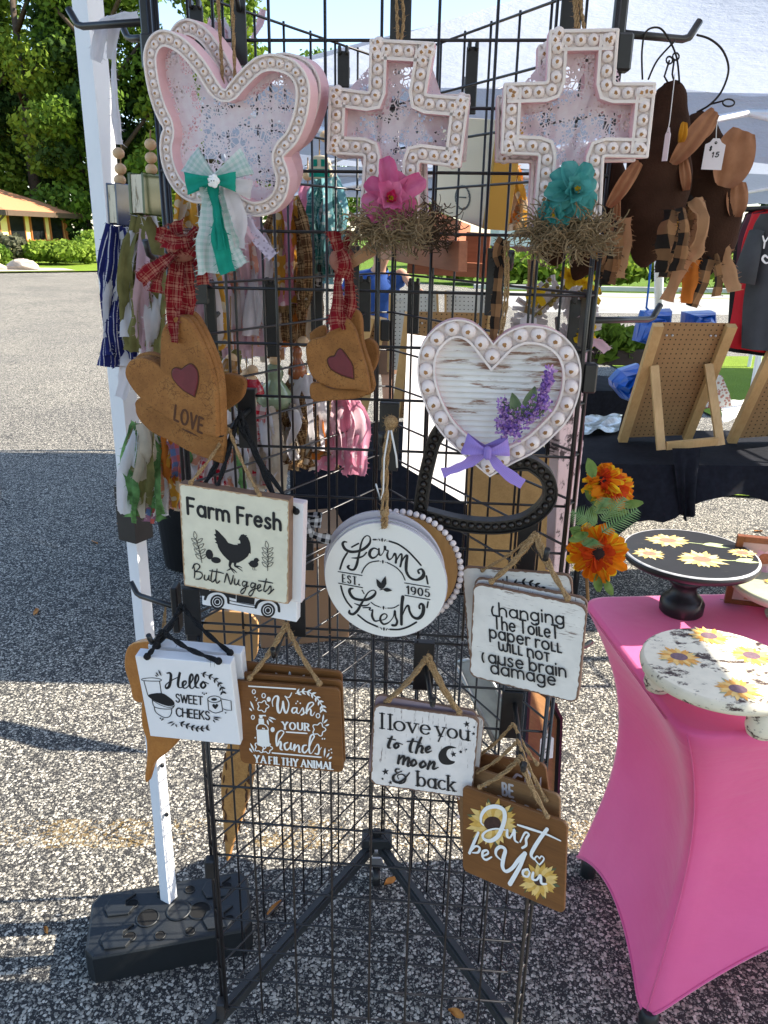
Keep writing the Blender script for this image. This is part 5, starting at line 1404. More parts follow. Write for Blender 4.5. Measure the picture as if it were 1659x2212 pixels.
# ---- moon and back
tm, fm, w, h = board('hanging_sign', 'whitewashed sign I love you to the moon and back with black crescent', [(807, 1519), (1036, 1552), (1020, 1724), (800, 1695)], 1.085, .005, [M_whitewash2, M_rubbed], r=.012, edge=M_rubbed)
A_ = Art(fm, 1460, 2600, .31344)
A_.text('I love', 205, 997, 838, 1082, 190, 30, serif=True, contrast=.4, gap=.14, space=.22, up=(0, -1)); A_.text('you', 905, 1092, 1325, 1152, 190, 29, serif=True, contrast=.4, gap=.14, up=(0, -1)); A_.text('back', 665, 1728, 1150, 1798, 185, 29, serif=True, contrast=.4, gap=.14, up=(0, -1))
for st in ([(345, 1100, 26), (310, 1180, 36), (300, 1236, 32), (330, 1245, 14)], [(290, 1122, 12), (390, 1142, 16)], [(412, 1180, 26), (376, 1210, 34), (392, 1248, 28), (432, 1220, 26), (418, 1182, 20), (482, 1200, 10)], [(615, 1130, 28), (580, 1220, 36), (580, 1288, 32), (612, 1300, 12)], [(540, 1162, 16), (640, 1160, 18), (720, 1185, 10)], [(722, 1110, 26), (682, 1200, 34), (652, 1308, 32)], [(660, 1270, 12), (710, 1215, 26), (736, 1240, 34), (722, 1300, 30), (752, 1305, 12)], [(770, 1275, 18), (830, 1250, 20), (822, 1222, 22), (782, 1250, 34), (792, 1300, 30), (852, 1280, 12)],
           [(440, 1340, 28), (425, 1440, 34)], [(425, 1420, 12), (480, 1350, 26), (502, 1362, 34), (487, 1450, 32)], [(490, 1440, 12), (540, 1370, 26), (562, 1382, 34), (547, 1470, 30), (578, 1470, 12)], [(627, 1390, 26), (592, 1430, 36), (607, 1473, 30), (655, 1440, 28), (640, 1395, 22)], [(747, 1410, 26), (707, 1450, 36), (722, 1493, 30), (775, 1460, 28), (756, 1413, 22)], [(832, 1410, 28), (802, 1510, 34)], [(815, 1480, 12), (870, 1420, 26), (888, 1440, 34), (872, 1510, 30), (938, 1490, 10)],
           [(570, 1560, 16), (500, 1640, 24), (430, 1682, 32), (372, 1660, 36), (366, 1602, 32), (420, 1562, 14), (470, 1540, 16)], [(420, 1562, 14), (390, 1540, 24), (402, 1512, 20), (440, 1512, 16)], [(430, 1640, 12), (420, 1592, 12), (480, 1580, 16), (522, 1620, 22), (500, 1680, 22), (440, 1697, 20)]): A_.S(st)
A_.build('lettering', M_ink, tm)
A_ = Art(fm, 1460, 2600, .31344)
A_.F([(1168, 1250), (1110, 1225), (1050, 1225), (980, 1265), (940, 1330), (945, 1400), (985, 1450), (1050, 1465), (1115, 1455), (1150, 1425), (1100, 1410), (1062, 1378), (1040, 1330), (1052, 1282), (1092, 1256)], smooth=3)
for (x, y, r_) in ((1298, 945, 45), (1395, 983, 20), (1385, 1067, 28), (1130, 1330, 42), (1222, 1298, 27), (1292, 1268, 18), (262, 1552, 48), (225, 1642, 20), (325, 1690, 30)): A_.star(x, y, r_)
A_.build('moon_and_stars', M_ink, tm)
hang(tm, fm, ((840, 1512), (992, 1538)), FP(922, 1428, .10), r=.0032, n=2)
t2, f2 = backboard('hanging_sign', 'whitewashed sign behind the moon sign, its plum top edge showing', fm.M, -.006, .006, -.014, -.05, w * .98, h, .005, [plain('plum_board', (.33, .24, .26), .6, .1, 20), M_rubbed], None, .012)
backboard('hanging_sign', 'pale whitewashed sign under the moon sign, a strip showing below', fm.M, .008, -.012, -.022, .0, w, h, .005, [M_whitewash2, M_rubbed], None, .012)
hang(t2, f2, ((832, 1516), (980, 1528)), FP(918, 1424, .085), r=.0022)
# ---- stack of brown signs
tj, fj, w, h = board('hanging_sign', 'brown Just be You sign with two painted sunflowers, front of its stack', [(1001, 1696), (1223, 1777), (1220, 1976), (997, 1880)], 1.0, .005, [M_brownsign, M_brownsign], r=.010)
gold = [plain('gold_petal_paint', (.62, .36, .075), .6, .25, 90), plain('brown_seed_paint', (.05, .022, .014), .7, .3, 200), plain('green_leaf_paint', (.10, .115, .055), .7, .2, 60), plain('pale_petal_paint', (.74, .50, .17), .6, .15, 90)]
A_ = Art(fj, 1800, 2900, .36161)
def sunflower(A_, cx, cy, r0, L, n=15, sq=.92, green=6, mats=(0, 1, 2, 3)):
    for k in range(green):
        a = 2 * math.pi * k / green + .35
        A_.leaf(cx + r0 * .7 * math.cos(a), cy + r0 * .7 * math.sin(a) * sq, cx + (L + r0) * 1.02 * math.cos(a), cy + (L + r0) * 1.02 * math.sin(a) * sq, L * .34, mat=mats[2])
    for ring in (0, 1):
        for k in range(n):
            a = 2 * math.pi * (k + .5 * ring) / n + rnd(-.1, .1); l_ = (L + r0) * rnd(.82, 1.05) * (1 - .12 * ring)
            A_.leaf(cx + r0 * .6 * math.cos(a), cy + r0 * .6 * math.sin(a) * sq, cx + l_ * math.cos(a), cy + l_ * math.sin(a) * sq, L * .36, mat=mats[3] if (k + ring) % 2 else mats[0])
    A_.ell(cx, cy, r0, r0 * sq * .9, mat=mats[1])
sunflower(A_, 475, 1085, 95, 205); A_.build('sunflower_picture', gold, tj)
A_ = Art(fj, 1800, 2900, .36161); sunflower(A_, 1000, 1715, 70, 165); A_.build('sunflower_picture', gold, tj)
A_ = Art(fj, 1800, 2900, .36161, lift=.0030)
for st in ([(380, 1100, 16), (352, 1060, 22), (362, 980, 30), (420, 912, 36), (520, 892, 42), (600, 930, 46), (616, 1010, 42), (592, 1110, 40), (542, 1218, 40), (460, 1272, 36), (392, 1256, 34), (372, 1210, 26), (420, 1162, 18), (520, 1138, 16), (620, 1150, 14)], [(645, 1150, 24), (642, 1218, 30), (672, 1235, 20), (710, 1182, 22), (722, 1152, 30), (726, 1258, 26), (762, 1290, 14)], [(785, 1285, 14), (840, 1182, 20), (882, 1200, 22), (852, 1250, 26), (852, 1318, 26), (808, 1350, 22)],
           [(1085, 1140, 36), (1010, 1240, 38), (940, 1350, 40), (907, 1428, 34), (940, 1475, 22)], [(760, 1095, 20), (900, 1140, 26), (1080, 1200, 22), (1232, 1270, 14)], [(325, 1180, 24), (280, 1280, 30), (225, 1408, 28)], [(225, 1408, 14), (290, 1332, 20), (340, 1350, 24), (320, 1398, 22), (260, 1402, 12)], [(370, 1440, 16), (430, 1412, 20), (422, 1376, 20), (376, 1390, 26), (372, 1448, 26), (410, 1480, 22), (472, 1448, 14)],
           [(572, 1480, 14), (522, 1430, 24), (522, 1372, 30), (570, 1336, 34), (622, 1370, 36), (602, 1460, 40), (592, 1558, 40), (630, 1608, 34), (700, 1570, 34), (770, 1480, 38), (842, 1408, 40)], [(842, 1412, 34), (790, 1540, 38), (730, 1650, 42), (672, 1748, 46)], [(872, 1582, 20), (822, 1602, 26), (822, 1650, 26), (870, 1664, 20), (890, 1612, 18), (850, 1582, 16)], [(932, 1620, 24), (922, 1688, 30), (970, 1700, 20), (1012, 1650, 26), (1022, 1738, 28), (1078, 1745, 16)]): A_.S(st)
A_.heart(1000, 1484, 50, fill=False, w=15)
A_.build('lettering', M_white_ink, tj)
hang(tj, fj, ((1036, 1700), (1183, 1764)), FP(1124, 1638, .165), r=.0026, n=2, spread=.008)
t2, f2 = backboard('hanging_sign', 'light brown sign reading BE, second in the sunflower sign stack', fj.M, -.024, .020, -.030, .02, w, h, .005, [M_brownsign2, M_brownsign2], None, .010)
A_ = Art(f2, 1800, 2900, .36161); A_.text('BE', 582, 770, 705, 800, 130, 24, gap=.22); A_.leaf(300, 680, 365, 660, 30); A_.leaf(355, 655, 410, 690, 30)
for (x, y) in ((540, 800), (690, 850), (840, 905), (980, 950)): A_.S([(x - 34, y + 26, 14), (x - 8, y - 16, 16), (x + 30, y - 4, 16), (x + 40, y + 30, 14)])
A_.build('lettering', plain('faded_white_ink', (.52, .46, .44), .6, .05), t2)
hang(t2, f2, ((1031, 1668), (1180, 1728)), FP(1118, 1604, .14), r=.0026)
t3, f3 = backboard('hanging_sign', 'reddish brown sign reading CAN with white stars, third in the sunflower sign stack', fj.M, -.050, .036, -.058, .16, w, h, .005, [M_brownsign3, M_brownsign3], None, .010)
A_ = Art(f3, 1800, 2900, .36161); A_.S([(790, 570, 24), (740, 550, 26), (695, 620, 30), (710, 690, 28)]); A_.S([(820, 740, 24), (870, 450, 34), (885, 720, 28)]); A_.S([(930, 740, 20), (960, 610, 22), (980, 720, 22), (1005, 580, 22), (1000, 740, 20)], smooth=False); A_.L(835, 680, 900, 690, 18)
A_.star(112, 800, 34); A_.star(97, 1015, 34); A_.star(122, 1060, 16); A_.S([(150, 470, 12), (128, 500, 14), (128, 600, 14)])
A_.build('lettering', plain('pale_pink_ink', (.66, .52, .50), .6, .05), t3)
hang(t3, f3, ((1022, 1640), (1160, 1650)), FP(1108, 1568, .09), r=.0026)

# round bead-edged sign behind the round board, its sunlit rim of beads showing at the right
Mr = fd.M @ Matrix.Translation((.014, -.002, -.06)); tr_ = root('round_sign', 'round bead-edged sign behind the round Farm Fresh sign, white beads at its right rim', 'sign', Mr)
rr_ = 134 * kc
MB().prism([(rr_ * .94 * math.cos(a * math.pi / 36), rr_ * .94 * math.sin(a * math.pi / 36)) for a in range(72)], -.006, 0, bev=.001).build('board', wood('honey_board', (.52, .28, .10), (.36, .17, .055), (30, 3, 30), .5, 1.0), tr_, M=Mr)
mb = MB()
for i in range(56): a = i * 2 * math.pi / 56; mb.ball((rr_ * math.cos(a), rr_ * math.sin(a), 0), rr_ * .054, n=10, m=7)
mb.build('bead_border', M_bead, tr_, M=Mr)
# ================================================================== CLOTH, FLOWERS, DOUGH HEARTS
F_red = fabric('red_plaid_rag', (.19, .008, .014), .25, .2, pat='plaid', col2=(.40, .18, .13), s=120)
F_teal = fabric('teal_gauze', (.02, .36, .27), .2, .4)
F_mint = fabric('mint_gingham', (.48, .66, .62), .06, .45, pat='gingham', col2=(.72, .78, .77), s=130)
F_white = fabric('white_cotton', (.74, .71, .74), .05, .4)
F_cream = fabric('cream_muslin', (.62, .53, .42), .1, .45)
F_navy = fabric('navy_stitched', (.018, .022, .12), .2, .2, pat='stripe', col2=(.6, .6, .66), s=110)
F_olive = fabric('olive_scrim', (.22, .20, .075), .25, .35)
F_pink = fabric('pink_cotton', (.72, .30, .42), .12, .45, pat='dots', col2=(.8, .62, .68), s=45)
F_pinkp = fabric('pale_pink_cotton', (.70, .48, .54), .08, .45)
F_gold = fabric('gold_floral', (.66, .34, .05), .15, .5, pat='floral', col2=(.74, .62, .42), s=60)
F_brownp = fabric('brown_plaid', (.11, .055, .025), .25, .3, pat='plaid', col2=(.55, .36, .18), s=75)
F_tanchk = fabric('tan_black_check', (.36, .19, .09), .12, .3, pat='gingham', col2=(.022, .018, .016), s=30)
F_coral = fabric('coral_print', (.72, .33, .22), .15, .5, pat='floral', col2=(.78, .62, .5), s=70)
F_burlap = fabric('burlap', (.30, .19, .09), .2, .35, pat='gingham', col2=(.42, .29, .15), s=350)
F_tealp = fabric('teal_plaid', (.03, .15, .14), .2, .35, pat='plaid', col2=(.4, .55, .52), s=60)
F_aqua = fabric('aqua_dots', (.25, .52, .56), .1, .45, pat='dots', col2=(.7, .78, .78), s=90)
F_bwchk = fabric('black_white_gingham', (.62, .60, .60), .05, .3, pat='gingham', col2=(.012, .012, .014), s=80)
F_redw = fabric('red_white_gingham', (.55, .02, .04), .1, .45, pat='gingham', col2=(.75, .68, .66), s=70)
F_green = fabric('green_tie_dye', (.16, .33, .12), .6, .5)
F_blue = fabric('blue_red_patch', (.55, .12, .10), .1, .4, pat='gingham', col2=(.12, .2, .4), s=40)
F_tan = fabric('tan_linen', (.46, .26, .14), .12, .35)
F_lav = fabric('lilac_lace_strip', (.60, .53, .66), .06, .4, pat='dots', col2=(.38, .32, .42), s=200)
F_orange = fabric('orange_cotton', (.55, .17, .03), .15, .4)
def rag(parent, pts, wpx, mat, name='rag_strip', fray=1.0, fold=1.0, wob=.25, M=None, end=None, twist=.5, n=5):
    """torn cloth strip through pixel points (x, y, Y); width in photo px"""
    q = [P(x, y, Y) for x, y, Y in pts]
    k = pxsize(pts[0][0], pts[0][1], pts[0][2])
    q = [Vector(a) for a in spline([tuple(a) for a in q], n)]
    m = len(q); ph = rnd(0, 6)
    W = [max(.002, wpx * k * (.9 + .16 * math.sin(i * .37 + ph) + .08 * math.sin(i * 1.3 + ph * 2)) * (1 + rnd(-.05, .05))) for i in range(m)]
    if end: W = [w * (1 - (1 - end) * i / (m - 1)) for i, w in enumerate(W)]
    nr = []
    for i in range(m):
        a = twist * math.sin(i * .33 + ph) + rnd(-.06, .06)
        nr.append((math.sin(a), -math.cos(a), .1))
        q[i] = q[i] + Vector((rnd(-1, 1), rnd(-1, 1), 0)) * wpx * k * wob * .12
    mb = MB(); mb.strip(q, W, nr, curl=rnd(-.22, .22), fold=fold)
    base = len(mb.v)
    nf = int(m * 3 * fray)
    for _ in range(nf):                       # loose threads along the torn edges
        i = random.randrange(m); e = random.choice((0, 4))
        p = Vector(mb.v[i * 5 + e]); c = Vector(mb.v[i * 5 + 2]); d = (p - c).normalized() if (p - c).length > 1e-6 else Vector((1, 0, 0))
        L = rnd(.002, .006); t = Vector((rnd(-.5, .5), rnd(-.4, .4), rnd(-1, .3))) * L
        uv = mb_uv(mb, i, e)
        mb.add([p, p + Vector((0, 0, .0009)), p + d * L + t], [(0, 1, 2)], uvs=[uv] * 3)
    return mb.build(name, mat, parent)
def mb_uv(mb, i, e): return (.003 * e, .002 * i)
def fringe(parent, x, y, Y, wpx, L, mat): pass
def bowloop(mb, c, d, L, W, depth=.012, mat=0, nrm=Vector((0, -1, 0)), w0=.3):
    d = d.normalized(); s = d.cross(nrm).normalized()
    def fn(u, v):
        t = math.pi * u
        al = L * math.sin(t) ** .8 if u < 1 else 0
        return c + d * al + nrm * (depth * math.cos(t)) + s * (W * (v - .5) * (w0 + (1 - w0) * math.sin(t)) ) + nrm * .0025 * math.sin(v * 9 + u * 6)
    mb.grid(fn, 14, 5, mat, uvs=(2 * L, W))
def petal(mb, c, n, a, L, W, tilt, cup=.25, curl=.2, mat=0, up=None, nu=6, nv=7, ruff=.13):
    n = n.normalized(); x = n.orthogonal().normalized(); y = n.cross(x)
    r = x * math.cos(a) + y * math.sin(a); s = n.cross(r)
    r2 = r * math.cos(tilt) + n * math.sin(tilt); n2 = n * math.cos(tilt) - r * math.sin(tilt)
    ph = rnd(0, 6)
    def fn(u, v):
        q = 2 * u - 1
        w = W * math.sqrt(max(.02, 1 - ((v - .62) / .63) ** 2))
        return c + r2 * (L * (v - .08 * q * q * v)) + s * (w * q * .5) + n2 * (L * (cup * q * q * .5 - curl * v * v + ruff * math.sin(ph + q * 4) * v))
    mb.grid(fn, nu, nv, mat)
# ---- salt dough hearts --------------------------------------------
def doughmat():
    m, t = newmat('salt_dough', .75, .25)
    v = t.coord()
    c = t.ramp(t.noise(v, 18, 6, .7), [(.3, (.17, .068, .018)), (.55, (.29, .125, .036)), (.8, (.36, .185, .065))])
    sp = t.ramp(t.noise(v, 380, 3, .6), [(.30, (.25, .2, .15)), (.42, (1, 1, 1))])
    c = t.mix(.75, c, sp, 'MULTIPLY')
    vo = t.n('TexVoronoi'); vo.feature = 'DISTANCE_TO_EDGE'; vo.inputs['Scale'].default_value = 130
    wv = t.n('VectorMath'); wv.operation = 'MULTIPLY_ADD'; nz = t.n('TexNoise'); nz.inputs['Scale'].default_value = 60; t.l(v, nz.inputs['Vector']); t.l(nz.outputs['Color'], wv.inputs[0]); wv.inputs[1].default_value = (.02, .02, .02); t.l(v, wv.inputs[2]); t.l(wv.outputs[0], vo.inputs['Vector'])
    ck = t.math('MULTIPLY', t.math('LESS_THAN', vo.outputs['Distance'], .035), t.math('GREATER_THAN', t.noise(v, 22, 4), .56))
    c = t.mix(t.math('MULTIPLY', ck, .7), c, (.09, .034, .010))
    t.l(c, t.b.inputs['Base Color']); t.bump(t.math('SUBTRACT', t.noise(v, 260, 4), ck), .5, .002)
    return m
M_dough = doughmat(); M_doughdk = plain('stamped_dark_dough', (.075, .028, .010), .8, .2, 60); M_maroon = plain('maroon_clay', (.12, .014, .020), .5, .15, 60, .4, bump=.1)
def dough(name, label, outline, yaw, Y, T=.010, tilt=0.0, group=None, cusp=(0, 6)):
    cx = sum(p[0] for p in outline) / len(outline); cy = sum(p[1] for p in outline) / len(outline)
    fr = Frame(plane_frame(P(cx, cy, Y), yaw, tilt))
    t = root(name, label, 'heart ornament', fr.M, group)
    pts = [fr.l2(*p) for p in outline]
    a, b = cusp
    o = spline(pts[a:b + 1], 6)[:-1] + spline(pts[b:] + pts[:1], 6)[:-1]
    MB().prism(o, -T, 0, bev=T * .22).build('dough_heart', M_dough, t, M=fr.M)
    return t, fr
def d4(*pts): return [(x / 3, 540 + y / 3) for x, y in pts]
DH = d4((1035, 755), (1040, 560), (1075, 475), (1150, 430), (1230, 475), (1340, 700), (1390, 900), (1402, 1215), (1300, 1190), (1180, 1150), (1050, 1070), (950, 1000), (870, 920), (815, 830), (812, 765), (845, 715), (905, 698), (970, 715))
h1, fh1 = dough('dough_heart', 'large brown salt dough heart stamped LOVE with maroon clay heart, front of bunch', DH, .30, 1.065, cusp=(0, 7))
A_ = Art(fh1, 0, 1000, .61724)
A_.text('LOVE', 1128, 1098, 1312, 1188, 92, 15, gap=.22, up=(.10, -1), mat=0)
A_.S([(1180, 1158, 6), (1230, 1180, 12), (1285, 1208, 4)])
A_.build('stamped_lettering', M_doughdk, h1)
def mheart(A_, pts): 
    o = [A_.p(*p) for p in pts]; return spline(o[:5], 5)[:-1] + spline(o[4:] + o[:1], 5)[:-1]
A_ = Art(fh1, 0, 1000, .61724)
hp = [(1180, 775), (1235, 740), (1275, 775), (1285, 850), (1262, 948), (1190, 905), (1130, 840), (1118, 790), (1140, 765)]
o = mheart(A_, hp); MB().prism(offset_loop(o, -.0015), -.001, .0006).build('heart_recess', M_doughdk, h1, M=fh1.M)
MB().prism(o, 0, .0022, bev=.0012).build('clay_heart', M_maroon, h1, M=fh1.M)
for k, (off, yaw, Y, lb) in enumerate([((10, -3), .32, 1.085, 'brown salt dough heart just behind the LOVE heart, only its edge showing'), ((16, -12), .34, 1.105, 'brown salt dough heart third in the LOVE bunch, top edge showing')]):
    dough('dough_heart', lb, [(x + off[0], y + off[1]) for x, y in DH], yaw, Y, cusp=(0, 7))
D2 = d4((1150, 870), (900, 960), (875, 1030), (900, 1100), (980, 1180), (1100, 1240), (1250, 1320), (1440, 1388), (1450, 1240), (1440, 1000), (1380, 880), (1250, 840))
dough('dough_heart', 'cracked brown dough heart hanging lowest in the LOVE bunch, tip pointing down', D2, .30, 1.10, cusp=(0, 7))
D3 = d4((1330, 900), (1420, 815), (1500, 805), (1575, 840), (1580, 910), (1545, 980), (1440, 1055), (1330, 1120), (1240, 1010), (1230, 920))
dough('dough_heart', 'cracked brown dough heart lobe sticking out right of the LOVE heart', D3, .25, 1.14, cusp=(0, 7))
def d5(*pts): return [(553 + x / 3, 540 + y / 3) for x, y in pts]
DS = d5((445, 560), (520, 470), (575, 440), (640, 520), (680, 660), (720, 800), (738, 930), (640, 905), (520, 900), (400, 855), (345, 790), (322, 680), (325, 620), (360, 580), (400, 572))
h2_, fs_ = dough('dough_heart', 'smaller brown dough heart with plain maroon clay heart, front of second bunch', DS, .22, 1.075, cusp=(0, 6))
A_ = Art(fs_, 1024, 1000, .61724)
hp = [(510, 690), (545, 642), (590, 690), (625, 750), (632, 832), (560, 810), (490, 770), (466, 720), (480, 695)]
o = mheart(A_, hp); MB().prism(offset_loop(o, -.0015), -.001, .0006).build('heart_recess', M_doughdk, h2_, M=fs_.M)
MB().prism(o, 0, .0022, bev=.0012).build('clay_heart', M_maroon, h2_, M=fs_.M)
for pts, yaw, Y, lb in ((d5((560, 420), (620, 380), (675, 430), (690, 600), (740, 760), (765, 880), (730, 940), (600, 930), (520, 800), (500, 600)), .3, 1.095, 'brown dough heart second in the small bunch, right edge showing'),
                        (d5((640, 640), (720, 575), (780, 620), (785, 720), (745, 800), (680, 830), (600, 780), (580, 680)), .25, 1.12, 'brown dough heart lobe at the right of the small bunch'),
                        (d5((420, 860), (500, 900), (740, 900), (715, 940), (640, 965), (380, 985), (350, 950), (352, 870)), .15, 1.09, 'pale brown dough heart hanging lowest in the small bunch'),
                        (d5((345, 540), (400, 500), (450, 500), (450, 620), (400, 650), (350, 620)), .1, 1.115, 'brown dough heart lobe at the upper left of the small bunch')):
    dough('dough_heart', lb, pts, yaw, Y, cusp=(0, 5))
# red plaid rags the bunches hang from
rg = root('rag_hanger', 'red plaid rag knotted on its hook, holding the LOVE heart bunch', 'rag', loc=P(395, 540, 1.08))
for pts, w in (([(385, 540, 1.07), (378, 600, 1.06), (374, 680, 1.058), (378, 740, 1.055)], 34), ([(398, 530, 1.08), (402, 600, 1.08), (404, 660, 1.085), (396, 712, 1.09)], 36), ([(390, 535, 1.065), (360, 560, 1.05), (325, 585, 1.045), (302, 605, 1.045)], 30), ([(385, 545, 1.06), (345, 590, 1.05), (337, 632, 1.05)], 28),
               ([(395, 535, 1.06), (360, 512, 1.05), (336, 505, 1.05)], 30), ([(400, 530, 1.065), (384, 505, 1.06), (378, 478, 1.06)], 34), ([(405, 530, 1.07), (428, 508, 1.06), (437, 500, 1.06)], 34), ([(405, 540, 1.07), (432, 575, 1.06), (438, 615, 1.06)], 24), ([(370, 540, 1.055), (400, 530, 1.05), (425, 545, 1.05)], 34), ([(352, 520, 1.05), (385, 525, 1.045), (420, 520, 1.05)], 30)):
    rag(rg, pts, w, F_red, fray=2.2)
mb = MB(); mb.ball(P(395, 535, 1.065), .022, n=10, m=7, sq=(1, .6, .8)); mb.build('knot', F_red, rg)
rg2 = root('rag_hanger', 'red plaid rag with one tan frayed end holding the smaller heart bunch', 'rag', loc=P(735, 560, 1.08))
for pts, w, m_ in (([(735, 560, 1.08), (730, 620, 1.075), (728, 680, 1.07), (731, 712, 1.065)], 34, F_red), ([(748, 560, 1.09), (754, 610, 1.09), (756, 650, 1.09), (744, 690, 1.09)], 32, F_red), ([(738, 565, 1.07), (728, 530, 1.06), (722, 500, 1.06)], 28, F_red), ([(742, 560, 1.07), (750, 525, 1.065), (762, 505, 1.065)], 22, F_red), ([(742, 575, 1.065), (770, 560, 1.06), (808, 535, 1.06)], 26, F_tan), ([(735, 540, 1.06), (745, 570, 1.055), (738, 600, 1.06)], 30, F_red)):
    rag(rg2, pts, w, m_, fray=2.2)
mb = MB(); mb.ball(P(740, 562, 1.07), .018, n=10, m=7, sq=(1, .6, .9)); mb.build('knot', F_red, rg2)

# ---- teal bow of the butterfly ------------------------------------
bw = root('rag_bow', 'teal and mint gingham rag bow with white button on the butterfly', 'bow', loc=P(461, 390, 1.04))
k = pxsize(461, 390, 1.04); c = P(461, 390, 1.035)
for d, L, W, m_, nm in (((-.75, 0, .62), 66, 62, F_mint, 'bow_loop'), ((.92, 0, .5), 84, 56, F_mint, 'bow_loop'), ((-.98, 0, -.12), 58, 46, F_teal, 'bow_loop'), ((.98, 0, -.05), 50, 40, F_teal, 'bow_loop'), ((.95, 0, -.2), 82, 40, F_white, 'bow_loop')):
    mb = MB(); bowloop(mb, c + Vector((0, .004 if m_ is not F_teal else -.006, 0)), Vector(d), L * k, W * k, .010); mb.build(nm, m_, bw)
for pts, w, m_ in (([(452, 405, 1.035), (449, 470, 1.03), (447, 530, 1.03), (448, 592, 1.03)], 44, F_mint), ([(462, 400, 1.03), (468, 450, 1.025), (475, 520, 1.025), (492, 590, 1.03)], 34, F_teal), ([(458, 402, 1.03), (470, 470, 1.022), (478, 540, 1.022)], 26, F_teal), ([(475, 405, 1.035), (486, 470, 1.03), (500, 530, 1.035), (520, 575, 1.04)], 34, F_mint), ([(490, 410, 1.04), (510, 470, 1.04), (512, 535, 1.04)], 44, F_white), ([(530, 465, 1.06), (545, 500, 1.06), (590, 555, 1.06)], 26, F_lav), ([(518, 470, 1.05), (530, 500, 1.05), (545, 520, 1.05)], 20, F_pinkp)):
    rag(bw, pts, w, m_, 'bow_tail', fray=1.5)
bn = MB(); cc = P(461, 391, 1.018); Mb = plane_frame(cc, .15)
for a in range(5): bn.ball((math.cos(a * 1.2566) * .0042, math.sin(a * 1.2566) * .0042, 0), .0042, Mb, 8, 6, sq=(1, 1, .4))
bn.ball((0, 0, .001), .0045, Mb, 8, 6, sq=(1, 1, .4)); b_ = bn.build('button', plain('white_button', (.8, .79, .78), .3, .02), bw)
bh = MB(); bh.ball((-.0016, 0, .0028), .0008, Mb, 6, 4); bh.ball((.0016, 0, .0028), .0008, Mb, 6, 4); bh.build('button_hole', M_ink, b_)

# ---- silk flowers and moss ----------------------------------------
def petalmat(name, a, b, tr=.45):
    m, t = newmat(name, .75, .2)
    c = t.ramp(t.noise(t.coord(), 45, 3), [(.3, a), (.7, b)])
    t.l(c, t.b.inputs['Base Color']); translucent(t, c, tr); return m
PM_pink = petalmat('pink_petal', (.62, .10, .26), (.74, .24, .42)); PM_hot = petalmat('hot_pink_petal', (.60, .012, .09), (.66, .05, .17))
PM_teal = petalmat('teal_petal', (.05, .30, .29), (.13, .42, .40)); PM_yel = petalmat('yellow_stamen', (.62, .38, .01), (.7, .5, .04))
def silkflower(label, x, y, Y, Rr, m_out, m_in, tiltn=(.1, -1, .15), extra=None, group=None):
    c = P(x, y, Y); t = root('silk_flower', label, 'flower', loc=c, group=group); n = Vector(tiltn).normalized(); k = pxsize(x, y, Y); r = Rr * k
    for i in range(9):
        mb = MB(); petal(mb, c - n * .004, n, i * .698 + rnd(-.15, .15), r * rnd(.92, 1.12), r * rnd(.62, .78), rnd(.02, .3), .3, rnd(.1, .35)); mb.build('petal', m_out, t)
    for i in range(6):
        mb = MB(); petal(mb, c + n * .003, n, i * 1.05 + .4, r * rnd(.55, .72), r * rnd(.5, .6), rnd(.55, .85), .4, rnd(.0, .2)); mb.build('petal', m_out, t)
    mb = MB()
    for i in range(7): petal(mb, c + n * .005, n, i * .9, r * rnd(.3, .42), r * .3, rnd(.8, 1.2), .5, 0, 0)
    mb.build('inner_petals', m_in, t)
    mb = MB()
    for i in range(26): mb.ball(c + n * .010 + Vector((rnd(-1, 1), rnd(-.3, .3), rnd(-1, 1))) * r * .11, r * .035, n=6, m=4)
    mb.build('stamens', PM_yel, t)
    return t, c, n, r
t, c, n, r = silkflower('pink silk flower with hot pink centre at the foot of the first cross', 842, 432, 1.035, 62, PM_pink, PM_hot, (.12, -1, .2))
for (x, y, a, L) in ((800, 420, 2.9, 1.1), (793, 465, 4.0, .9)):
    mb = MB(); petal(mb, c, n, a, r * 1.45, r * .7, .1, .3, .2); mb.build('petal', PM_pink, t)
silkflower('teal silk flower with yellow centre at the foot of the second cross', 1240, 412, 1.01, 60, PM_teal, PM_teal, (.15, -1, .1))
silkflower('small teal silk flower half opened beside the larger teal one', 1198, 462, 1.012, 38, PM_teal, PM_teal, (-.3, -1, -.2))
def moss(label, x, y, rx, ry, Y, n, m_):
    c = P(x, y, Y); k = pxsize(x, y, Y); mb = MB()
    for _ in range(n):
        u = rnd(-1, 1); v = rnd(-1, 1) * math.sqrt(1 - u * u * .6)
        p = c + Vector((u * rx * k, rnd(-.012, .012), v * ry * k)); a = rnd(0, 6.28); rr = rnd(.003, .0065); pts = []
        d = Vector((rnd(-1, 1), rnd(-.6, .6), rnd(-.7, .5))).normalized() * .0035
        for i in range(9):
            a += rnd(.3, 1.1); p = p + d + Vector((math.cos(a), math.sin(a * .7) * .5, math.sin(a))) * rr * .55; pts.append(p.copy())
        mb.tube(pts, rnd(.0004, .0009), 4, caps=False)
    t = mb.build('moss', m_); return tag(t, label, 'moss')
M_moss = plain('dried_moss', (.22, .155, .085), .95, .4, 60)
moss('curly dried moss under the pink silk flower', 838, 490, 56, 22, 1.045, 560, M_moss)
moss('curly dried moss under the teal silk flowers', 1222, 500, 74, 28, 1.025, 720, M_moss)
moss('dark curly moss tuft on the cross behind the pink flower', 925, 488, 36, 32, 1.13, 220, plain('dark_moss', (.09, .06, .035), .95, .4, 60))

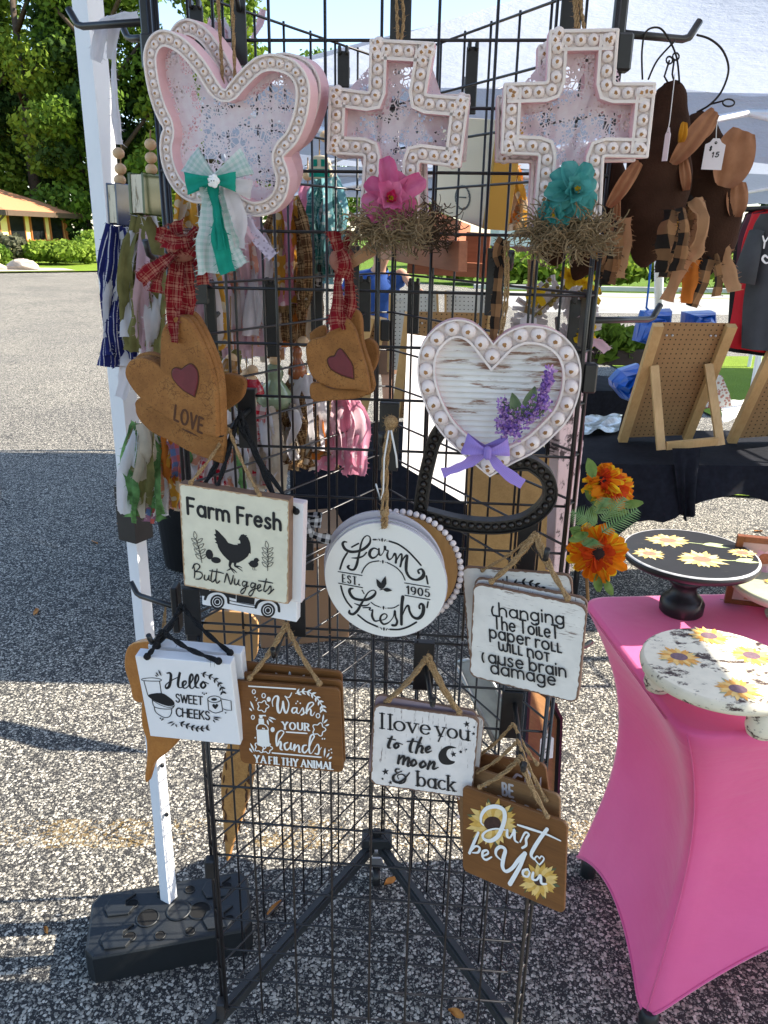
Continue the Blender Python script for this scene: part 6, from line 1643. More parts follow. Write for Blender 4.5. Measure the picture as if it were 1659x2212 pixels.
# ---- lavender sprig and purple bow on the bead heart ---------------
lv = root('lavender_sprig', 'artificial lavender sprig with grey green leaves on the bead heart', 'flower', loc=P(1140, 900, 1.04))
PM_lav = [petalmat('lavender_bloom', (.34, .17, .52), (.46, .28, .62), .3), petalmat('mauve_bloom', (.56, .32, .58), (.64, .42, .66), .3), petalmat('violet_bloom', (.18, .09, .36), (.28, .17, .50), .3)]
for j, m_ in enumerate(PM_lav):
    mb = MB()
    for (a, b, wd, cnt) in (((1190, 800), (1160, 880), 13, 120), ((1165, 870), (1090, 930), 26, 150), ((1085, 870), (1100, 940), 20, 110), ((1150, 905), (1180, 865), 14, 60)):
        for _ in range(cnt):
            u = rnd(0, 1); x = a[0] + (b[0] - a[0]) * u + rnd(-1, 1) * wd * (.4 + .6 * u); y = a[1] + (b[1] - a[1]) * u + rnd(-1, 1) * wd * .7
            p = P(x, y, 1.035 + rnd(-.012, .006)); d = Vector((rnd(-1, 1), rnd(-1, .2), rnd(-.4, 1))).normalized(); s = d.orthogonal().normalized()
            L = rnd(.004, .0085); mb.add([p, p + d * L * .6 + s * L * .35, p + d * L, p + d * L * .6 - s * L * .35], [(0, 1, 2, 3)])
    mb.build('bloom', m_, lv)
PM_euc = petalmat('eucalyptus_leaf', (.10, .16, .085), (.19, .25, .15), .25)
for (x, y, a, L) in ((1120, 905, 1.9, 62), (1132, 900, 1.35, 70), (1108, 895, 2.3, 40), (1140, 905, .6, 40)):
    mb = MB(); k = pxsize(x, y, 1.03); petal(mb, P(x, y, 1.03), Vector((0, -1, .1)), 0, .01, .01, 0); mb = MB()
    c = P(x, y, 1.03); d = Vector((math.cos(a), -.15, math.sin(a))); s = d.cross(Vector((0, -1, 0))).normalized()
    mb.grid(lambda u, v: c + d * (L * k * v) + s * (L * k * .42 * (u - .5) * math.sin(math.pi * min(1, .08 + .9 * v)) ** .8) + Vector((0, -.004 * (2 * u - 1) ** 2, 0)), 4, 7); mb.build('leaf', PM_euc, lv)
mb = MB(); mb.tube([P(1190, 800, 1.045), P(1165, 870, 1.045), P(1090, 940, 1.045), P(1060, 985, 1.045)], .0014, 5); mb.build('stem', plain('stem_green', (.08, .12, .04), .7, .2, 40), lv)
M_rib = fabric('purple_grosgrain', (.37, .26, .66), .04, .2, .6, pat='gingham', col2=(.33, .23, .62), s=420)
pb = root('ribbon_bow', 'purple grosgrain ribbon bow at the foot of the bead heart', 'bow', loc=P(1050, 970, 1.03))
c = P(1050, 972, 1.03); k = pxsize(1050, 972, 1.03)
for d, L, W in (((-.95, 0, .28), 50, 46), ((.95, 0, .18), 50, 44)):
    mb = MB(); bowloop(mb, c, Vector(d), L * k, W * k, .013, w0=.25); mb.build('bow_loop', M_rib, pb)
for pts, w in (([(1046, 975, 1.03), (1015, 998, 1.022), (985, 1012, 1.02), (955, 1022, 1.02)], 24), ([(1055, 975, 1.03), (1075, 1005, 1.022), (1105, 1030, 1.02), (1130, 1046, 1.02)], 24)): rag(pb, pts, w, M_rib, 'bow_tail', fray=0, fold=.2, twist=.15, wob=.1)
mb = MB(); mb.box(c + Vector((0, -.016, 0)), (.010, .010, .018), bev=.003); mb.build('knot', M_rib, pb)
rb_ = root('check_ribbon', 'tan and black check ribbon with jute twine holding the bead heart', 'ribbon', loc=P(1075, 600, 1.08))
rag(rb_, [(1090, 520, 1.10), (1078, 580, 1.09), (1072, 650, 1.085), (1068, 700, 1.08), (1066, 735, 1.075)], 22, F_tanchk, fray=.8, twist=.2); rag(rb_, [(1082, 580, 1.09), (1074, 545, 1.085), (1086, 515, 1.085)], 20, F_tanchk, fray=1.5)
mb = MB(); twine(mb, [P(1090, 520, 1.08), P(1092, 580, 1.07), P(1090, 650, 1.07), P(1078, 735, 1.07)], .0018); twine(mb, [P(1098, 520, 1.08), P(1098, 570, 1.07), P(1096, 650, 1.07), P(1082, 735, 1.07)], .0018); mb.build('hanging_twine', M_jute, rb_)
# gingham bow hanging beside the Farm Fresh board
gb = root('ribbon_bow', 'black and white gingham ribbon bow beside the Farm Fresh board', 'bow', loc=P(650, 1140, 1.1))
c = P(640, 1118, 1.11); k = pxsize(640, 1118, 1.11)
for d, L, W in (((1, 0, -.12), 55, 34), ((.5, 0, -.9), 50, 38)):
    mb = MB(); bowloop(mb, c, Vector(d), L * k, W * k, .012, w0=.25); mb.build('bow_loop', F_bwchk, gb)
rag(gb, [(640, 1120, 1.1), (662, 1145, 1.09), (690, 1160, 1.085), (715, 1165, 1.085)], 24, F_bwchk, 'bow_tail', .5); rag(gb, [(636, 1150, 1.11), (645, 1180, 1.10), (652, 1210, 1.1)], 22, F_bwchk, 'bow_tail', .5); rag(gb, [(636, 1120, 1.1), (660, 1135, 1.085), (668, 1160, 1.08)], 22, F_bwchk, 'bow_tail', .5)
MB().box(P(648, 1108, 1.13), (.02, .006, .022), bev=.001).build('white_tag', M_whitepaint, gb)

# ---- bead and rag garlands ----------------------------------------
M_beadw = plain('natural_bead', (.56, .38, .22), .55, .12, 60); M_amber = plain('amber_glaze', (.20, .095, .02), .12, .3, 30, .6); M_redgl = plain('red_glaze', (.28, .008, .02), .12, .2, 30, .6); M_celadon = plain('celadon_glaze', (.20, .26, .16), .12, .25, 20, .6); M_greengl = plain('dark_green_glaze', (.05, .075, .02), .12, .4, 20, .6)
M_page = worn('book_pages', (.62, .55, .42), (.20, .15, .09), .42, 26, (8, 1, 1), .4); M_bluegl = plain('blue_glaze', (.05, .07, .14), .12, .3, 30, .6); M_terra = plain('terracotta_glaze', (.26, .075, .02), .15, .3, 30, .6)
def garland(label, Y, cord, beads, charm, strips, br=13, group='bead and rag garlands'):
    x0, y0 = cord[0]
    t = root('bead_garland', label, 'garland', loc=P(x0, y0, Y), group=group)
    mb = MB(); mb.tube([P(x, y, Y) for x, y in cord], .0013, 5); mb.build('cord', M_jute, t)
    for (x, y) in beads:
        k = pxsize(x, y, Y); mb = MB(); mb.ball(P(x, y, Y), br * k, n=14, m=9, sq=(1, 1, .9)); mb.build('bead', M_beadw, t)
    if charm:
        kind, x, y, w, h, m_ = charm; c = P(x, y, Y); k = pxsize(x, y, Y); w *= k; h *= k
        if kind == 'book':
            mb = MB(); Mx = plane_frame(c, -1.05, 0, -.04); a = .12 * w
            mb.box((0, 0, 0), (w * .86, h * .9, w * .5), Mx, mat=1); mb.box((0, 0, w * .3), (w, h, w * .1), Mx, bev=.002); mb.box((0, 0, -w * .3), (w, h, w * .1), Mx, bev=.002); mb.box((w * .46, 0, 0), (w * .1, h, w * .6), Mx, bev=.002)
            mb.build('book_charm', [m_, M_page], t)
        elif kind == 'mushroom':
            mb = MB(); mb.lathe([(w * .05, h * .5), (w * .25, h * .42), (w * .45, h * .15), (w * .5, -.02 * h), (w * .42, -.08 * h), (w * .15, -.06 * h)], Matrix.Translation(c), 20); f = mb.build('mushroom_cap', m_, t)
            mb = MB(); mb.lathe([(w * .14, -.06 * h), (w * .16, -.3 * h), (w * .22, -.5 * h)], Matrix.Translation(c), 14); mb.build('mushroom_stem', plain('cream_glaze', (.6, .52, .38), .15, .1, 20, .6), t)
        elif kind == 'camper':
            Mx = plane_frame(c, .1)
            mb = MB(); o = spline([(-w * .5, -h * .45), (w * .5, -h * .45), (w * .5, h * .1), (w * .3, h * .48), (-w * .3, h * .48), (-w * .5, h * .1)], 5, True); mb.prism(o, -.01, .01, Mx, bev=.003); f = mb.build('camper_charm', plain('cream_glaze', (.6, .52, .38), .15, .1, 20, .6), t)
            mb = MB(); mb.box((0, -h * .25, .0105), (w * .95, h * .34, .002), Mx); mb.build('teal_band', F_teal, t)
            for sx in (-.22, .2): MB().box((sx * w, h * .18, .0105), (w * .24, h * .3, .002), Mx).build('window', F_teal, t)
        else:
            mb = MB(); mb.lathe([(w * .06, h * .5), (w * .22, h * .42), (w * .26, h * .25), (w * .2, h * .12), (w * .42, -h * .12), (w * .5, -h * .34), (w * .38, -h * .5)], Matrix.Translation(c), 20); mb.build('glazed_charm', m_, t)
    for (m_, pts, w) in strips:
        rag(t, [(p[0], p[1], (p[2] if len(p) > 2 else Y)) for p in pts], w * 1.02, m_, 'tassel_strip', fray=1.2, twist=.7)
    return t
def tails(m_list, x0, x1, y0, y1, Y, w, xs=None, sp=1.0):
    out = []; m_list = m_list + m_list[::-1] ; n = len(m_list)
    for i, m_ in enumerate(m_list):
        u = (i + .5) / n; xe = x0 + (x1 - x0) * u; xt = (x0 + x1) / 2 + (xe - (x0 + x1) / 2) * .35
        yy = y1 - rnd(0, (y1 - y0) * .18); a = rnd(-8, 8)
        out.append((m_, [(xt, y0, Y + rnd(-.02, .02)), (xe + a, y0 + (yy - y0) * .35, Y + rnd(-.03, .01)), (xe - a, y0 + (yy - y0) * .7, Y + rnd(-.03, .01)), (xe + rnd(-6, 6), yy, Y + rnd(-.02, .01))], w * rnd(.8, 1.2)))
    return out
g = garland('garland with white ribbon, blue book and navy striped rag tails by the pole', 1.36, [(262, 305), (257, 480)], [(256, 331), (260, 365), (259, 389)], ('book', 258, 442, 44, 84, M_bluegl),
            tails([F_navy, F_navy, F_white, F_navy, F_navy], 226, 296, 490, 795, 1.36, 34) + [(F_white, [(248, 45, 1.35), (246, 150, 1.35), (250, 250, 1.35), (257, 312, 1.35)], 17), (F_white, [(298, 36, 1.30), (260, 40, 1.33), (222, 62, 1.34), (206, 132, 1.345)], 27), (F_white, [(250, 42, 1.325), (236, 128, 1.335)], 24), (F_white, [(290, 700, 1.36), (275, 800, 1.36), (262, 860, 1.36)], 34)])
garland('garland with green book and olive and white rag tails beside the left corner post', 1.31, [(325, 280), (322, 470)], [(325, 312), (326, 341), (327, 366)], ('book', 318, 421, 66, 84, M_greengl),
        tails([F_olive, F_white, F_olive, F_white, F_olive, F_pinkp], 268, 352, 468, 780, 1.31, 32))
garland('garland of gold floral and cream rag tails behind the butterfly', 1.50, [(402, 300), (402, 400)], [], None, tails([F_gold, F_cream, F_gold, F_white], 378, 440, 395, 700, 1.5, 34))
garland('garland of pale pink, coral and white rag tails below the teal bow', 1.56, [(520, 380), (520, 450)], [(520, 400)], None, tails([F_white, F_pinkp, F_coral, F_white, F_pinkp], 480, 575, 440, 775, 1.56, 34))
garland('garland of brown plaid, gold and burlap rag tails left of the first cross', 1.60, [(618, 380), (618, 440)], [], None, tails([F_brownp, F_cream, F_brownp, F_gold, F_burlap, F_pink], 575, 668, 425, 690, 1.6, 30))
garland('garland with teal and cream camper charm and teal plaid rag tails', 1.66, [(690, 300), (690, 350)], [(703, 295)], ('camper', 692, 362, 46, 46, None), tails([F_aqua, F_tealp, F_bwchk, F_aqua, F_tealp, F_aqua], 670, 742, 385, 620, 1.66, 26))
garland('garland with amber mushroom charm and pale rag tails right of the LOVE heart', 1.50, [(498, 640), (498, 780)], [(500, 775)], ('mushroom', 497, 802, 52, 66, M_amber), tails([F_white, F_olive, F_white, F_coral, F_white], 470, 520, 830, 1040, 1.5, 26))
garland('garland with red mushroom charm and cream and red gingham rag tails', 1.52, [(545, 740), (545, 830)], [(545, 800), (545, 822)], ('mushroom', 545, 848, 54, 70, M_redgl), tails([F_cream, F_redw, F_white, F_cream, F_redw], 535, 600, 880, 1060, 1.52, 30))
garland('garland with pale green glazed charm and brown plaid rag tails', 1.58, [(592, 730), (592, 800)], [(593, 762), (594, 778)], ('gourd', 593, 832, 80, 96, M_celadon), tails([F_cream, F_brownp, F_white, F_brownp, F_cream], 570, 655, 870, 1010, 1.58, 30))
garland('garland with terracotta charm and brown plaid and white rag tails behind the small hearts', 1.60, [(642, 700), (642, 760)], [(655, 738)], ('gourd', 642, 782, 44, 70, M_terra), tails([F_brownp, F_white, F_orange, F_brownp, F_white, F_brownp], 610, 705, 810, 1005, 1.6, 30))
garland('garland of bright pink rag tails under the small heart bunch', 1.64, [(742, 780), (742, 860)], [], None, tails([F_pink, F_pinkp, F_pink, F_pinkp, F_pink], 695, 790, 850, 1030, 1.64, 28))
garland('garland of green tie-dyed and cream rag tails low by the white pole', 1.34, [(320, 820), (318, 920)], [], None, tails([F_white, F_green, F_green, F_olive, F_cream], 270, 350, 915, 1125, 1.34, 34) + [(F_blue, [(335, 1050, 1.34), (330, 1090, 1.34), (322, 1128, 1.34)], 34)])
garland('garland of printed, orange and cream rag tails low by the left corner post', 1.36, [(372, 850), (372, 930)], [], None, tails([F_cream, F_blue, F_coral, F_gold, F_orange], 336, 392, 940, 1110, 1.36, 30))
garland('garland of white, red gingham and green print rag tails above the Farm Fresh board', 1.46, [(440, 850), (440, 920)], [], None, tails([F_white, F_green, F_white, F_coral, F_redw, F_white, F_redw], 395, 530, 930, 1075, 1.46, 26))
garland('garland of white lace and pink rags high behind the hook plate at top left', 1.52, [(470, 40), (475, 75)], [], None, tails([F_white, F_pinkp, F_white], 440, 500, 45, 130, 1.52, 22) + [(F_pinkp, [(568, 20, 1.6), (560, 55, 1.6), (545, 85, 1.6)], 16)])
garland('garland of yellow and tan rag tails behind the second cross', 1.62, [(1100, 330), (1100, 370)], [], None, tails([F_gold, F_burlap, F_orange, F_cream], 1075, 1130, 360, 500, 1.62, 26))

for (lb, x0, x1, y0, y1, Y, ms) in (
    ('long garland of white and pale pink rag tails inside the grid, under the bow', 430, 560, 560, 810, 1.68, [F_white, F_pinkp, F_white, F_olive, F_pinkp]),
    ('garland of brown plaid and gold rag tails deep inside the grid beside the hook plates', 545, 690, 470, 790, 1.74, [F_brownp, F_cream, F_gold, F_brownp, F_tan, F_white]),
    ('garland of knotted plaid and orange rags in the middle of the left back face', 560, 640, 560, 760, 1.62, [F_brownp, F_orange, F_brownp, F_cream]),
    ('garland of cream and lace rag tails behind the amber and red mushrooms', 455, 610, 830, 1080, 1.64, [F_cream, F_white, F_coral, F_cream, F_brownp, F_white]),
    ('garland of brown plaid and cream rag tails left of the pink rag garland', 600, 725, 840, 1020, 1.70, [F_brownp, F_cream, F_brownp, F_burlap, F_cream, F_brownp]),
    ('garland of gold and white rag tails between LOVE heart rag and corner post', 400, 480, 560, 760, 1.50, [F_gold, F_white, F_cream, F_pinkp]),
    ('garland of aqua and pink dotted rag tails beside the camper charm', 640, 690, 400, 560, 1.70, [F_pink, F_aqua, F_pink])):
    garland(lb, Y, [((x0 + x1) / 2, y0 - 60), ((x0 + x1) / 2, y0 + 6)], [((x0 + x1) / 2, y0 - 22)], None, tails(ms, x0, x1, y0, y1, Y, 27))
# ================================================================== THE PINK TABLE
ZT = .86
def pinkcloth():
    m, t = newmat('pink_spandex', .55, .25)
    v = t.coord()
    c = t.ramp(t.noise(v, 6, 3), [(.3, (.80, .135, .335)), (.7, (.84, .155, .37))])
    w = t.noise(t.coord('Object', (700, 700, 700)), 1.0, 2)
    c = t.mix(.2, c, t.mix(w, (.6, .6, .6), (1, 1, 1)), 'MULTIPLY')
    t.l(c, t.b.inputs['Base Color']); t.b.inputs['Sheen Weight'].default_value = .5; t.b.inputs['Sheen Roughness'].default_value = .4
    t.bump(t.math('ADD', t.math('MULTIPLY', w, .02), t.noise(t.coord('Object', (3, 3, 9)), 2.2, 3)), .35, .012); translucent(t, c, .25); return m
M_pink = pinkcloth()
FL = G(1476, 1592, ZT); BL = G(1252, 1287, ZT)
ey = (BL - FL); DEP = ey.length; ey.normalize(); ex = Vector((ey.y, -ey.x, 0)); LEN = 1.5
def TP(u, v, z, ins=0.0): return FL + ex * u + ey * v + Vector((0, 0, z - ZT))
tb = root('display_table', 'folding table in a stretched hot pink spandex cover, at the right', 'table', loc=FL.lerp(BL, .5) * 1)
rc = .035
per = []                                         # perimeter: (u, v, side parameter, outward)
def side(p, q, n, o): 
    for i in range(n): per.append((p[0] + (q[0] - p[0]) * i / n, p[1] + (q[1] - p[1]) * i / n, i / n, o))
side((0, 0), (LEN, 0), 70, (0, -1)); side((LEN, 0), (LEN, DEP), 40, (1, 0)); side((LEN, DEP), (0, DEP), 70, (0, 1)); side((0, DEP), (0, 0), 40, (-1, 0))
rc = .06
def rnd_corner(u, v):
    a = min(max(u, rc), LEN - rc); b = min(max(v, rc), DEP - rc); d = math.hypot(u - a, v - b) or 1
    return (a + (u - a) / d * rc, b + (v - b) / d * rc)
per = [(*rnd_corner(p[0], p[1]), p[2], p[3]) for p in per]
INS = .045
def coverpt(u, v, t_, o, w):                      # w: 0 top edge .. 1 hem
    arch = .30 * (1 - abs(2 * t_ - 1) ** 2.2) if o[0] == 0 else .12 * (1 - abs(2 * t_ - 1) ** 2.0)
    zb = .035 + arch
    z = ZT - .012 + (zb - ZT + .012) * w
    f = 1 - math.exp(-3.2 * (ZT - z) / ZT * 1.25)
    cu, cv = LEN / 2, DEP / 2
    waist = .062 * math.sin(math.pi * min(1, w) ** .85) ** 1.2
    bow = .055 * math.sin(math.pi * t_) * math.sin(math.pi * min(1, w * .9)) * (1.6 if o[0] == 0 else 1)
    uu = cu + (u - cu) * (1 - (f * INS + waist) / cu); vv = cv + (v - cv) * (1 - (f * INS + waist * .7) / cv)
    return TP(uu - o[0] * bow, vv - o[1] * bow, z)
mb = MB()
loops = [[coverpt(*p, w) for p in per] for w in [i / 18 for i in range(19)]]
inn1 = [TP(LEN / 2 + (p[0] - LEN / 2) * (1 - .004 / LEN * 2), DEP / 2 + (p[1] - DEP / 2) * (1 - .004 / DEP * 2), ZT - .003) for p in per]
inn2 = [TP(LEN / 2 + (p[0] - LEN / 2) * (1 - .014 / LEN * 2), DEP / 2 + (p[1] - DEP / 2) * (1 - .014 / DEP * 2), ZT) for p in per]
mb.loft([inn2, inn1] + loops, smooth=True)
b = len(mb.v); mb.add(inn2, [list(range(len(per)))])
mb.build('spandex_cover', M_pink, tb)
mb = MB(); hem = loops[-1]; mb.tube(hem + hem[:1], .004, 5); mb.build('hem', M_pink, tb)
seam = [coverpt(*rnd_corner(0, 0), 0, (0, -1), w) + Vector((-.001, -.001, 0)) for w in [i / 18 for i in range(19)]]
mb = MB(); mb.tube(seam, .0018, 4); mb.tube([TP(-.001, v * DEP, ZT - .010) for v in (.12, .3, .5, .7, .88)], .0016, 4); mb.build('seam', M_pink, tb)
for (u, v) in ((.07, .062), (.085, DEP - .085), (LEN - INS, INS), (LEN - INS, DEP - INS)):
    mb = MB(); mb.lathe([(.018, .0), (.022, .004), (.022, .05), (.017, .06)], Matrix.Translation(TP(u, v, 0)), 14); mb.build('foot_cap', M_rubber, tb)
# ---- cake stands
M_blkpaint = worn('black_distressed_paint', (.016, .016, .017), (.22, .19, .15), .315, 12, (2, 6, 1), .38)
M_crack = worn('white_crackle_paint', (.74, .67, .52), (.055, .03, .025), .45, 24, (1, 1.6, 2.5), .55)
M_sage = worn('sage_paint', (.40, .42, .30), (.55, .46, .24), .36, 8, (2, 5, 1), .5)
decal = [plain('sunflower_yellow', (.58, .42, .14), .6, .3, 70), plain('sunflower_eye', (.26, .16, .10), .7, .3, 200), plain('sunflower_leaf', (.44, .50, .24), .7, .2, 60), plain('sunflower_cream', (.60, .50, .25), .6, .15, 70)]
decal2 = [plain('sunflower_orange', (.70, .33, .06), .6, .2, 70), plain('sunflower_purple_eye', (.17, .10, .12), .7, .3, 200), plain('leaf_grey', (.35, .36, .22), .7, .2, 60), plain('sunflower_light', (.78, .50, .16), .6, .15, 70)]
def topart(parent, c, mats, what):
    fr = Frame(Matrix.Translation(c)); A = Art(fr, lift=.0006); A.p = lambda x, y: (x, y); A.scale = lambda x, y: 1.0
    what(A); A.build('painted_sunflowers', mats, parent)
c0 = G(1470, 1322, ZT)
s1 = root('cake_stand', 'black painted pedestal cake stand with yellow sunflowers on top', 'cake stand', loc=c0)
HB = .155
mb = MB(); mb.lathe([(.048, 0), (.053, .006), (.054, .03), (.046, .044), (.034, .052), (.029, .068), (.030, .078), (.040, .084), (.042, .092), (.033, .098), (.032, .104), (.040, .110), (.041, .118), (.032, .124), (.034, HB - .012)], Matrix.Translation(c0), 36); mb.build('pedestal', M_blkpaint, s1)
mb = MB(); Rr = .163; mb.lathe([(.03, HB - .014), (Rr * .9, HB - .014), (Rr * .97, HB - .010), (Rr, HB - .002), (Rr * .995, HB + .005), (Rr * .965, HB + .009)], Matrix.Translation(c0), 72); mb.build('plate', M_blkpaint, s1)
mb = MB(); mb.lathe([(Rr * .985, HB + .0068), (Rr * .965, HB + .0096), (Rr * .95, HB + .0094)], Matrix.Translation(c0), 72, caps=False); mb.build('rubbed_rim', plain('rubbed_rim', (.42, .42, .42), .45, .4, 40), s1)
def art1(A, i):
    if i < 4:
        x, y, r0, L, sq = ((-.105, -.015, .017, .026, .9), (-.03, .075, .022, .038, .8), (.012, -.045, .022, .042, .9), (.128, .000, .015, .022, .9))[i]
        sunflower(A, x, y, r0, L, 12, sq, 0); return
    for (a, b) in (((.0, .068), (.10, .035)), ((.045, -.052), (.135, -.055))):
        A.S([(*a, .003), ((a[0] + b[0]) / 2, (a[1] + b[1]) / 2 + .004, .003), (*b, .003)], mat=2); A.leaf((a[0] + b[0]) / 2, (a[1] + b[1]) / 2, b[0] + .004, b[1] + .018, .026, mat=2); A.leaf((a[0] + b[0]) / 2 + .01, (a[1] + b[1]) / 2, b[0] + .012, b[1] - .004, .016, mat=2)
_mx = max; 
def S_abs(A):
    def S(pts, w=.003, n=6, mat=0, closed=False, smooth=True):
        pts = [(p[0], p[1], p[2] if len(p) > 2 else w) for p in pts]
        if smooth and len(pts) > 2: pts = spline(pts, n, closed)
        A.ribbon([(x, y) for x, y, _ in pts], [v for _, _, v in pts], mat, closed); return A
    A.S = S
def topart2(parent, c, mats, what):
    fr = Frame(Matrix.Translation(c)); A = Art(fr, lift=.0004); A.p = lambda x, y: (x, y); A.scale = lambda x, y: 1.0; S_abs(A)
    what(A); A.build('painted_sunflowers', mats, parent)
for _i in range(5): topart2(s1, c0 + Vector((0, 0, HB + .009)), decal, lambda A: art1(A, _i))
c1 = G(1556, 1432, ZT + .10) - Vector((0, 0, .10))
s2 = root('cake_stand', 'white crackle painted low cake stand on stubby feet with orange sunflowers', 'cake stand', loc=c1)
H2 = .074; R2 = .152
mb = MB(); mb.lathe([(.03, H2), (R2 * .93, H2), (R2 * .985, H2 + .004), (R2, H2 + .012), (R2 * .985, H2 + .022), (R2 * .95, H2 + .026)], Matrix.Translation(c1), 72); mb.build('plate', M_crack, s2)
for a in (R(-62), R(150), R(45)):
    mb = MB(); mb.lathe([(.014, 0), (.024, .005), (.029, .02), (.028, .036), (.020, H2 + .002)], Matrix.Translation(c1 + Vector((math.cos(a), math.sin(a), 0)) * R2 * .72), 24); mb.build('foot', M_crack, s2)
topart2(s2, c1 + Vector((0, 0, H2 + .026)), decal2, lambda A: None) if False else [topart2(s2, c1 + Vector((0, 0, H2 + .026)), decal2, (lambda A, x=x, y=y: sunflower(A, x, y, .017, .028, 13, .95, 4))) for x, y in ((-.075, .02), (-.005, -.095), (.075, .03), (.02, .11))]
c2 = G(1702, 1338, ZT)
s3 = root('cake_stand', 'sage green cake stand cut off by the right edge of the photo', 'cake stand', loc=c2)
mb = MB(); mb.lathe([(.05, 0), (.055, .01), (.03, .03), (.03, .05), (.10, .062), (.145, .078), (.155, .094), (.15, .10), (.146, .100), (.02, .0985)], Matrix.Translation(c2), 64); mb.build('plate', M_sage, s3)
topart2(s3, c2 + Vector((0, 0, .1012)), decal2, lambda A: [sunflower(A, x, y, .008, .016, 8, .95, 2) for x, y in ((-.055, .0), (-.06, -.04), (.02, .02))])
# ---- framed daisy print
M_frw = wood('red_brown_frame', (.23, .075, .028), (.12, .035, .014), (30, 30, 4), .4, 1.5)
b0 = G(1572, 1316, ZT); ff0 = Frame(plane_frame(b0 + Vector((.095, .005, .095)), .25, .10))
fp = root('picture_frame', 'small wooden picture frame with a pink daisy print behind the cake stands', 'picture frame', ff0.M)
mb = MB()
for (x, y, w, h) in ((-.086, 0, .016, .20), (.086, 0, .016, .20), (0, .092, .157, .016), (0, -.092, .157, .016)): mb.box((x, y, -.006), (w, h, .014), bev=.001)
mb.build('frame', M_frw, fp, M=ff0.M)
mb = MB(); mb.box((-.075, -.103, .01), (.055, .012, .06), bev=.001); mb.box((.075, -.103, .01), (.055, .012, .06), bev=.001); mb.build('stand_foot', M_frw, fp, M=ff0.M)
A = Art(ff0, lift=-.004); A.p = lambda x, y: (x, y); A.scale = lambda x, y: 1.0; S_abs(A)
A.F([(-.08, -.086), (.08, -.086), (.08, .086), (-.08, .086)], mat=4)
for k in range(13): A.leaf(-.02 + .012 * math.cos(k * .483), .035 + .012 * math.sin(k * .483), -.02 + .058 * math.cos(k * .483), .035 + .045 * math.sin(k * .483) - .012, .017, mat=k % 2)
A.ell(-.02, .042, .016, .015, mat=2); A.S([(-.02, .0, .003), (-.01, -.05, .003), (-.02, -.085, .003)], mat=3)
for (x, y, x2, y2) in ((-.07, -.04, -.03, -.075), (-.05, -.08, -.01, -.05), (.03, -.08, .06, -.03)): A.leaf(x, y, x2, y2, .022, mat=5)
A.build('daisy_print', [plain('print_pink', (.52, .26, .33), .6, .2, 60), plain('print_pale_pink', (.62, .38, .42), .6, .2, 60), plain('print_rust', (.34, .10, .05), .6, .3, 150), plain('print_stem', (.30, .16, .12), .7, .2, 60), plain('print_ground', (.52, .33, .30), .6, .25, 25), plain('print_leaf', (.46, .20, .11), .6, .2, 60)], fp)

# ================================================================== RIGHT SIDE OF THE GRID
M_crow = plain('dark_brown_stuffed_cloth', (.040, .019, .012), .95, .3, 30, .1, bump=.4, bscale=300)
M_wing = petalmat('tan_muslin_wing', (.34, .15, .075), (.45, .22, .12), .3)
M_yfelt = plain('yellow_felt', (.50, .22, .01), .9, .1, 30)
M_wirec = plain('rusty_wire', (.03, .025, .022), .5, .3, 60, .5, .6)
M_tag = plain('white_card_tag', (.74, .68, .72), .7, .03, 20)
def body(name, parent, spine, mat, n=16):
    """stuffed form along pixel points (x, y, Y, half-width px)"""
    sp = spline([(*P(x, y, Y), w * pxsize(x, y, Y)) for x, y, Y, w in spine], 6)
    mb = MB(); loops = []
    for i, (x, y, z, r) in enumerate(sp):
        d = Vector(sp[min(i + 1, len(sp) - 1)][:3]) - Vector(sp[max(i - 1, 0)][:3]); d.normalize()
        s = d.cross(Vector((0, -1, 0))).normalized(); f = s.cross(d)
        loops.append([Vector((x, y, z)) + s * r * math.cos(a) * (1 + .05 * math.sin(i * .9 + 3 * a)) + f * r * .62 * math.sin(a) for a in [2 * math.pi * k / n for k in range(n)]])
    mb.loft(loops, smooth=True)
    b = len(mb.v); mb.add(loops[0], [list(range(n))]); mb.add(loops[-1], [list(range(n))])
    return mb.build(name, mat, parent)
def wing(parent, a, b, wpx, Y, name='wing', m_=None, cup=.012):
    A0 = P(*a, Y); B0 = P(*b, Y); d = B0 - A0; s = d.cross(Vector((0, -1, 0))).normalized(); w = wpx * pxsize(*a, Y)
    mb = MB()
    for sg in (1, -1):
        mb.grid(lambda u, v: A0 + d * (.0 + v) + s * (w * (u - .5) * math.sin(math.pi * min(1, .12 + .80 * v)) ** .6) + Vector((0, sg * .004 * (1 - (2 * u - 1) ** 2) * math.sin(math.pi * v) - cup * v * (2 * u - 1) ** 2 + .002 * math.sin(u * 14 + v * 5), .0)), 10, 12)
    return mb.build(name, m_ or M_wing, parent)
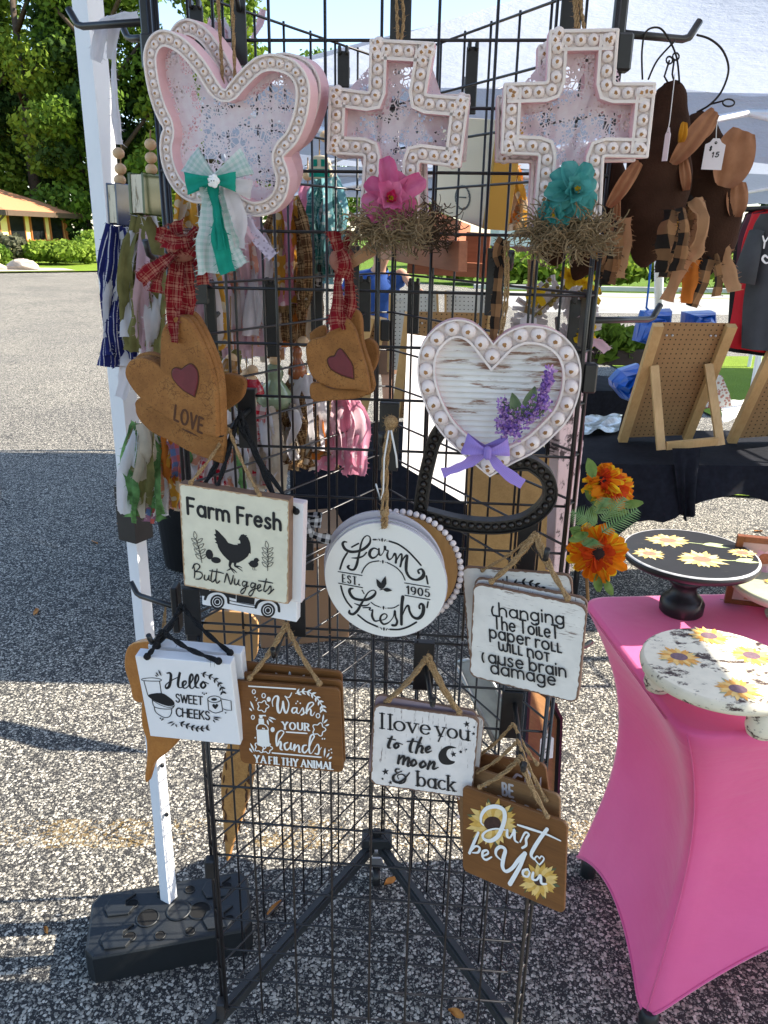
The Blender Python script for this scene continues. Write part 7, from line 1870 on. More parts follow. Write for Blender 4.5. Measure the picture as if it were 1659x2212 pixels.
def tagcard(parent, x, y, Y, w, h, yaw, txt=None, string=None):
    M = plane_frame(P(x, y, Y), yaw, 0, rnd(-.06, .06)); k = pxsize(x, y, Y); w *= k; h *= k
    mb = MB(); o = [(-w / 2, -h / 2), (w / 2, -h / 2), (w / 2, h * .3), (w * .28, h * .38), (w * .16, h / 2), (-w * .16, h / 2), (-w * .28, h * .38), (-w / 2, h * .3)]
    mb.prism(o, -.0004, .0004, bev=.0001); t = mb.build('price_tag', M_tag, parent, M=M)
    fr = Frame(M)
    mb = MB(); mb.lathe([(w * .07, .0005), (w * .07, .0009)], Matrix.Translation((0, h * .36, 0)), 12); mb.build('tag_hole', M_ink, t, M=M)
    if txt:
        A = Art(fr, lift=.0007); A.p = lambda a, b: (a, b); A.scale = lambda a, b: 1.0
        for (s_, x0, y0, x1, hh) in txt: A.text(s_, x0 * w, y0 * h, x1 * w, (y0 + .02) * h, hh * h, .035 * h, up=(.08, 1), gap=.25)
        A.build('handwriting', M_ink, t)
    if string:
        mb = MB(); q = [M @ Vector((0, h * .36, .001))] + [P(*p) for p in string]; mb.tube(spline([tuple(v) for v in q], 5), .0006, 4); mb.build('tag_string', M_string, t)
    return t
cA = root('stuffed_crow', 'dark brown stuffed cloth crow with tan wings hanging just right of the second cross', 'ornament', loc=P(1440, 300, 1.20))
body('body', cA, [(1447, 176, 1.20, 12), (1448, 196, 1.20, 32), (1440, 260, 1.20, 50), (1425, 350, 1.19, 70), (1410, 450, 1.19, 72), (1400, 520, 1.19, 52), (1392, 560, 1.19, 26), (1390, 578, 1.19, 6)], M_crow)
wing(cA, (1546, 240), (1448, 352), 46, 1.16); wing(cA, (1382, 350), (1310, 446), 34, 1.16); wing(cA, (1478, 340), (1476, 412), 26, 1.165); wing(cA, (1336, 420), (1326, 502), 16, 1.17)
wing(cA, (1480, 264), (1466, 308), 20, 1.15, 'beak', M_yfelt); wing(cA, (1462, 470), (1440, 520), 18, 1.14, 'felt_patch', M_yfelt)
mb = MB()
mb.tube(spline([tuple(P(*p)) for p in ((1388, 172, 1.21), (1387, 110, 1.21), (1396, 68, 1.21), (1424, 60, 1.21), (1445, 85, 1.21), (1462, 125, 1.20), (1468, 180, 1.19))], 6), .0014, 5); mb.tube(spline([tuple(P(*p)) for p in ((1400, 172, 1.22), (1420, 130, 1.21), (1458, 88, 1.21))], 6), .0014, 5)
for (x, y) in ((1446, 130), (1460, 122)): mb.tube([P(x + 7 * math.cos(a), y + 8 * math.sin(a), 1.195 + .002 * a) for a in [i * .6 for i in range(24)]], .0012, 4)
mb.tube([P(1446, 130, 1.2), P(1435, 165, 1.2), P(1442, 178, 1.2)], .0014, 5); mb.tube([P(1456, 130, 1.2), P(1452, 160, 1.2), P(1456, 176, 1.2)], .0014, 5); mb.build('wire_hanger', M_wirec, cA)
tagcard(cA, 1440, 312, 1.14, 14, 66, 1.0, None, [(1448, 250, 1.15), (1458, 160, 1.18)])
for pts, w, m_ in (([(1452, 455, 1.12), (1440, 500, 1.11), (1436, 545, 1.11), (1430, 588, 1.11)], 44, F_tanchk), ([(1470, 450, 1.125), (1478, 500, 1.115), (1470, 550, 1.115), (1460, 585, 1.115)], 36, F_tanchk), ([(1340, 480, 1.15), (1332, 530, 1.145), (1322, 580, 1.145), (1312, 610, 1.145)], 40, F_tanchk), ([(1350, 470, 1.15), (1352, 520, 1.145), (1346, 570, 1.145), (1340, 600, 1.145)], 30, F_tan)): rag(cA, pts, w, m_, 'scarf_tail', 1.4)
cB = root('stuffed_crow', 'dark brown stuffed cloth crow with large tan wing and $15 tag, rightmost', 'ornament', loc=P(1520, 350, 1.26))
body('body', cB, [(1505, 243, 1.27, 12), (1508, 262, 1.27, 30), (1522, 330, 1.27, 50), (1540, 420, 1.27, 58), (1540, 500, 1.27, 58), (1515, 560, 1.27, 44), (1490, 600, 1.27, 18), (1480, 622, 1.27, 5)], M_crow)
wing(cB, (1608, 282), (1556, 402), 92, 1.23); wing(cB, (1598, 392), (1580, 468), 50, 1.25); wing(cB, (1545, 255), (1500, 300), 34, 1.24)
mb = MB(); mb.tube(spline([tuple(P(*p)) for p in ((1505, 243, 1.27), (1535, 225, 1.26), (1560, 195, 1.255), (1574, 150, 1.25), (1562, 110, 1.25), (1535, 85, 1.25), (1505, 75, 1.25))], 6), .0016, 5)
mb.tube([P(1574 + 13 * math.cos(a), 222 + 8 * math.sin(a), 1.25) for a in [i * .6 for i in range(22)]], .0012, 4); mb.tube([P(1535, 225, 1.26), P(1562, 218, 1.25)], .0013, 4); mb.build('wire_hanger', M_wirec, cB)
tagcard(cB, 1542, 333, 1.21, 42, 62, .15, [('$', -.28, .1, -.15, .13), ('15', -.12, -.1, .25, .15)], [(1548, 275, 1.22), (1553, 250, 1.24)])
for pts, w, m_ in (([(1500, 425, 1.2), (1480, 470, 1.19), (1462, 530, 1.19), (1440, 600, 1.19)], 44, F_tanchk), ([(1500, 430, 1.19), (1520, 470, 1.18), (1510, 530, 1.18), (1490, 560, 1.18)], 40, F_tan), ([(1488, 440, 1.195), (1500, 520, 1.19), (1470, 580, 1.19), (1440, 650, 1.19)], 36, F_tan), ([(1530, 560, 1.24), (1515, 610, 1.24), (1494, 662, 1.24)], 30, F_tanchk), ([(1500, 560, 1.22), (1490, 610, 1.22), (1484, 655, 1.22)], 36, F_orange), ([(1560, 540, 1.25), (1575, 590, 1.25), (1588, 630, 1.25)], 40, F_tan), ([(1540, 550, 1.25), (1552, 600, 1.25), (1546, 640, 1.25)], 26, F_tanchk)):
    rag(cB, pts, w, m_, 'scarf_tail', 1.4)
cC = root('stuffed_crow', 'dark brown stuffed cloth crow half hidden behind the second cross', 'ornament', loc=P(1310, 440, 1.28))
body('body', cC, [(1320, 330, 1.30, 20), (1316, 400, 1.30, 40), (1300, 480, 1.30, 48), (1270, 550, 1.30, 40), (1248, 590, 1.30, 18), (1240, 605, 1.30, 4)], M_crow)
wing(cC, (1300, 470), (1282, 560), 26, 1.26, 'felt_patch', M_yfelt)
for pts, w, m_ in (([(1345, 500, 1.24), (1335, 545, 1.23), (1320, 590, 1.23), (1312, 612, 1.23)], 46, F_tanchk), ([(1335, 490, 1.24), (1320, 540, 1.235), (1306, 600, 1.235)], 34, F_tan)): rag(cC, pts, w, m_, 'scarf_tail', 1.4)
cD = root('stuffed_crow', 'black brown stuffed crow seen low behind the moss of the second cross', 'ornament', loc=P(1190, 540, 1.34))
body('body', cD, [(1190, 500, 1.36, 10), (1196, 525, 1.36, 30), (1200, 555, 1.36, 26), (1205, 572, 1.36, 8)], M_crow)
# ---- white wreath with yellow flowers
wr = root('twig_wreath', 'white painted strip wreath with yellow flowers and green berries behind the bead heart', 'wreath', loc=P(1195, 690, 1.42))
mb = MB(); c = P(1200, 690, 1.42); k = pxsize(1200, 690, 1.42)
for i in range(150):
    a = rnd(0, 6.28); r0 = rnd(22, 45) * k; r1 = rnd(62, 98) * k; da = rnd(-.5, .5); o = Vector((0, rnd(-.03, .03), 0))
    p = c + Vector((math.cos(a) * r0, 0, math.sin(a) * r0)) + o; q = c + Vector((math.cos(a + da) * r1, 0, math.sin(a + da) * r1)) + o + Vector((0, rnd(-.01, .01), 0))
    mb.strip([p, p.lerp(q, .5) + Vector((0, -.006, 0)), q], rnd(.005, .010), (rnd(-.4, .4), -1, rnd(-.3, .3)))
mb.build('paper_strip', petalmat('white_paper_strip', (.50, .45, .44), (.68, .62, .60), .4), wr)
PM_yw = petalmat('yellow_petal', (.62, .36, .01), (.78, .55, .03), .45)
for (x, y) in ((1235, 595), (1262, 610), (1276, 640), (1268, 720), (1262, 735), (1228, 600), (1160, 640)):
    mb = MB()
    for a in range(5): petal(mb, P(x, y, 1.36), Vector((rnd(-.3, .3), -1, rnd(-.2, .4))), a * 1.256 + rnd(0, 1), .020, .013, .5, nu=3, nv=4)
    mb.build('yellow_flower', PM_yw, wr)
mb = MB()
for (x0, y0, x1, y1) in ((1120, 730, 1200, 640), (1140, 720, 1210, 735), (1150, 660, 1180, 610), (1250, 640, 1290, 625), (1200, 640, 1240, 610)):
    mb.tube([P(x0, y0, 1.37), P((x0 + x1) / 2, (y0 + y1) / 2 - 8, 1.36), P(x1, y1, 1.37)], .0013, 4)
    for i in range(11): mb.ball(P(x0 + (x1 - x0) * i / 10 + rnd(-10, 10), y0 + (y1 - y0) * i / 10 + rnd(-10, 10), 1.365), rnd(.0032, .005), n=7, m=5)
mb.build('berry_twig', plain('olive_berry', (.20, .14, .02), .4, .3, 50), wr)
tagcard(wr, 1141, 702, 1.36, 36, 44, .1)
rag(wr, [(1150, 560, 1.42), (1148, 640, 1.42), (1130, 720, 1.42)], 26, F_burlap, 'burlap_band', .6)
# ---- weathered board with sunflowers
M_pinkw = worn('weathered_pink_white', (.60, .45, .45), (.045, .028, .030), .44, 22, (1.4, 1.4, .5), .75)
wb = root('weathered_board', 'tall narrow weathered pink-white board with curved edge at the right corner post', 'board', loc=P(1240, 1030, 1.18))
out = [(1212, 800), (1262, 812), (1264, 850), (1256, 880), (1264, 905), (1252, 930), (1262, 955), (1258, 985), (1252, 1050), (1244, 1130), (1232, 1240), (1196, 1236), (1206, 1000)]
fw2 = Frame(plane_frame(P(1235, 1030, 1.27), -.75)); MB().prism([fw2.l2(*p) for p in out], -.018, 0, bev=.002).build('board', M_pinkw, wb, M=fw2.M)
rag(wb, [(1262, 680, 1.26), (1266, 760, 1.26), (1262, 830, 1.26)], 22, F_pinkp, 'rag_strip', 1); rag(wb, [(1264, 745, 1.25), (1290, 740, 1.24), (1312, 758, 1.24)], 24, F_pinkp, 'rag_strip', 1)
sb = root('sunflower_bunch', 'bunch of orange-red silk sunflowers with fern and green leaves at the right corner post', 'flowers', loc=P(1310, 1130, 1.17))
PM_or = petalmat('orange_petal', (.74, .15, .006), (.84, .30, .008), .5); PM_rd = petalmat('red_petal', (.60, .035, .005), (.70, .10, .008), .45); PM_yl = petalmat('golden_petal', (.80, .46, .01), (.85, .60, .03), .5)
M_eye = plain('sunflower_dark_eye', (.022, .008, .006), .95, .4, 300)
for (x, y, r, n, mats_, f) in ((1322, 1050, 62, Vector((.35, -.75, .7)), (PM_yl, PM_rd, PM_or), 15), (1292, 1195, 66, Vector((-.25, -.9, .25)), (PM_yl, PM_rd, PM_or), 16), (1300, 1040, 44, Vector((-.5, -.6, .6)), (PM_yl, PM_rd, PM_or), 11)):
    c = P(x, y, 1.15); k = pxsize(x, y, 1.15); n.normalize()
    for j, m_ in enumerate(mats_):
        mb = MB()
        for i in range(f):
            petal(mb, c - n * .003 * (j != 1), n, 2 * math.pi * (i + .37 * j) / f + rnd(-.12, .12), r * k * ((1, .6, .95)[j]) * rnd(.85, 1.1), r * k * .34 * (1, .8, 1)[j], (.1, .42, .2)[j] + rnd(-.1, .1), .3, .25, nu=3, nv=5)
        mb.build('petals', m_, sb)
    mb = MB(); Mn = Matrix.Translation(c) @ n.to_track_quat('Z', 'Y').to_matrix().to_4x4(); mb.ball((0, 0, .002), r * k * .27, Mn, 14, 8, sq=(1, 1, .5)); mb.build('flower_eye', M_eye, sb)
PM_fern = petalmat('fern_green', (.13, .26, .10), (.28, .42, .20), .4); PM_lf = petalmat('bouquet_leaf', (.10, .20, .05), (.24, .34, .10), .4)
mb = MB()
for (x0, y0, x1, y1) in ((1300, 1150, 1378, 1100), (1290, 1130, 1235, 1105), (1290, 1110, 1312, 1075), (1262, 1180, 1285, 1165), (1300, 1125, 1350, 1075)):
    a = P(x0, y0, 1.13); b = P(x1, y1, 1.11); d = b - a; s = d.cross(Vector((0, -1, 0))).normalized()
    mb.tube([a, b], .0009, 4)
    for i in range(15):
        p = a + d * (i + .5) / 15; L = .021 * math.sin(math.pi * min(1, .2 + .75 * (i / 15))) 
        for sg in (-1, 1): q = p + s * sg * L + d.normalized() * L * .55 + Vector((0, rnd(-.004, .004), -.002)); w = d.normalized() * .0016; mb.add([p - w, p + w, q], [(0, 1, 2)])
mb.build('fern_frond', PM_fern, sb)
for (x, y, a, L) in ((1282, 1030, 2.0, 50), (1270, 1150, 3.4, 46), (1262, 1160, 2.6, 40), (1280, 1135, 1.7, 40), (1340, 1090, .3, 44), (1320, 1085, 5.6, 36), (1255, 1140, 3.0, 30), (1290, 1085, 2.4, 40), (1275, 1110, 3.8, 36), (1310, 1105, .1, 44), (1265, 1120, 1.2, 34), (1288, 1240, 4.9, 40), (1305, 1250, 5.2, 36)):
    c = P(x, y, 1.14); k = pxsize(x, y, 1.14); d = Vector((math.cos(a), rnd(-.5, .1), math.sin(a))); s = d.cross(Vector((rnd(-.3, .3), -1, 0))).normalized()
    MB().grid(lambda u, v: c + d * (L * k * v) + s * (L * k * .5 * (u - .5) * math.sin(math.pi * min(1, .06 + .9 * v)) ** .8) + Vector((0, -.005 * (2 * u - 1) ** 2, 0)), 4, 6).build('leaf', PM_lf, sb)
mb = MB(); mb.tube([P(1266, 1230, 1.16), P(1268, 1260, 1.15), P(1270, 1296, 1.15)], .003, 6); mb.build('stem', plain('tan_stem', (.30, .17, .07), .8, .2, 40), sb)
# ---- boards on the right back face and below
M_bamboo = wood('bamboo', (.50, .30, .12), (.33, .18, .065), (60, 60, 1.2), .45, 1.0)
def quad_board(name, label, cat, px, Y, T, mat, yaw=0, parts=None, r=0):
    M, w, h = fit_rect(px, Y, yaw, 0, .25, .12); t = root(name, label, cat, M)
    MB().prism(rrect(w, h, r or .003), -T, 0, bev=.0015).build('board', mat, t, M=M); return t, Frame(M), w, h
quad_board('bamboo_board', 'upright bamboo cutting board seen through the grid behind the dark heart', 'cutting board', [(1010, 985), (1196, 985), (1184, 1262), (1008, 1250)], 1.55, .015, M_bamboo, -.1)
t_, fx, w, h = quad_board('wooden_sign', 'brown board in a black chamfered frame with price tag, low behind the toilet roll sign', 'sign', [(1140, 1478), (1206, 1520), (1196, 1730), (1128, 1700)], 1.46, .008, M_brownsign2, -.5)
o = [(-w * .5, -h * .5), (w * .5, -h * .5), (w * .5, h * .32), (w * .05, h * .5), (-w * .5, h * .5)]
mb = MB(); oo = offset_loop(o, -.014); mb.loft([[(x, y, z) for x, y in l] for l, z in ((o, -.01), (o, .008), (oo, .008), (oo, -.012))]); mb.build('black_frame', M_blkpaint, t_, M=fx.M)
tagcard(t_, 1181, 1612, 1.40, 30, 64, -.1, [('7', -.2, -.25, .15, .14)], [(1182, 1560, 1.4), (1186, 1500, 1.42)])
M_crsign = plain('cream_box_face', (.66, .56, .40), .6, .04, 8); M_must = plain('mustard_side', (.46, .26, .035), .6, .06, 10)
t_, fx, w, h = quad_board('box_sign', 'tilted cream box sign with a small printed wreath and mustard sides', 'sign', [(962, 252), (1072, 258), (1046, 494), (930, 452)], 1.72, .05, [M_crsign, M_must][0], -.1)
MB().box((w / 2 + .006, 0, -.024), (.012, h, .05), bev=.001).build('mustard_side', M_must, t_, M=fx.M)
A = Art(fx); 
for k in range(22): a = k * .2856; A.leaf(1000 + 14 * math.cos(a), 427 + 23 * math.sin(a), 1000 + 17 * math.cos(a + .45), 427 + 28 * math.sin(a + .45), 4)
A.text('ABOUT', 991, 430, 1010, 431, 5, .8, up=(0, -1)) if False else A.S([(993, 426, 1.5), (1008, 427, 1.5)]); A.build('printed_wreath', M_ink, t_)
M_cedar = wood('cedar_plank', (.36, .13, .065), (.20, .060, .030), (3, 40, 40), .55, 1.2)
cr = root('wooden_crate', 'reddish wooden plank crate hanging askew behind the first cross', 'crate', loc=P(930, 560, 1.65))
for q in ([(812, 524), (1000, 520), (1000, 588), (808, 556)], [(880, 562), (1046, 566), (1044, 602), (878, 588)], [(925, 452), (1012, 486), (1008, 540), (920, 530)], [(1008, 500), (1060, 505), (1052, 600), (1000, 596)]):
    M, w, h = fit_rect(q, 1.66 + .012 * len(cr.children), .1, 0, .2, .1); MB().box((0, 0, 0), (w, h, .012), bev=.001).build('plank', M_cedar, cr, M=M)
# ---- glossy boards at the lower left, hung on the outside of the left face
M_gloss = wood('glossy_cherry', (.46, .19, .045), (.30, .105, .022), (40, 40, 3), .18, 1.2, .6)
M_olive_w = wood('olive_wood', (.50, .26, .085), (.20, .075, .02), (50, 50, 4), .3, 1.0)
def shaped(name, label, cat, pts, Y, yaw, T, mat, dark=None):
    cx = sum(p[0] for p in pts) / len(pts); cy = sum(p[1] for p in pts) / len(pts)
    fr = Frame(plane_frame(P(cx, cy, Y), yaw)); t = root(name, label, cat, fr.M)
    o = spline([fr.l2(*p) for p in pts], 5, True); MB().prism(o, -T, 0, bev=T * .25).build('board', mat, t, M=fr.M); return t, fr
shaped('wooden_board', 'glossy orange cherry board with wavy edge behind the Hello sign, upper of two', 'serving board', [(305, 1385), (275, 1398), (268, 1440), (280, 1480), (288, 1512), (312, 1520), (345, 1510), (352, 1440), (340, 1390)], 1.30, .5, .012, M_gloss)
t_, fr_ = shaped('wooden_board', 'glossy orange cherry board with pointed tail hanging below the Hello sign', 'serving board', [(312, 1500), (305, 1560), (315, 1600), (316, 1640), (312, 1680), (318, 1690), (332, 1650), (362, 1625), (385, 1598), (392, 1560), (370, 1500)], 1.27, .4, .012, M_gloss)
t_, fr_ = shaped('wooden_board', 'light olive wood board with live carved edge hanging low inside the grid', 'serving board', [(500, 1575), (482, 1650), (476, 1700), (480, 1760), (484, 1820), (490, 1862), (500, 1830), (520, 1770), (538, 1710), (545, 1660), (532, 1620), (520, 1575)], 1.50, .35, .014, M_olive_w)
A = Art(fr_)
for i in range(26): 
    y = rnd(1630, 1820); u = (y - 1600) / 260; x = random.choice((482 + 4 * math.sin(y * .1) + u * 6, 538 - 34 * max(0, u - .25) + 3 * math.sin(y * .08))) + rnd(-2, 5)
    A.S([(x, y - 8, 2), (x + rnd(-3, 3), y, 4), (x + rnd(-3, 3), y + 8, 2)])
A.build('carved_edge', M_doughdk, t_)
mb = MB()
for i in range(7): x = 352 + rnd(-6, 6); twine(mb, [P(358, 1308, 1.30), P(x, 1350, 1.29), P(x + rnd(-4, 6), 1400 + rnd(0, 40), 1.29)], .0014, 6, 6)
tag(mb.build('jute_loop', M_jute), 'bunch of loose jute loops on the lower left hook', 'twine')
quad_board('wooden_board', 'tan wooden board with rounded top seen behind the brown Wash sign', 'cutting board', [(440, 1320), (560, 1322), (556, 1440), (436, 1430)], 1.62, .012, plain('tan_board', (.36, .20, .08), .5, .12, 8), .2, r=.04)
M_card = plain('brown_cardboard', (.22, .125, .065), .85, .08, 6)
def boxthing(label, x, y, Yd, w, d, h, yaw):
    c = G(x, y, 0); Mx = Matrix.Translation(c + Vector((0, d / 2, 0))) @ Matrix.Rotation(yaw, 4, 'Z')
    t = root('cardboard_box', label, 'box', Mx)
    MB().box((0, 0, h / 2), (w, d, h), bev=.004).build('carton', M_card, t, M=Mx)
    mb = MB(); mb.box((0, -d / 2 - .08, h + .02), (w * .98, .2, .004), Matrix.Rotation(0, 4, 'X')); mb.box((0, -d / 2 - .001, h * .5), (.05, .003, h * .98)); mb.build('flap', M_card, t, M=Mx)
boxthing('brown cardboard box on the asphalt behind the Farm Fresh signs', 640, 1392, 0, .40, .34, .52, .25)
mb = MB(); mb.lathe([(.15, 0), (.17, .01), (.215, .56), (.225, .57), (.225, .60), (.20, .60), (.16, .05)], Matrix.Translation(G(385, 1245, 0) + Vector((.05, .2, 0))), 28)
tag(mb.build('trash_can', plain('black_bin_plastic', (.012, .012, .013), .5, .2, 10, bump=.2)), 'black round plastic bin behind the white tent pole', 'bin')
# fallen leaves on the asphalt
M_fleaf = plain('fallen_leaf', (.42, .17, .035), .8, .3, 60)
for (x, y, s, lb) in ((78, 1322, .035, 'pale brown fallen leaf on the shaded asphalt at left'), (592, 1963, .03, 'orange fallen leaf on the asphalt inside the grid base'), (258, 1133, .03, 'orange leaf on the sunlit asphalt beyond the shadow'), (842, 1905, .02, 'small orange leaf by the rear caster'), (205, 1172, .03, 'orange leaf near the white pole on sunlit asphalt'), (985, 2190, .02, 'tiny green leaf at the bottom edge'), (100, 2010, .012, 'small red brown leaf left of the foot weight'), (1638, 1208 - 60, .03, 'orange leaf behind the black table legs')):
    c = G(x, y, .004); mb = MB(); a = rnd(0, 6.28)
    mb.grid(lambda u, v: c + Vector((math.cos(a), math.sin(a), 0)) * s * (v - .5) * 2 + Vector((-math.sin(a), math.cos(a), 0)) * s * .8 * (u - .5) * math.sin(math.pi * min(1, .08 + .9 * v)) + Vector((0, 0, .004 + .006 * math.sin(v * 3 + u * 4))), 4, 5)
    tag(mb.build('fallen_leaf', M_fleaf), lb, 'leaf', 'fallen leaves')
# ================================================================== THE NEIGHBOUR'S STALL BEHIND
M_blkcloth = fabric('black_table_cloth', (.010, .011, .016), .3, .06)
M_pine = wood('pine_strip', (.56, .35, .15), (.42, .24, .085), (25, 25, 3), .55, 1.0)
def pegmat(name, col, hole, n):
    if name in MATS: return MATS[name]
    m, t = newmat(name, .7, .25)
    uv = t.coord('UV', (n, n, 1)); sp = t.n('SeparateXYZ'); t.l(uv, sp.inputs[0])
    dx = t.math('SUBTRACT', t.math('FRACT', sp.outputs[0]), .5); dy = t.math('SUBTRACT', t.math('FRACT', sp.outputs[1]), .5)
    r = t.math('ADD', t.math('MULTIPLY', dx, dx), t.math('MULTIPLY', dy, dy))
    f = t.math('LESS_THAN', r, .022)
    c = t.ramp(t.noise(t.coord(), 12, 4), [(.3, tuple(x * .88 for x in col)), (.7, col)])
    c = t.mix(f, c, hole); t.l(c, t.b.inputs['Base Color']); MATS[name] = m; return m
M_peg = pegmat('brown_pegboard', (.37, .215, .095), (.05, .03, .015), 1 / .0254)
M_pegw = pegmat('white_pegboard', (.62, .60, .55), (.10, .09, .08), 1 / .0254)
def bar(mb, a, b, w, d):
    ax = (b - a).normalized(); u = ax.cross(Vector((0, 1, .2))).normalized(); v_ = ax.cross(u)
    ls = [[p + u * sx * w / 2 + v_ * sy * d / 2 for sx, sy in ((-1, -1), (1, -1), (1, 1), (-1, 1))] for p in (a, b)]
    mb.loft(ls); mb.add(ls[0], [(0, 1, 2, 3)]); mb.add(ls[1], [(0, 1, 2, 3)])
def easel(label, TL, TR, BR, BL, Yt, Yb, legs=None, mat=None, fw=22):
    q = [P(*TL, Yt[0]), P(*TR, Yt[1]), P(*BR, Yb[1]), P(*BL, Yb[0])]
    t = root('pegboard_easel', label, 'display stand', loc=(q[2] + q[3]) / 2, group='pegboard easels')
    W = (q[1] - q[0]).length; H = (q[3] - q[0]).length
    n = (q[1] - q[0]).cross(q[3] - q[0]).normalized(); n = n if n.y > 0 else -n
    mb = MB(); mb.grid(lambda u, v: q[0].lerp(q[1], u).lerp(q[3].lerp(q[2], u), v) + n * .008, 8, 8, uvs=(W, H)); mb.build('pegboard', mat or M_peg, t)
    k = pxsize(*TL, Yt[0]) * fw
    for a, b in ((q[0], q[3]), (q[1], q[2])):
        mb = MB(); bar(mb, a - n * .012, b - n * .012, k, .03); mb.build('side_rail', M_pine, t)
    if legs:
        ps = [(P(*a, ya), P(*b, yb)) for (a, ya, b, yb) in legs]
        for a, b in ps: mb = MB(); bar(mb, a, b, k * .85, .02); mb.build('prop_leg', M_pine, t)
        if len(ps) > 1: mb = MB(); bar(mb, ps[0][1] + Vector((.02, -.002, .02)), ps[1][1] + Vector((-.02, -.002, .02)), k * .8, .018); mb.build('foot_rail', M_pine, t)
    for (u, v) in ((.17, .09), (.25, .09), (.78, .09), (.85, .09)):
        p = q[0].lerp(q[1], u).lerp(q[3].lerp(q[2], u), v); mb = MB(); mb.ball(p - n * .004, .006, n=8, m=5); mb.build('screw', M_zinc, t)
    return t
easel('brown pegboard easel with pine prop legs on the black cloth table, whole in view', (1420, 698), (1578, 700), (1482, 942), (1343, 948), (3.45, 3.5), (3.75, 3.8), [((1413, 790), 3.52, (1428, 972), 3.42), ((1530, 786), 3.58, (1556, 962), 3.46)])
easel('second brown pegboard easel on the black cloth table, cut by the right edge', (1690, 705), (1800, 705), (1700, 942), (1578, 950), (3.45, 3.5), (3.75, 3.8), [((1690, 850), 3.5, (1705, 960), 3.42)])
easel('brown pegboard easel with pine rails seen through the grid above the bead heart', (884, 674), (1064, 678), (1036, 905), (852, 905), (4.0, 4.02), (4.25, 4.25), fw=20)
easel('pine easel side rails seen through the grid right of the small dough hearts', (800, 682), (826, 686), (780, 905), (740, 905), (4.0, 4.02), (4.22, 4.22), fw=18)
easel('white pegboard panel with rows of holes behind the brown pegboards', (842, 634), (944, 628), (950, 800), (838, 800), (4.9, 4.9), (5.0, 5.0), mat=M_pegw, fw=4)
easel('second white pegboard panel further right behind the bead heart', (962, 628), (1060, 632), (1062, 790), (962, 790), (4.9, 4.9), (5.0, 5.0), mat=M_pegw, fw=4)
# white foam board leaning behind the grid
t = root('foam_board', 'tall white foam board leaning behind the grid left of the bead heart', 'board', loc=P(930, 900, 2.6))
qs = [P(880, 722, 2.62), P(1010, 740, 2.62), P(1008, 1090, 2.40), P(868, 1005, 2.42)]
mb = MB(); mb.add([p + Vector((0, d, 0)) for d in (0, .012) for p in qs], [(0, 1, 2, 3), (7, 6, 5, 4), (0, 4, 5, 1), (1, 5, 6, 2), (2, 6, 7, 3), (3, 7, 4, 0)]); mb.build('panel', plain('white_foam_board', (.74, .70, .66), .8, .03, 4), t)
# ---- tables in black cloth
def drape(label, x0, x1, y0, y1, z, drop, folds=.02, legs=True, yaw=0.0, hem=.05, name='cloth_table', org=None):
    c = Vector(((x0 + x1) / 2, (y0 + y1) / 2, 0)); Mx = Matrix.Translation(c) @ Matrix.Rotation(yaw, 4, 'Z')
    t = root(name, label, 'table', Mx)
    w, d = x1 - x0, y1 - y0
    per = []; n = 40
    for i in range(n): per.append((-w / 2 + w * i / n, -d / 2, 0, -1))
    for i in range(n // 2): per.append((w / 2, -d / 2 + d * i / (n // 2), 1, 0))
    for i in range(n): per.append((w / 2 - w * i / n, d / 2, 0, 1))
    for i in range(n // 2): per.append((-w / 2, d / 2 - d * i / (n // 2), -1, 0))
    ph = rnd(0, 6)
    def pt(i, v):
        x, y, ox, oy = per[i]; L = drop * (1 + hem * math.sin(i * .31 + ph) + hem * .6 * math.sin(i * .83)) * ((1 + 2.4 / (1 + math.exp((x + w * .30) * 25))) if hem > .2 else 1)
        f = folds * v * (math.sin(i * .55 + ph) + .6 * math.sin(i * 1.27 + 2 * ph)) + .03 * v
        return (x + ox * f, y + oy * f, z - max(.0, L * v) - .004 * (v > 0))
    mb = MB(); mb.loft([[pt(i, v) for i in range(len(per))] for v in [k / 8 for k in range(9)]], smooth=True)
    mb.grid(lambda u, v: Vector((-w / 2 + w * u, -d / 2 + d * v, z + .003 * math.sin(u * 23 + v * 7) * math.sin(v * 11))), 30, 14)
    mb.build('table_cloth', M_blkcloth, t, M=Mx)
    if legs:
        for sx in (-1, 1):
            for sy in (-1, 1):
                mb = MB(); mb.tube([(sx * (w / 2 - .06), sy * (d / 2 - .06), 0), (sx * (w / 2 - .06), sy * (d / 2 - .06), z - .03)], .014, 8); mb.tube([(sx * (w / 2 - .06), sy * (d / 2 - .06), 0), (sx * (w / 2 - .06), sy * (d / 2 - .06), .06)], .018, 8); mb.build('leg', M_black_metal, t, M=Mx)
    return t
drape('black cloth table carrying the pegboard easels, legs showing at right', .86, 3.1, 3.36, 4.02, .80, .125, .018, yaw=.02, hem=.25)
drape('black cloth table with plants further behind at right', 1.25, 1.95, 5.2, 5.8, .78, .70, .015)
drape('black draped table behind the grid, its cloth down to the asphalt', -.46, .80, 3.62, 4.3, .75, .72, .015)
mb = MB(); mb.grid(lambda u, v: P(1452 + 62 * u, 968, 3.33).lerp(P(1470 + 28 * u + 6 * math.sin(u * 9), 1125 - 30 * abs(u - .4), 3.30), v) + Vector((0, .02 * math.sin(u * 14) * v, 0)), 12, 8)
tag(mb.build('cloth_corner', M_blkcloth), 'loose black cloth corner hanging in a point in front of the easel table', 'cloth')
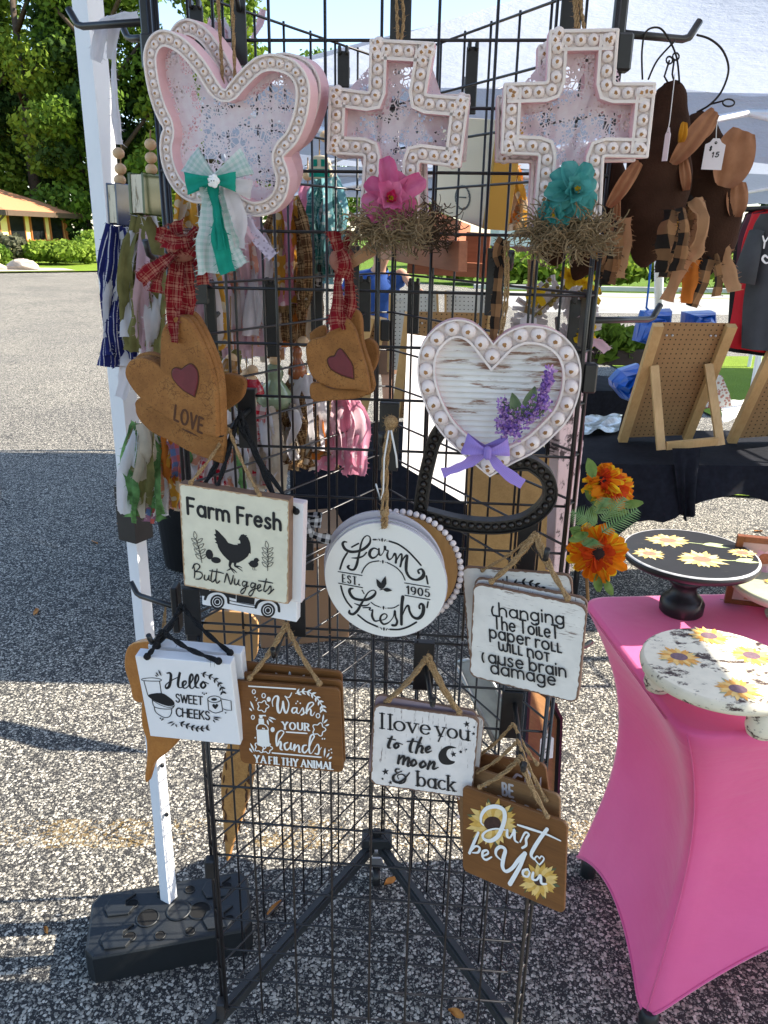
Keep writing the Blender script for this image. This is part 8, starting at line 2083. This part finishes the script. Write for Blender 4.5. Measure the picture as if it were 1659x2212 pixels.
# patterned plastic sheets, papers, planter, bags
M_pat = fabric('white_floral_oilcloth', (.62, .60, .55), .05, .1, .4, pat='floral', col2=(.40, .20, .16), s=55)
def sheet(name, label, cat, px, z, h, mat):
    q = [G(x, y, z) for x, y in px]; mb = MB()
    mb.grid(lambda u, v: q[0].lerp(q[1], u).lerp(q[3].lerp(q[2], u), v) + Vector((0, 0, .006 + h * (.5 + .5 * math.sin(u * 9 + v * 4)) * math.sin(v * 7 + u * 3) ** 2)), 16, 10, uvs=(.6, .4))
    return tag(mb.build(name, mat), label, cat)
M_plastic = plain('clear_plastic_bag', (.45, .50, .52), .12, .5, 25, .6)
sheet('plastic_bags', 'crumpled clear plastic bags of goods left of the pegboard easel', 'bags', [(1262, 905), (1344, 898), (1336, 935), (1262, 942)], .81, .03, M_plastic)
sheet('paper_sheets', 'white and green papers on the black table between the easels', 'paper', [(1555, 872), (1640, 862), (1640, 905), (1560, 915)], .815, .02, plain('white_paper', (.66, .66, .64), .7, .15, 9))
sheet('paper_sheets', 'pale red printed sheets behind the prop leg of the easel', 'paper', [(1515, 860), (1565, 860), (1560, 885), (1510, 888)], .815, .01, plain('pale_red_paper', (.62, .24, .20), .7, .2, 20))
mb = MB(); o = [P(1520, 850, 4.4), P(1520, 832, 4.4), P(1560, 812, 4.4), P(1576, 850, 4.4), P(1582, 878, 4.4), P(1520, 880, 4.4)]
mb.add([p + Vector((0, d, 0)) for d in (0, .25) for p in o], [(0, 1, 2, 3, 4, 5)] + [(i, (i + 1) % 6, (i + 1) % 6 + 6, i + 6) for i in range(6)], uvs=[(p.x, p.z) for p in o] * 2); tag(mb.build('covered_chair', M_pat), 'chair back covered in white floral cloth behind the easel prop leg', 'chair')
sheet('floral_cloth', 'white floral cloth patch on the asphalt under the black table', 'cloth', [(1435, 1045), (1475, 1040), (1470, 1058), (1440, 1062)], .25, .01, M_pat)
M_tarp = plain('blue_plastic_bag', (.005, .085, .42), .3, .35, 20, .5, bump=.5, bscale=25)
def bag(label, pts, Y, group='blue plastic bags'):
    t = root('plastic_bag', label, 'bag', loc=P(*pts[0], Y), group=group)
    o = [P(x, y, Y) for x, y in pts]; c = sum(o, Vector()) / len(o)
    mb = MB(); n = len(o); loops = []
    for k, (f, d) in enumerate(((1, 0), (.93, -.04), (.75, -.08), (.5, -.10), (.2, -.11))):
        loops.append([c + (p - c) * f * (1 + .05 * math.sin(i * 2.3 + k)) + Vector((0, d + .02 * math.sin(i * 1.9 + k * 2), 0)) for i, p in enumerate(o)])
    mb.loft(loops); mb.add(loops[-1], [list(range(n))]); back = [p + Vector((0, .06, 0)) for p in o]; mb.loft([loops[0], back]); mb.add(back, [list(range(n))])
    mb.build('bag_body', M_tarp, t); return t
bag('blue plastic bag hanging left of the easel, upper', [(1390, 672), (1448, 668), (1446, 700), (1420, 705), (1400, 745), (1372, 738), (1380, 700)], 4.2)
bag('blue plastic bag behind the top right of the easel', [(1480, 675), (1540, 672), (1544, 700), (1478, 700)], 4.2)
bag('crumpled blue plastic bag hanging at the side of the easel table', [(1340, 800), (1380, 788), (1378, 830), (1366, 868), (1345, 862), (1322, 835), (1320, 822)], 4.0)
mb = MB(); mb.tube([P(1406, 560, 4.3), P(1402, 610, 4.3), P(1396, 665, 4.25), P(1420, 690, 4.2)], .006, 5); tag(mb.build('blue_cord', plain('blue_cord', (.02, .12, .42), .8, .2, 50)), 'thin blue cord tied above the hanging blue bag', 'cord')
mb = MB(); mb.tube([G(1421, 770, 0), P(1424, 560, 7.5)], .045, 12); tag(mb.build('post', M_tube), 'slim white post standing beyond the blue cord', 'post')
pl = root('planter', 'dark tray of leafy green plants on the far black table', 'plants', loc=P(1320, 760, 5.3))
MB().box(P(1320, 768, 5.3), (.62, .2, .10), bev=.005).build('tray', plain('dark_tray', (.03, .02, .016), .7, .2, 10), pl)
lo = [((P(x, y, 5.3).x, 5.3 + rnd(-.08, .08), P(x, y, 5.3).z), (.10, .08, .07)) for x, y in ((1245, 745), (1270, 735), (1295, 742), (1320, 730), (1345, 738), (1375, 735), (1390, 750), (1300, 755), (1340, 752), (1262, 720), (1310, 715))]
leaves('foliage', lo, 900, .05, LEAFS[0], pl)
# ---- shirts on a rack at the right edge
def shirt(label, pts, Y, mat, sleeve=None, lettering=False, dep=.07):
    t = root('hanging_shirt', label, 'shirt', loc=P(*pts[0], Y), group='shirts on the rack')
    L, Rr_ = pts[:len(pts) // 2], pts[len(pts) // 2:][::-1]
    Ls = spline([tuple(P(x, y, Y)) for x, y in L], 6); Rs = spline([tuple(P(x, y, Y)) for x, y in Rr_], 6); n = len(Ls)
    mb = MB()
    for sg in (-1, 1):
        mb.grid(lambda u, v: Vector(Ls[min(n - 1, int(v * (n - 1)))]).lerp(Vector(Rs[min(n - 1, int(v * (n - 1)))]), u) + Vector((0, sg * dep * math.sin(math.pi * u) ** .7 + .012 * math.sin(u * 17 + v * 3) * v, 0)), 18, n - 1)
    mb.build('shirt_body', mat, t)
    if sleeve:
        mb = MB(); a, b, w0, w1 = sleeve; mb.tube([P(*a, Y - .03), P((a[0] + b[0]) / 2, (a[1] + b[1]) / 2, Y - .05), P(*b, Y - .05)], [w0 * pxsize(*a, Y), (w0 + w1) / 2 * pxsize(*a, Y), w1 * pxsize(*a, Y)], 14); mb.build('sleeve', mat, t)
    return t
S_black = plain('black_tee', (.012, .012, .014), .95, .2, 15); S_red = plain('red_tee', (.50, .012, .022), .9, .1, 10); S_grey = plain('charcoal_tee', (.05, .053, .058), .95, .15, 15); S_plum = plain('plum_tee', (.07, .02, .035), .95, .15, 15)
shirt('black tee shirt leftmost on the rack at the right edge', [(1612, 465), (1590, 520), (1580, 600), (1574, 700), (1570, 758), (1700, 770), (1700, 600), (1690, 500), (1680, 470), (1650, 450)], 3.75, S_black)
shirt('plum tee shirt, narrow strip at the top of the rack', [(1618, 462), (1598, 505), (1592, 560), (1590, 600), (1588, 640), (1690, 640), (1690, 560), (1680, 500), (1670, 470), (1650, 450)], 3.68, S_plum)
shirt('red tee shirt between the black and charcoal ones on the rack', [(1630, 462), (1606, 520), (1594, 600), (1580, 690), (1562, 748), (1700, 765), (1700, 600), (1690, 500), (1680, 470), (1655, 452)], 3.60, S_red)
ts_ = shirt('charcoal tee shirt with white lettering nearest on the rack at the right edge', [(1645, 462), (1625, 500), (1618, 580), (1606, 660), (1602, 752), (1740, 760), (1745, 600), (1735, 500), (1720, 470), (1690, 455)], 3.50, S_grey, ((1635, 500), (1604, 612), 16, 26))
fsh = Frame(plane_frame(P(1660, 560, 3.415), .2)); A = Art(fsh)
A.S([(1648, 510, 3), (1652, 522, 4), (1660, 512, 3)]); A.S([(1652, 522, 4), (1650, 536, 3)]); A.S([(1660, 558, 3), (1652, 552, 5), (1647, 560, 5), (1654, 568, 4), (1662, 566, 3)]); A.build('lettering', M_white_ink, ts_)
rk = root('clothes_rack', 'black metal clothes rack carrying the tee shirts at the right edge', 'rack', loc=P(1660, 700, 3.7))
mb = MB(); mb.tube([P(1610, 452, 3.7), P(1760, 448, 3.7)], .012, 8); mb.build('rail', M_black_metal, rk); mb = MB(); mb.tube([P(1755, 448, 3.7), G(1755, 1020, 0)], .014, 8); mb.build('upright', M_black_metal, rk)
# ---- the person in the blue shirt, standing behind the white pegboards
def person(Y=7.2):
    h0 = P(812, 640, Y)                    # hip
    S = .98
    t = root('person', 'person in blue shirt and brown shorts leaning forward, seen through the grid', 'person', loc=(h0.x, Y, 0))
    J = {}; E = []
    def j(n, v, r, p=None): J[n] = (Vector(v), r); (E.append((p, n)) if p else None)
    hx, hz = h0.x, .92
    j('pelvis', (hx, Y, hz), .135)
    j('waist', (hx - .01, Y - .03, hz + .16), .125, 'pelvis'); j('chest', (hx + .0, Y - .10, hz + .36), .145, 'waist'); j('neckb', (hx + .03, Y - .17, hz + .52), .075, 'chest'); j('neck', (hx + .04, Y - .21, hz + .58), .055, 'neckb')
    j('head1', (hx + .05, Y - .25, hz + .66), .085, 'neck'); j('head2', (hx + .055, Y - .27, hz + .77), .088, 'head1')
    for sg, n in ((-1, 'l'), (1, 'r')):
        j('hip' + n, (hx + sg * .10, Y, hz - .08), .10, 'pelvis'); j('knee' + n, (hx + sg * .12, Y - .05, .48), .062, 'hip' + n); j('ank' + n, (hx + sg * .13, Y, .09), .042, 'knee' + n); j('toe' + n, (hx + sg * .15, Y - .17, .04), .038, 'ank' + n)
        j('sh' + n, (hx + sg * .19, Y - .14, hz + .46), .062, 'chest')
    e = P(868, 585, Y - .15); w = P(893, 625, Y - .3)
    j('elr', e, .045, 'shr'); j('wrr', w, .030, 'elr')
    j('ell', (hx - .30, Y - .2, hz + .20), .045, 'shl'); j('wrl', (hx - .22, Y - .36, hz + .02), .030, 'ell')
    names = list(J)
    me = bpy.data.meshes.new('body'); me.from_pydata([J[n][0] for n in names], [(names.index(a), names.index(b)) for a, b in E], [])
    o = bpy.data.objects.new('body', me); COL.objects.link(o)
    sk = o.modifiers.new('skin', 'SKIN'); sk.use_smooth_shade = True
    for i, n in enumerate(names):
        d = me.skin_vertices[0].data[i]; d.radius = (J[n][1], J[n][1] * (.8 if n in ('chest', 'waist', 'pelvis') else 1)); d.use_root = (i == 0)
    su = o.modifiers.new('sub', 'SUBSURF'); su.levels = 2; su.render_levels = 2
    m, tt = newmat('skin', .6, .3); tt.l(tt.ramp(tt.noise(tt.coord(), 10, 3), [(.3, (.40, .22, .15)), (.7, (.50, .29, .20))]), tt.b.inputs['Base Color'])
    me.materials.append(m); attach(o, t)
    # clothes follow the body
    def sleeve(name, mat, pts, n=16):
        mb = MB(); loops = []
        for i, (p, rx, ry) in enumerate(pts):
            a = pts[max(0, i - 1)][0]; b = pts[min(len(pts) - 1, i + 1)][0]; d = (b - a).normalized(); s = d.cross(Vector((0, 1, 0))).normalized(); f = s.cross(d)
            loops.append([p + s * rx * math.cos(q) * (1 + .03 * math.sin(5 * q + i)) + f * ry * math.sin(q) for q in [2 * math.pi * k / n for k in range(n)]])
        mb.loft(loops, smooth=True); return mb.build(name, mat, t)
    SH = plain('blue_shirt_cloth', (.015, .055, .22), .9, .2, 12, bump=.3, bscale=14); SO = plain('brown_shorts_cloth', (.14, .075, .045), .9, .15, 12)
    g = lambda n: J[n][0]
    sleeve('shirt', SH, [(g('pelvis') + Vector((0, 0, -.06)), .215, .165), (g('pelvis') + Vector((0, 0, .03)), .205, .16), (g('waist'), .195, .155), (g('chest'), .215, .165), (g('chest') + Vector((.0, -.05, .10)), .20, .14), (g('neckb') + Vector((0, .02, -.02)), .10, .09), (g('neckb') + Vector((0, 0, .02)), .075, .075)])
    for n in 'lr':
        sleeve('shirt_sleeve', SH, [(g('sh' + n) + (g('chest') - g('sh' + n)) * .25, .085, .09), (g('sh' + n), .085, .085), (g('sh' + n).lerp(g('el' + n), .62), .075, .075)])
        sleeve('shorts_leg', SO, [(g('pelvis') + Vector(((-.06 if n == 'l' else .06), 0, 0)), .125, .14), (g('hip' + n), .125, .13), (g('hip' + n).lerp(g('knee' + n), .85), .105, .11)])
        a = g('toe' + n); MB().ball((0, 0, 0), 1, Matrix.Translation((g('ank' + n) + a) / 2 + Vector((0, 0, -.02))) @ Matrix.Diagonal((.052, .14, .05, 1)), 12, 7).build('shoe', S_black, t)
        # hand: palm, four fingers and a thumb
        w_, e_ = g('wr' + n), g('el' + n); d = (w_ - e_).normalized(); s = d.cross(Vector((0, 1, 0))).normalized(); f = s.cross(d); mh = MB()
        mh.tube([w_, w_ + d * .04, w_ + d * .09], [.026, .036, .034], 10)
        for q in range(4): b = w_ + d * .085 + s * (.026 - .0175 * q); L = (.065, .075, .07, .055)[q]; mh.tube([b, b + d * L * .5, b + d * L * .8 - f * .018, b + d * L * .85 - f * .035], [.009, .0085, .008, .006], 7)
        b = w_ + d * .03 + s * .03; mh.tube([b, b + s * .022 + d * .02, b + s * .03 + d * .05 - f * .012], [.011, .010, .007], 7); mh.build('hand', m, t)
    hd = g('head2'); mb = MB(); mb.ball(hd + Vector((0, .02, .02)), .104, n=16, m=10, sq=(1, 1.08, 1.05)); mb.v = [v for v in mb.v]; mb.build('hair', plain('brown_hair', (.05, .028, .016), .7, .3, 60), t)
    mf = MB(); mf.ball(hd + Vector((0, -.088, -.04)), .016, n=8, m=6, sq=(.8, 1, 1.2)); mf.build('nose', m, t)
    for sx in (-1, 1): me_ = MB(); me_.ball(hd + Vector((sx * .033, -.082, .0)), .010, n=8, m=6); me_.build('eye', M_ink, t); ear = MB(); ear.ball(hd + Vector((sx * .092, .0, -.02)), .022, n=8, m=6, sq=(.4, .8, 1.2)); ear.build('ear', m, t)
    mo = MB(); mo.tube([hd + Vector((-.025, -.082, -.078)), hd + Vector((0, -.088, -.082)), hd + Vector((.025, -.082, -.078))], .005, 5); mo.build('mouth', plain('lip', (.35, .10, .09), .5, .05), t)
    return t
person()

t = root('metal_tray', 'grey galvanized metal tray leaning inside the grid behind the moon sign', 'tray', loc=P(1040, 1500, 1.62))
qs = [P(985, 1432, 1.66), P(1032, 1420, 1.66), P(1118, 1570, 1.60), P(1066, 1600, 1.60)]
M_galv = plain('galvanized_steel', (.34, .36, .37), .42, .25, 18, .5, .7)
mb = MB(); mb.add([p + Vector((0, d, 0)) for d in (0, .01) for p in qs], [(0, 1, 2, 3), (7, 6, 5, 4), (0, 4, 5, 1), (1, 5, 6, 2), (2, 6, 7, 3), (3, 7, 4, 0)]); mb.build('tray_base', M_galv, t)
mb = MB(); mb.tube(qs + qs[:1], .006, 6); mb.build('rolled_rim', M_galv, t)
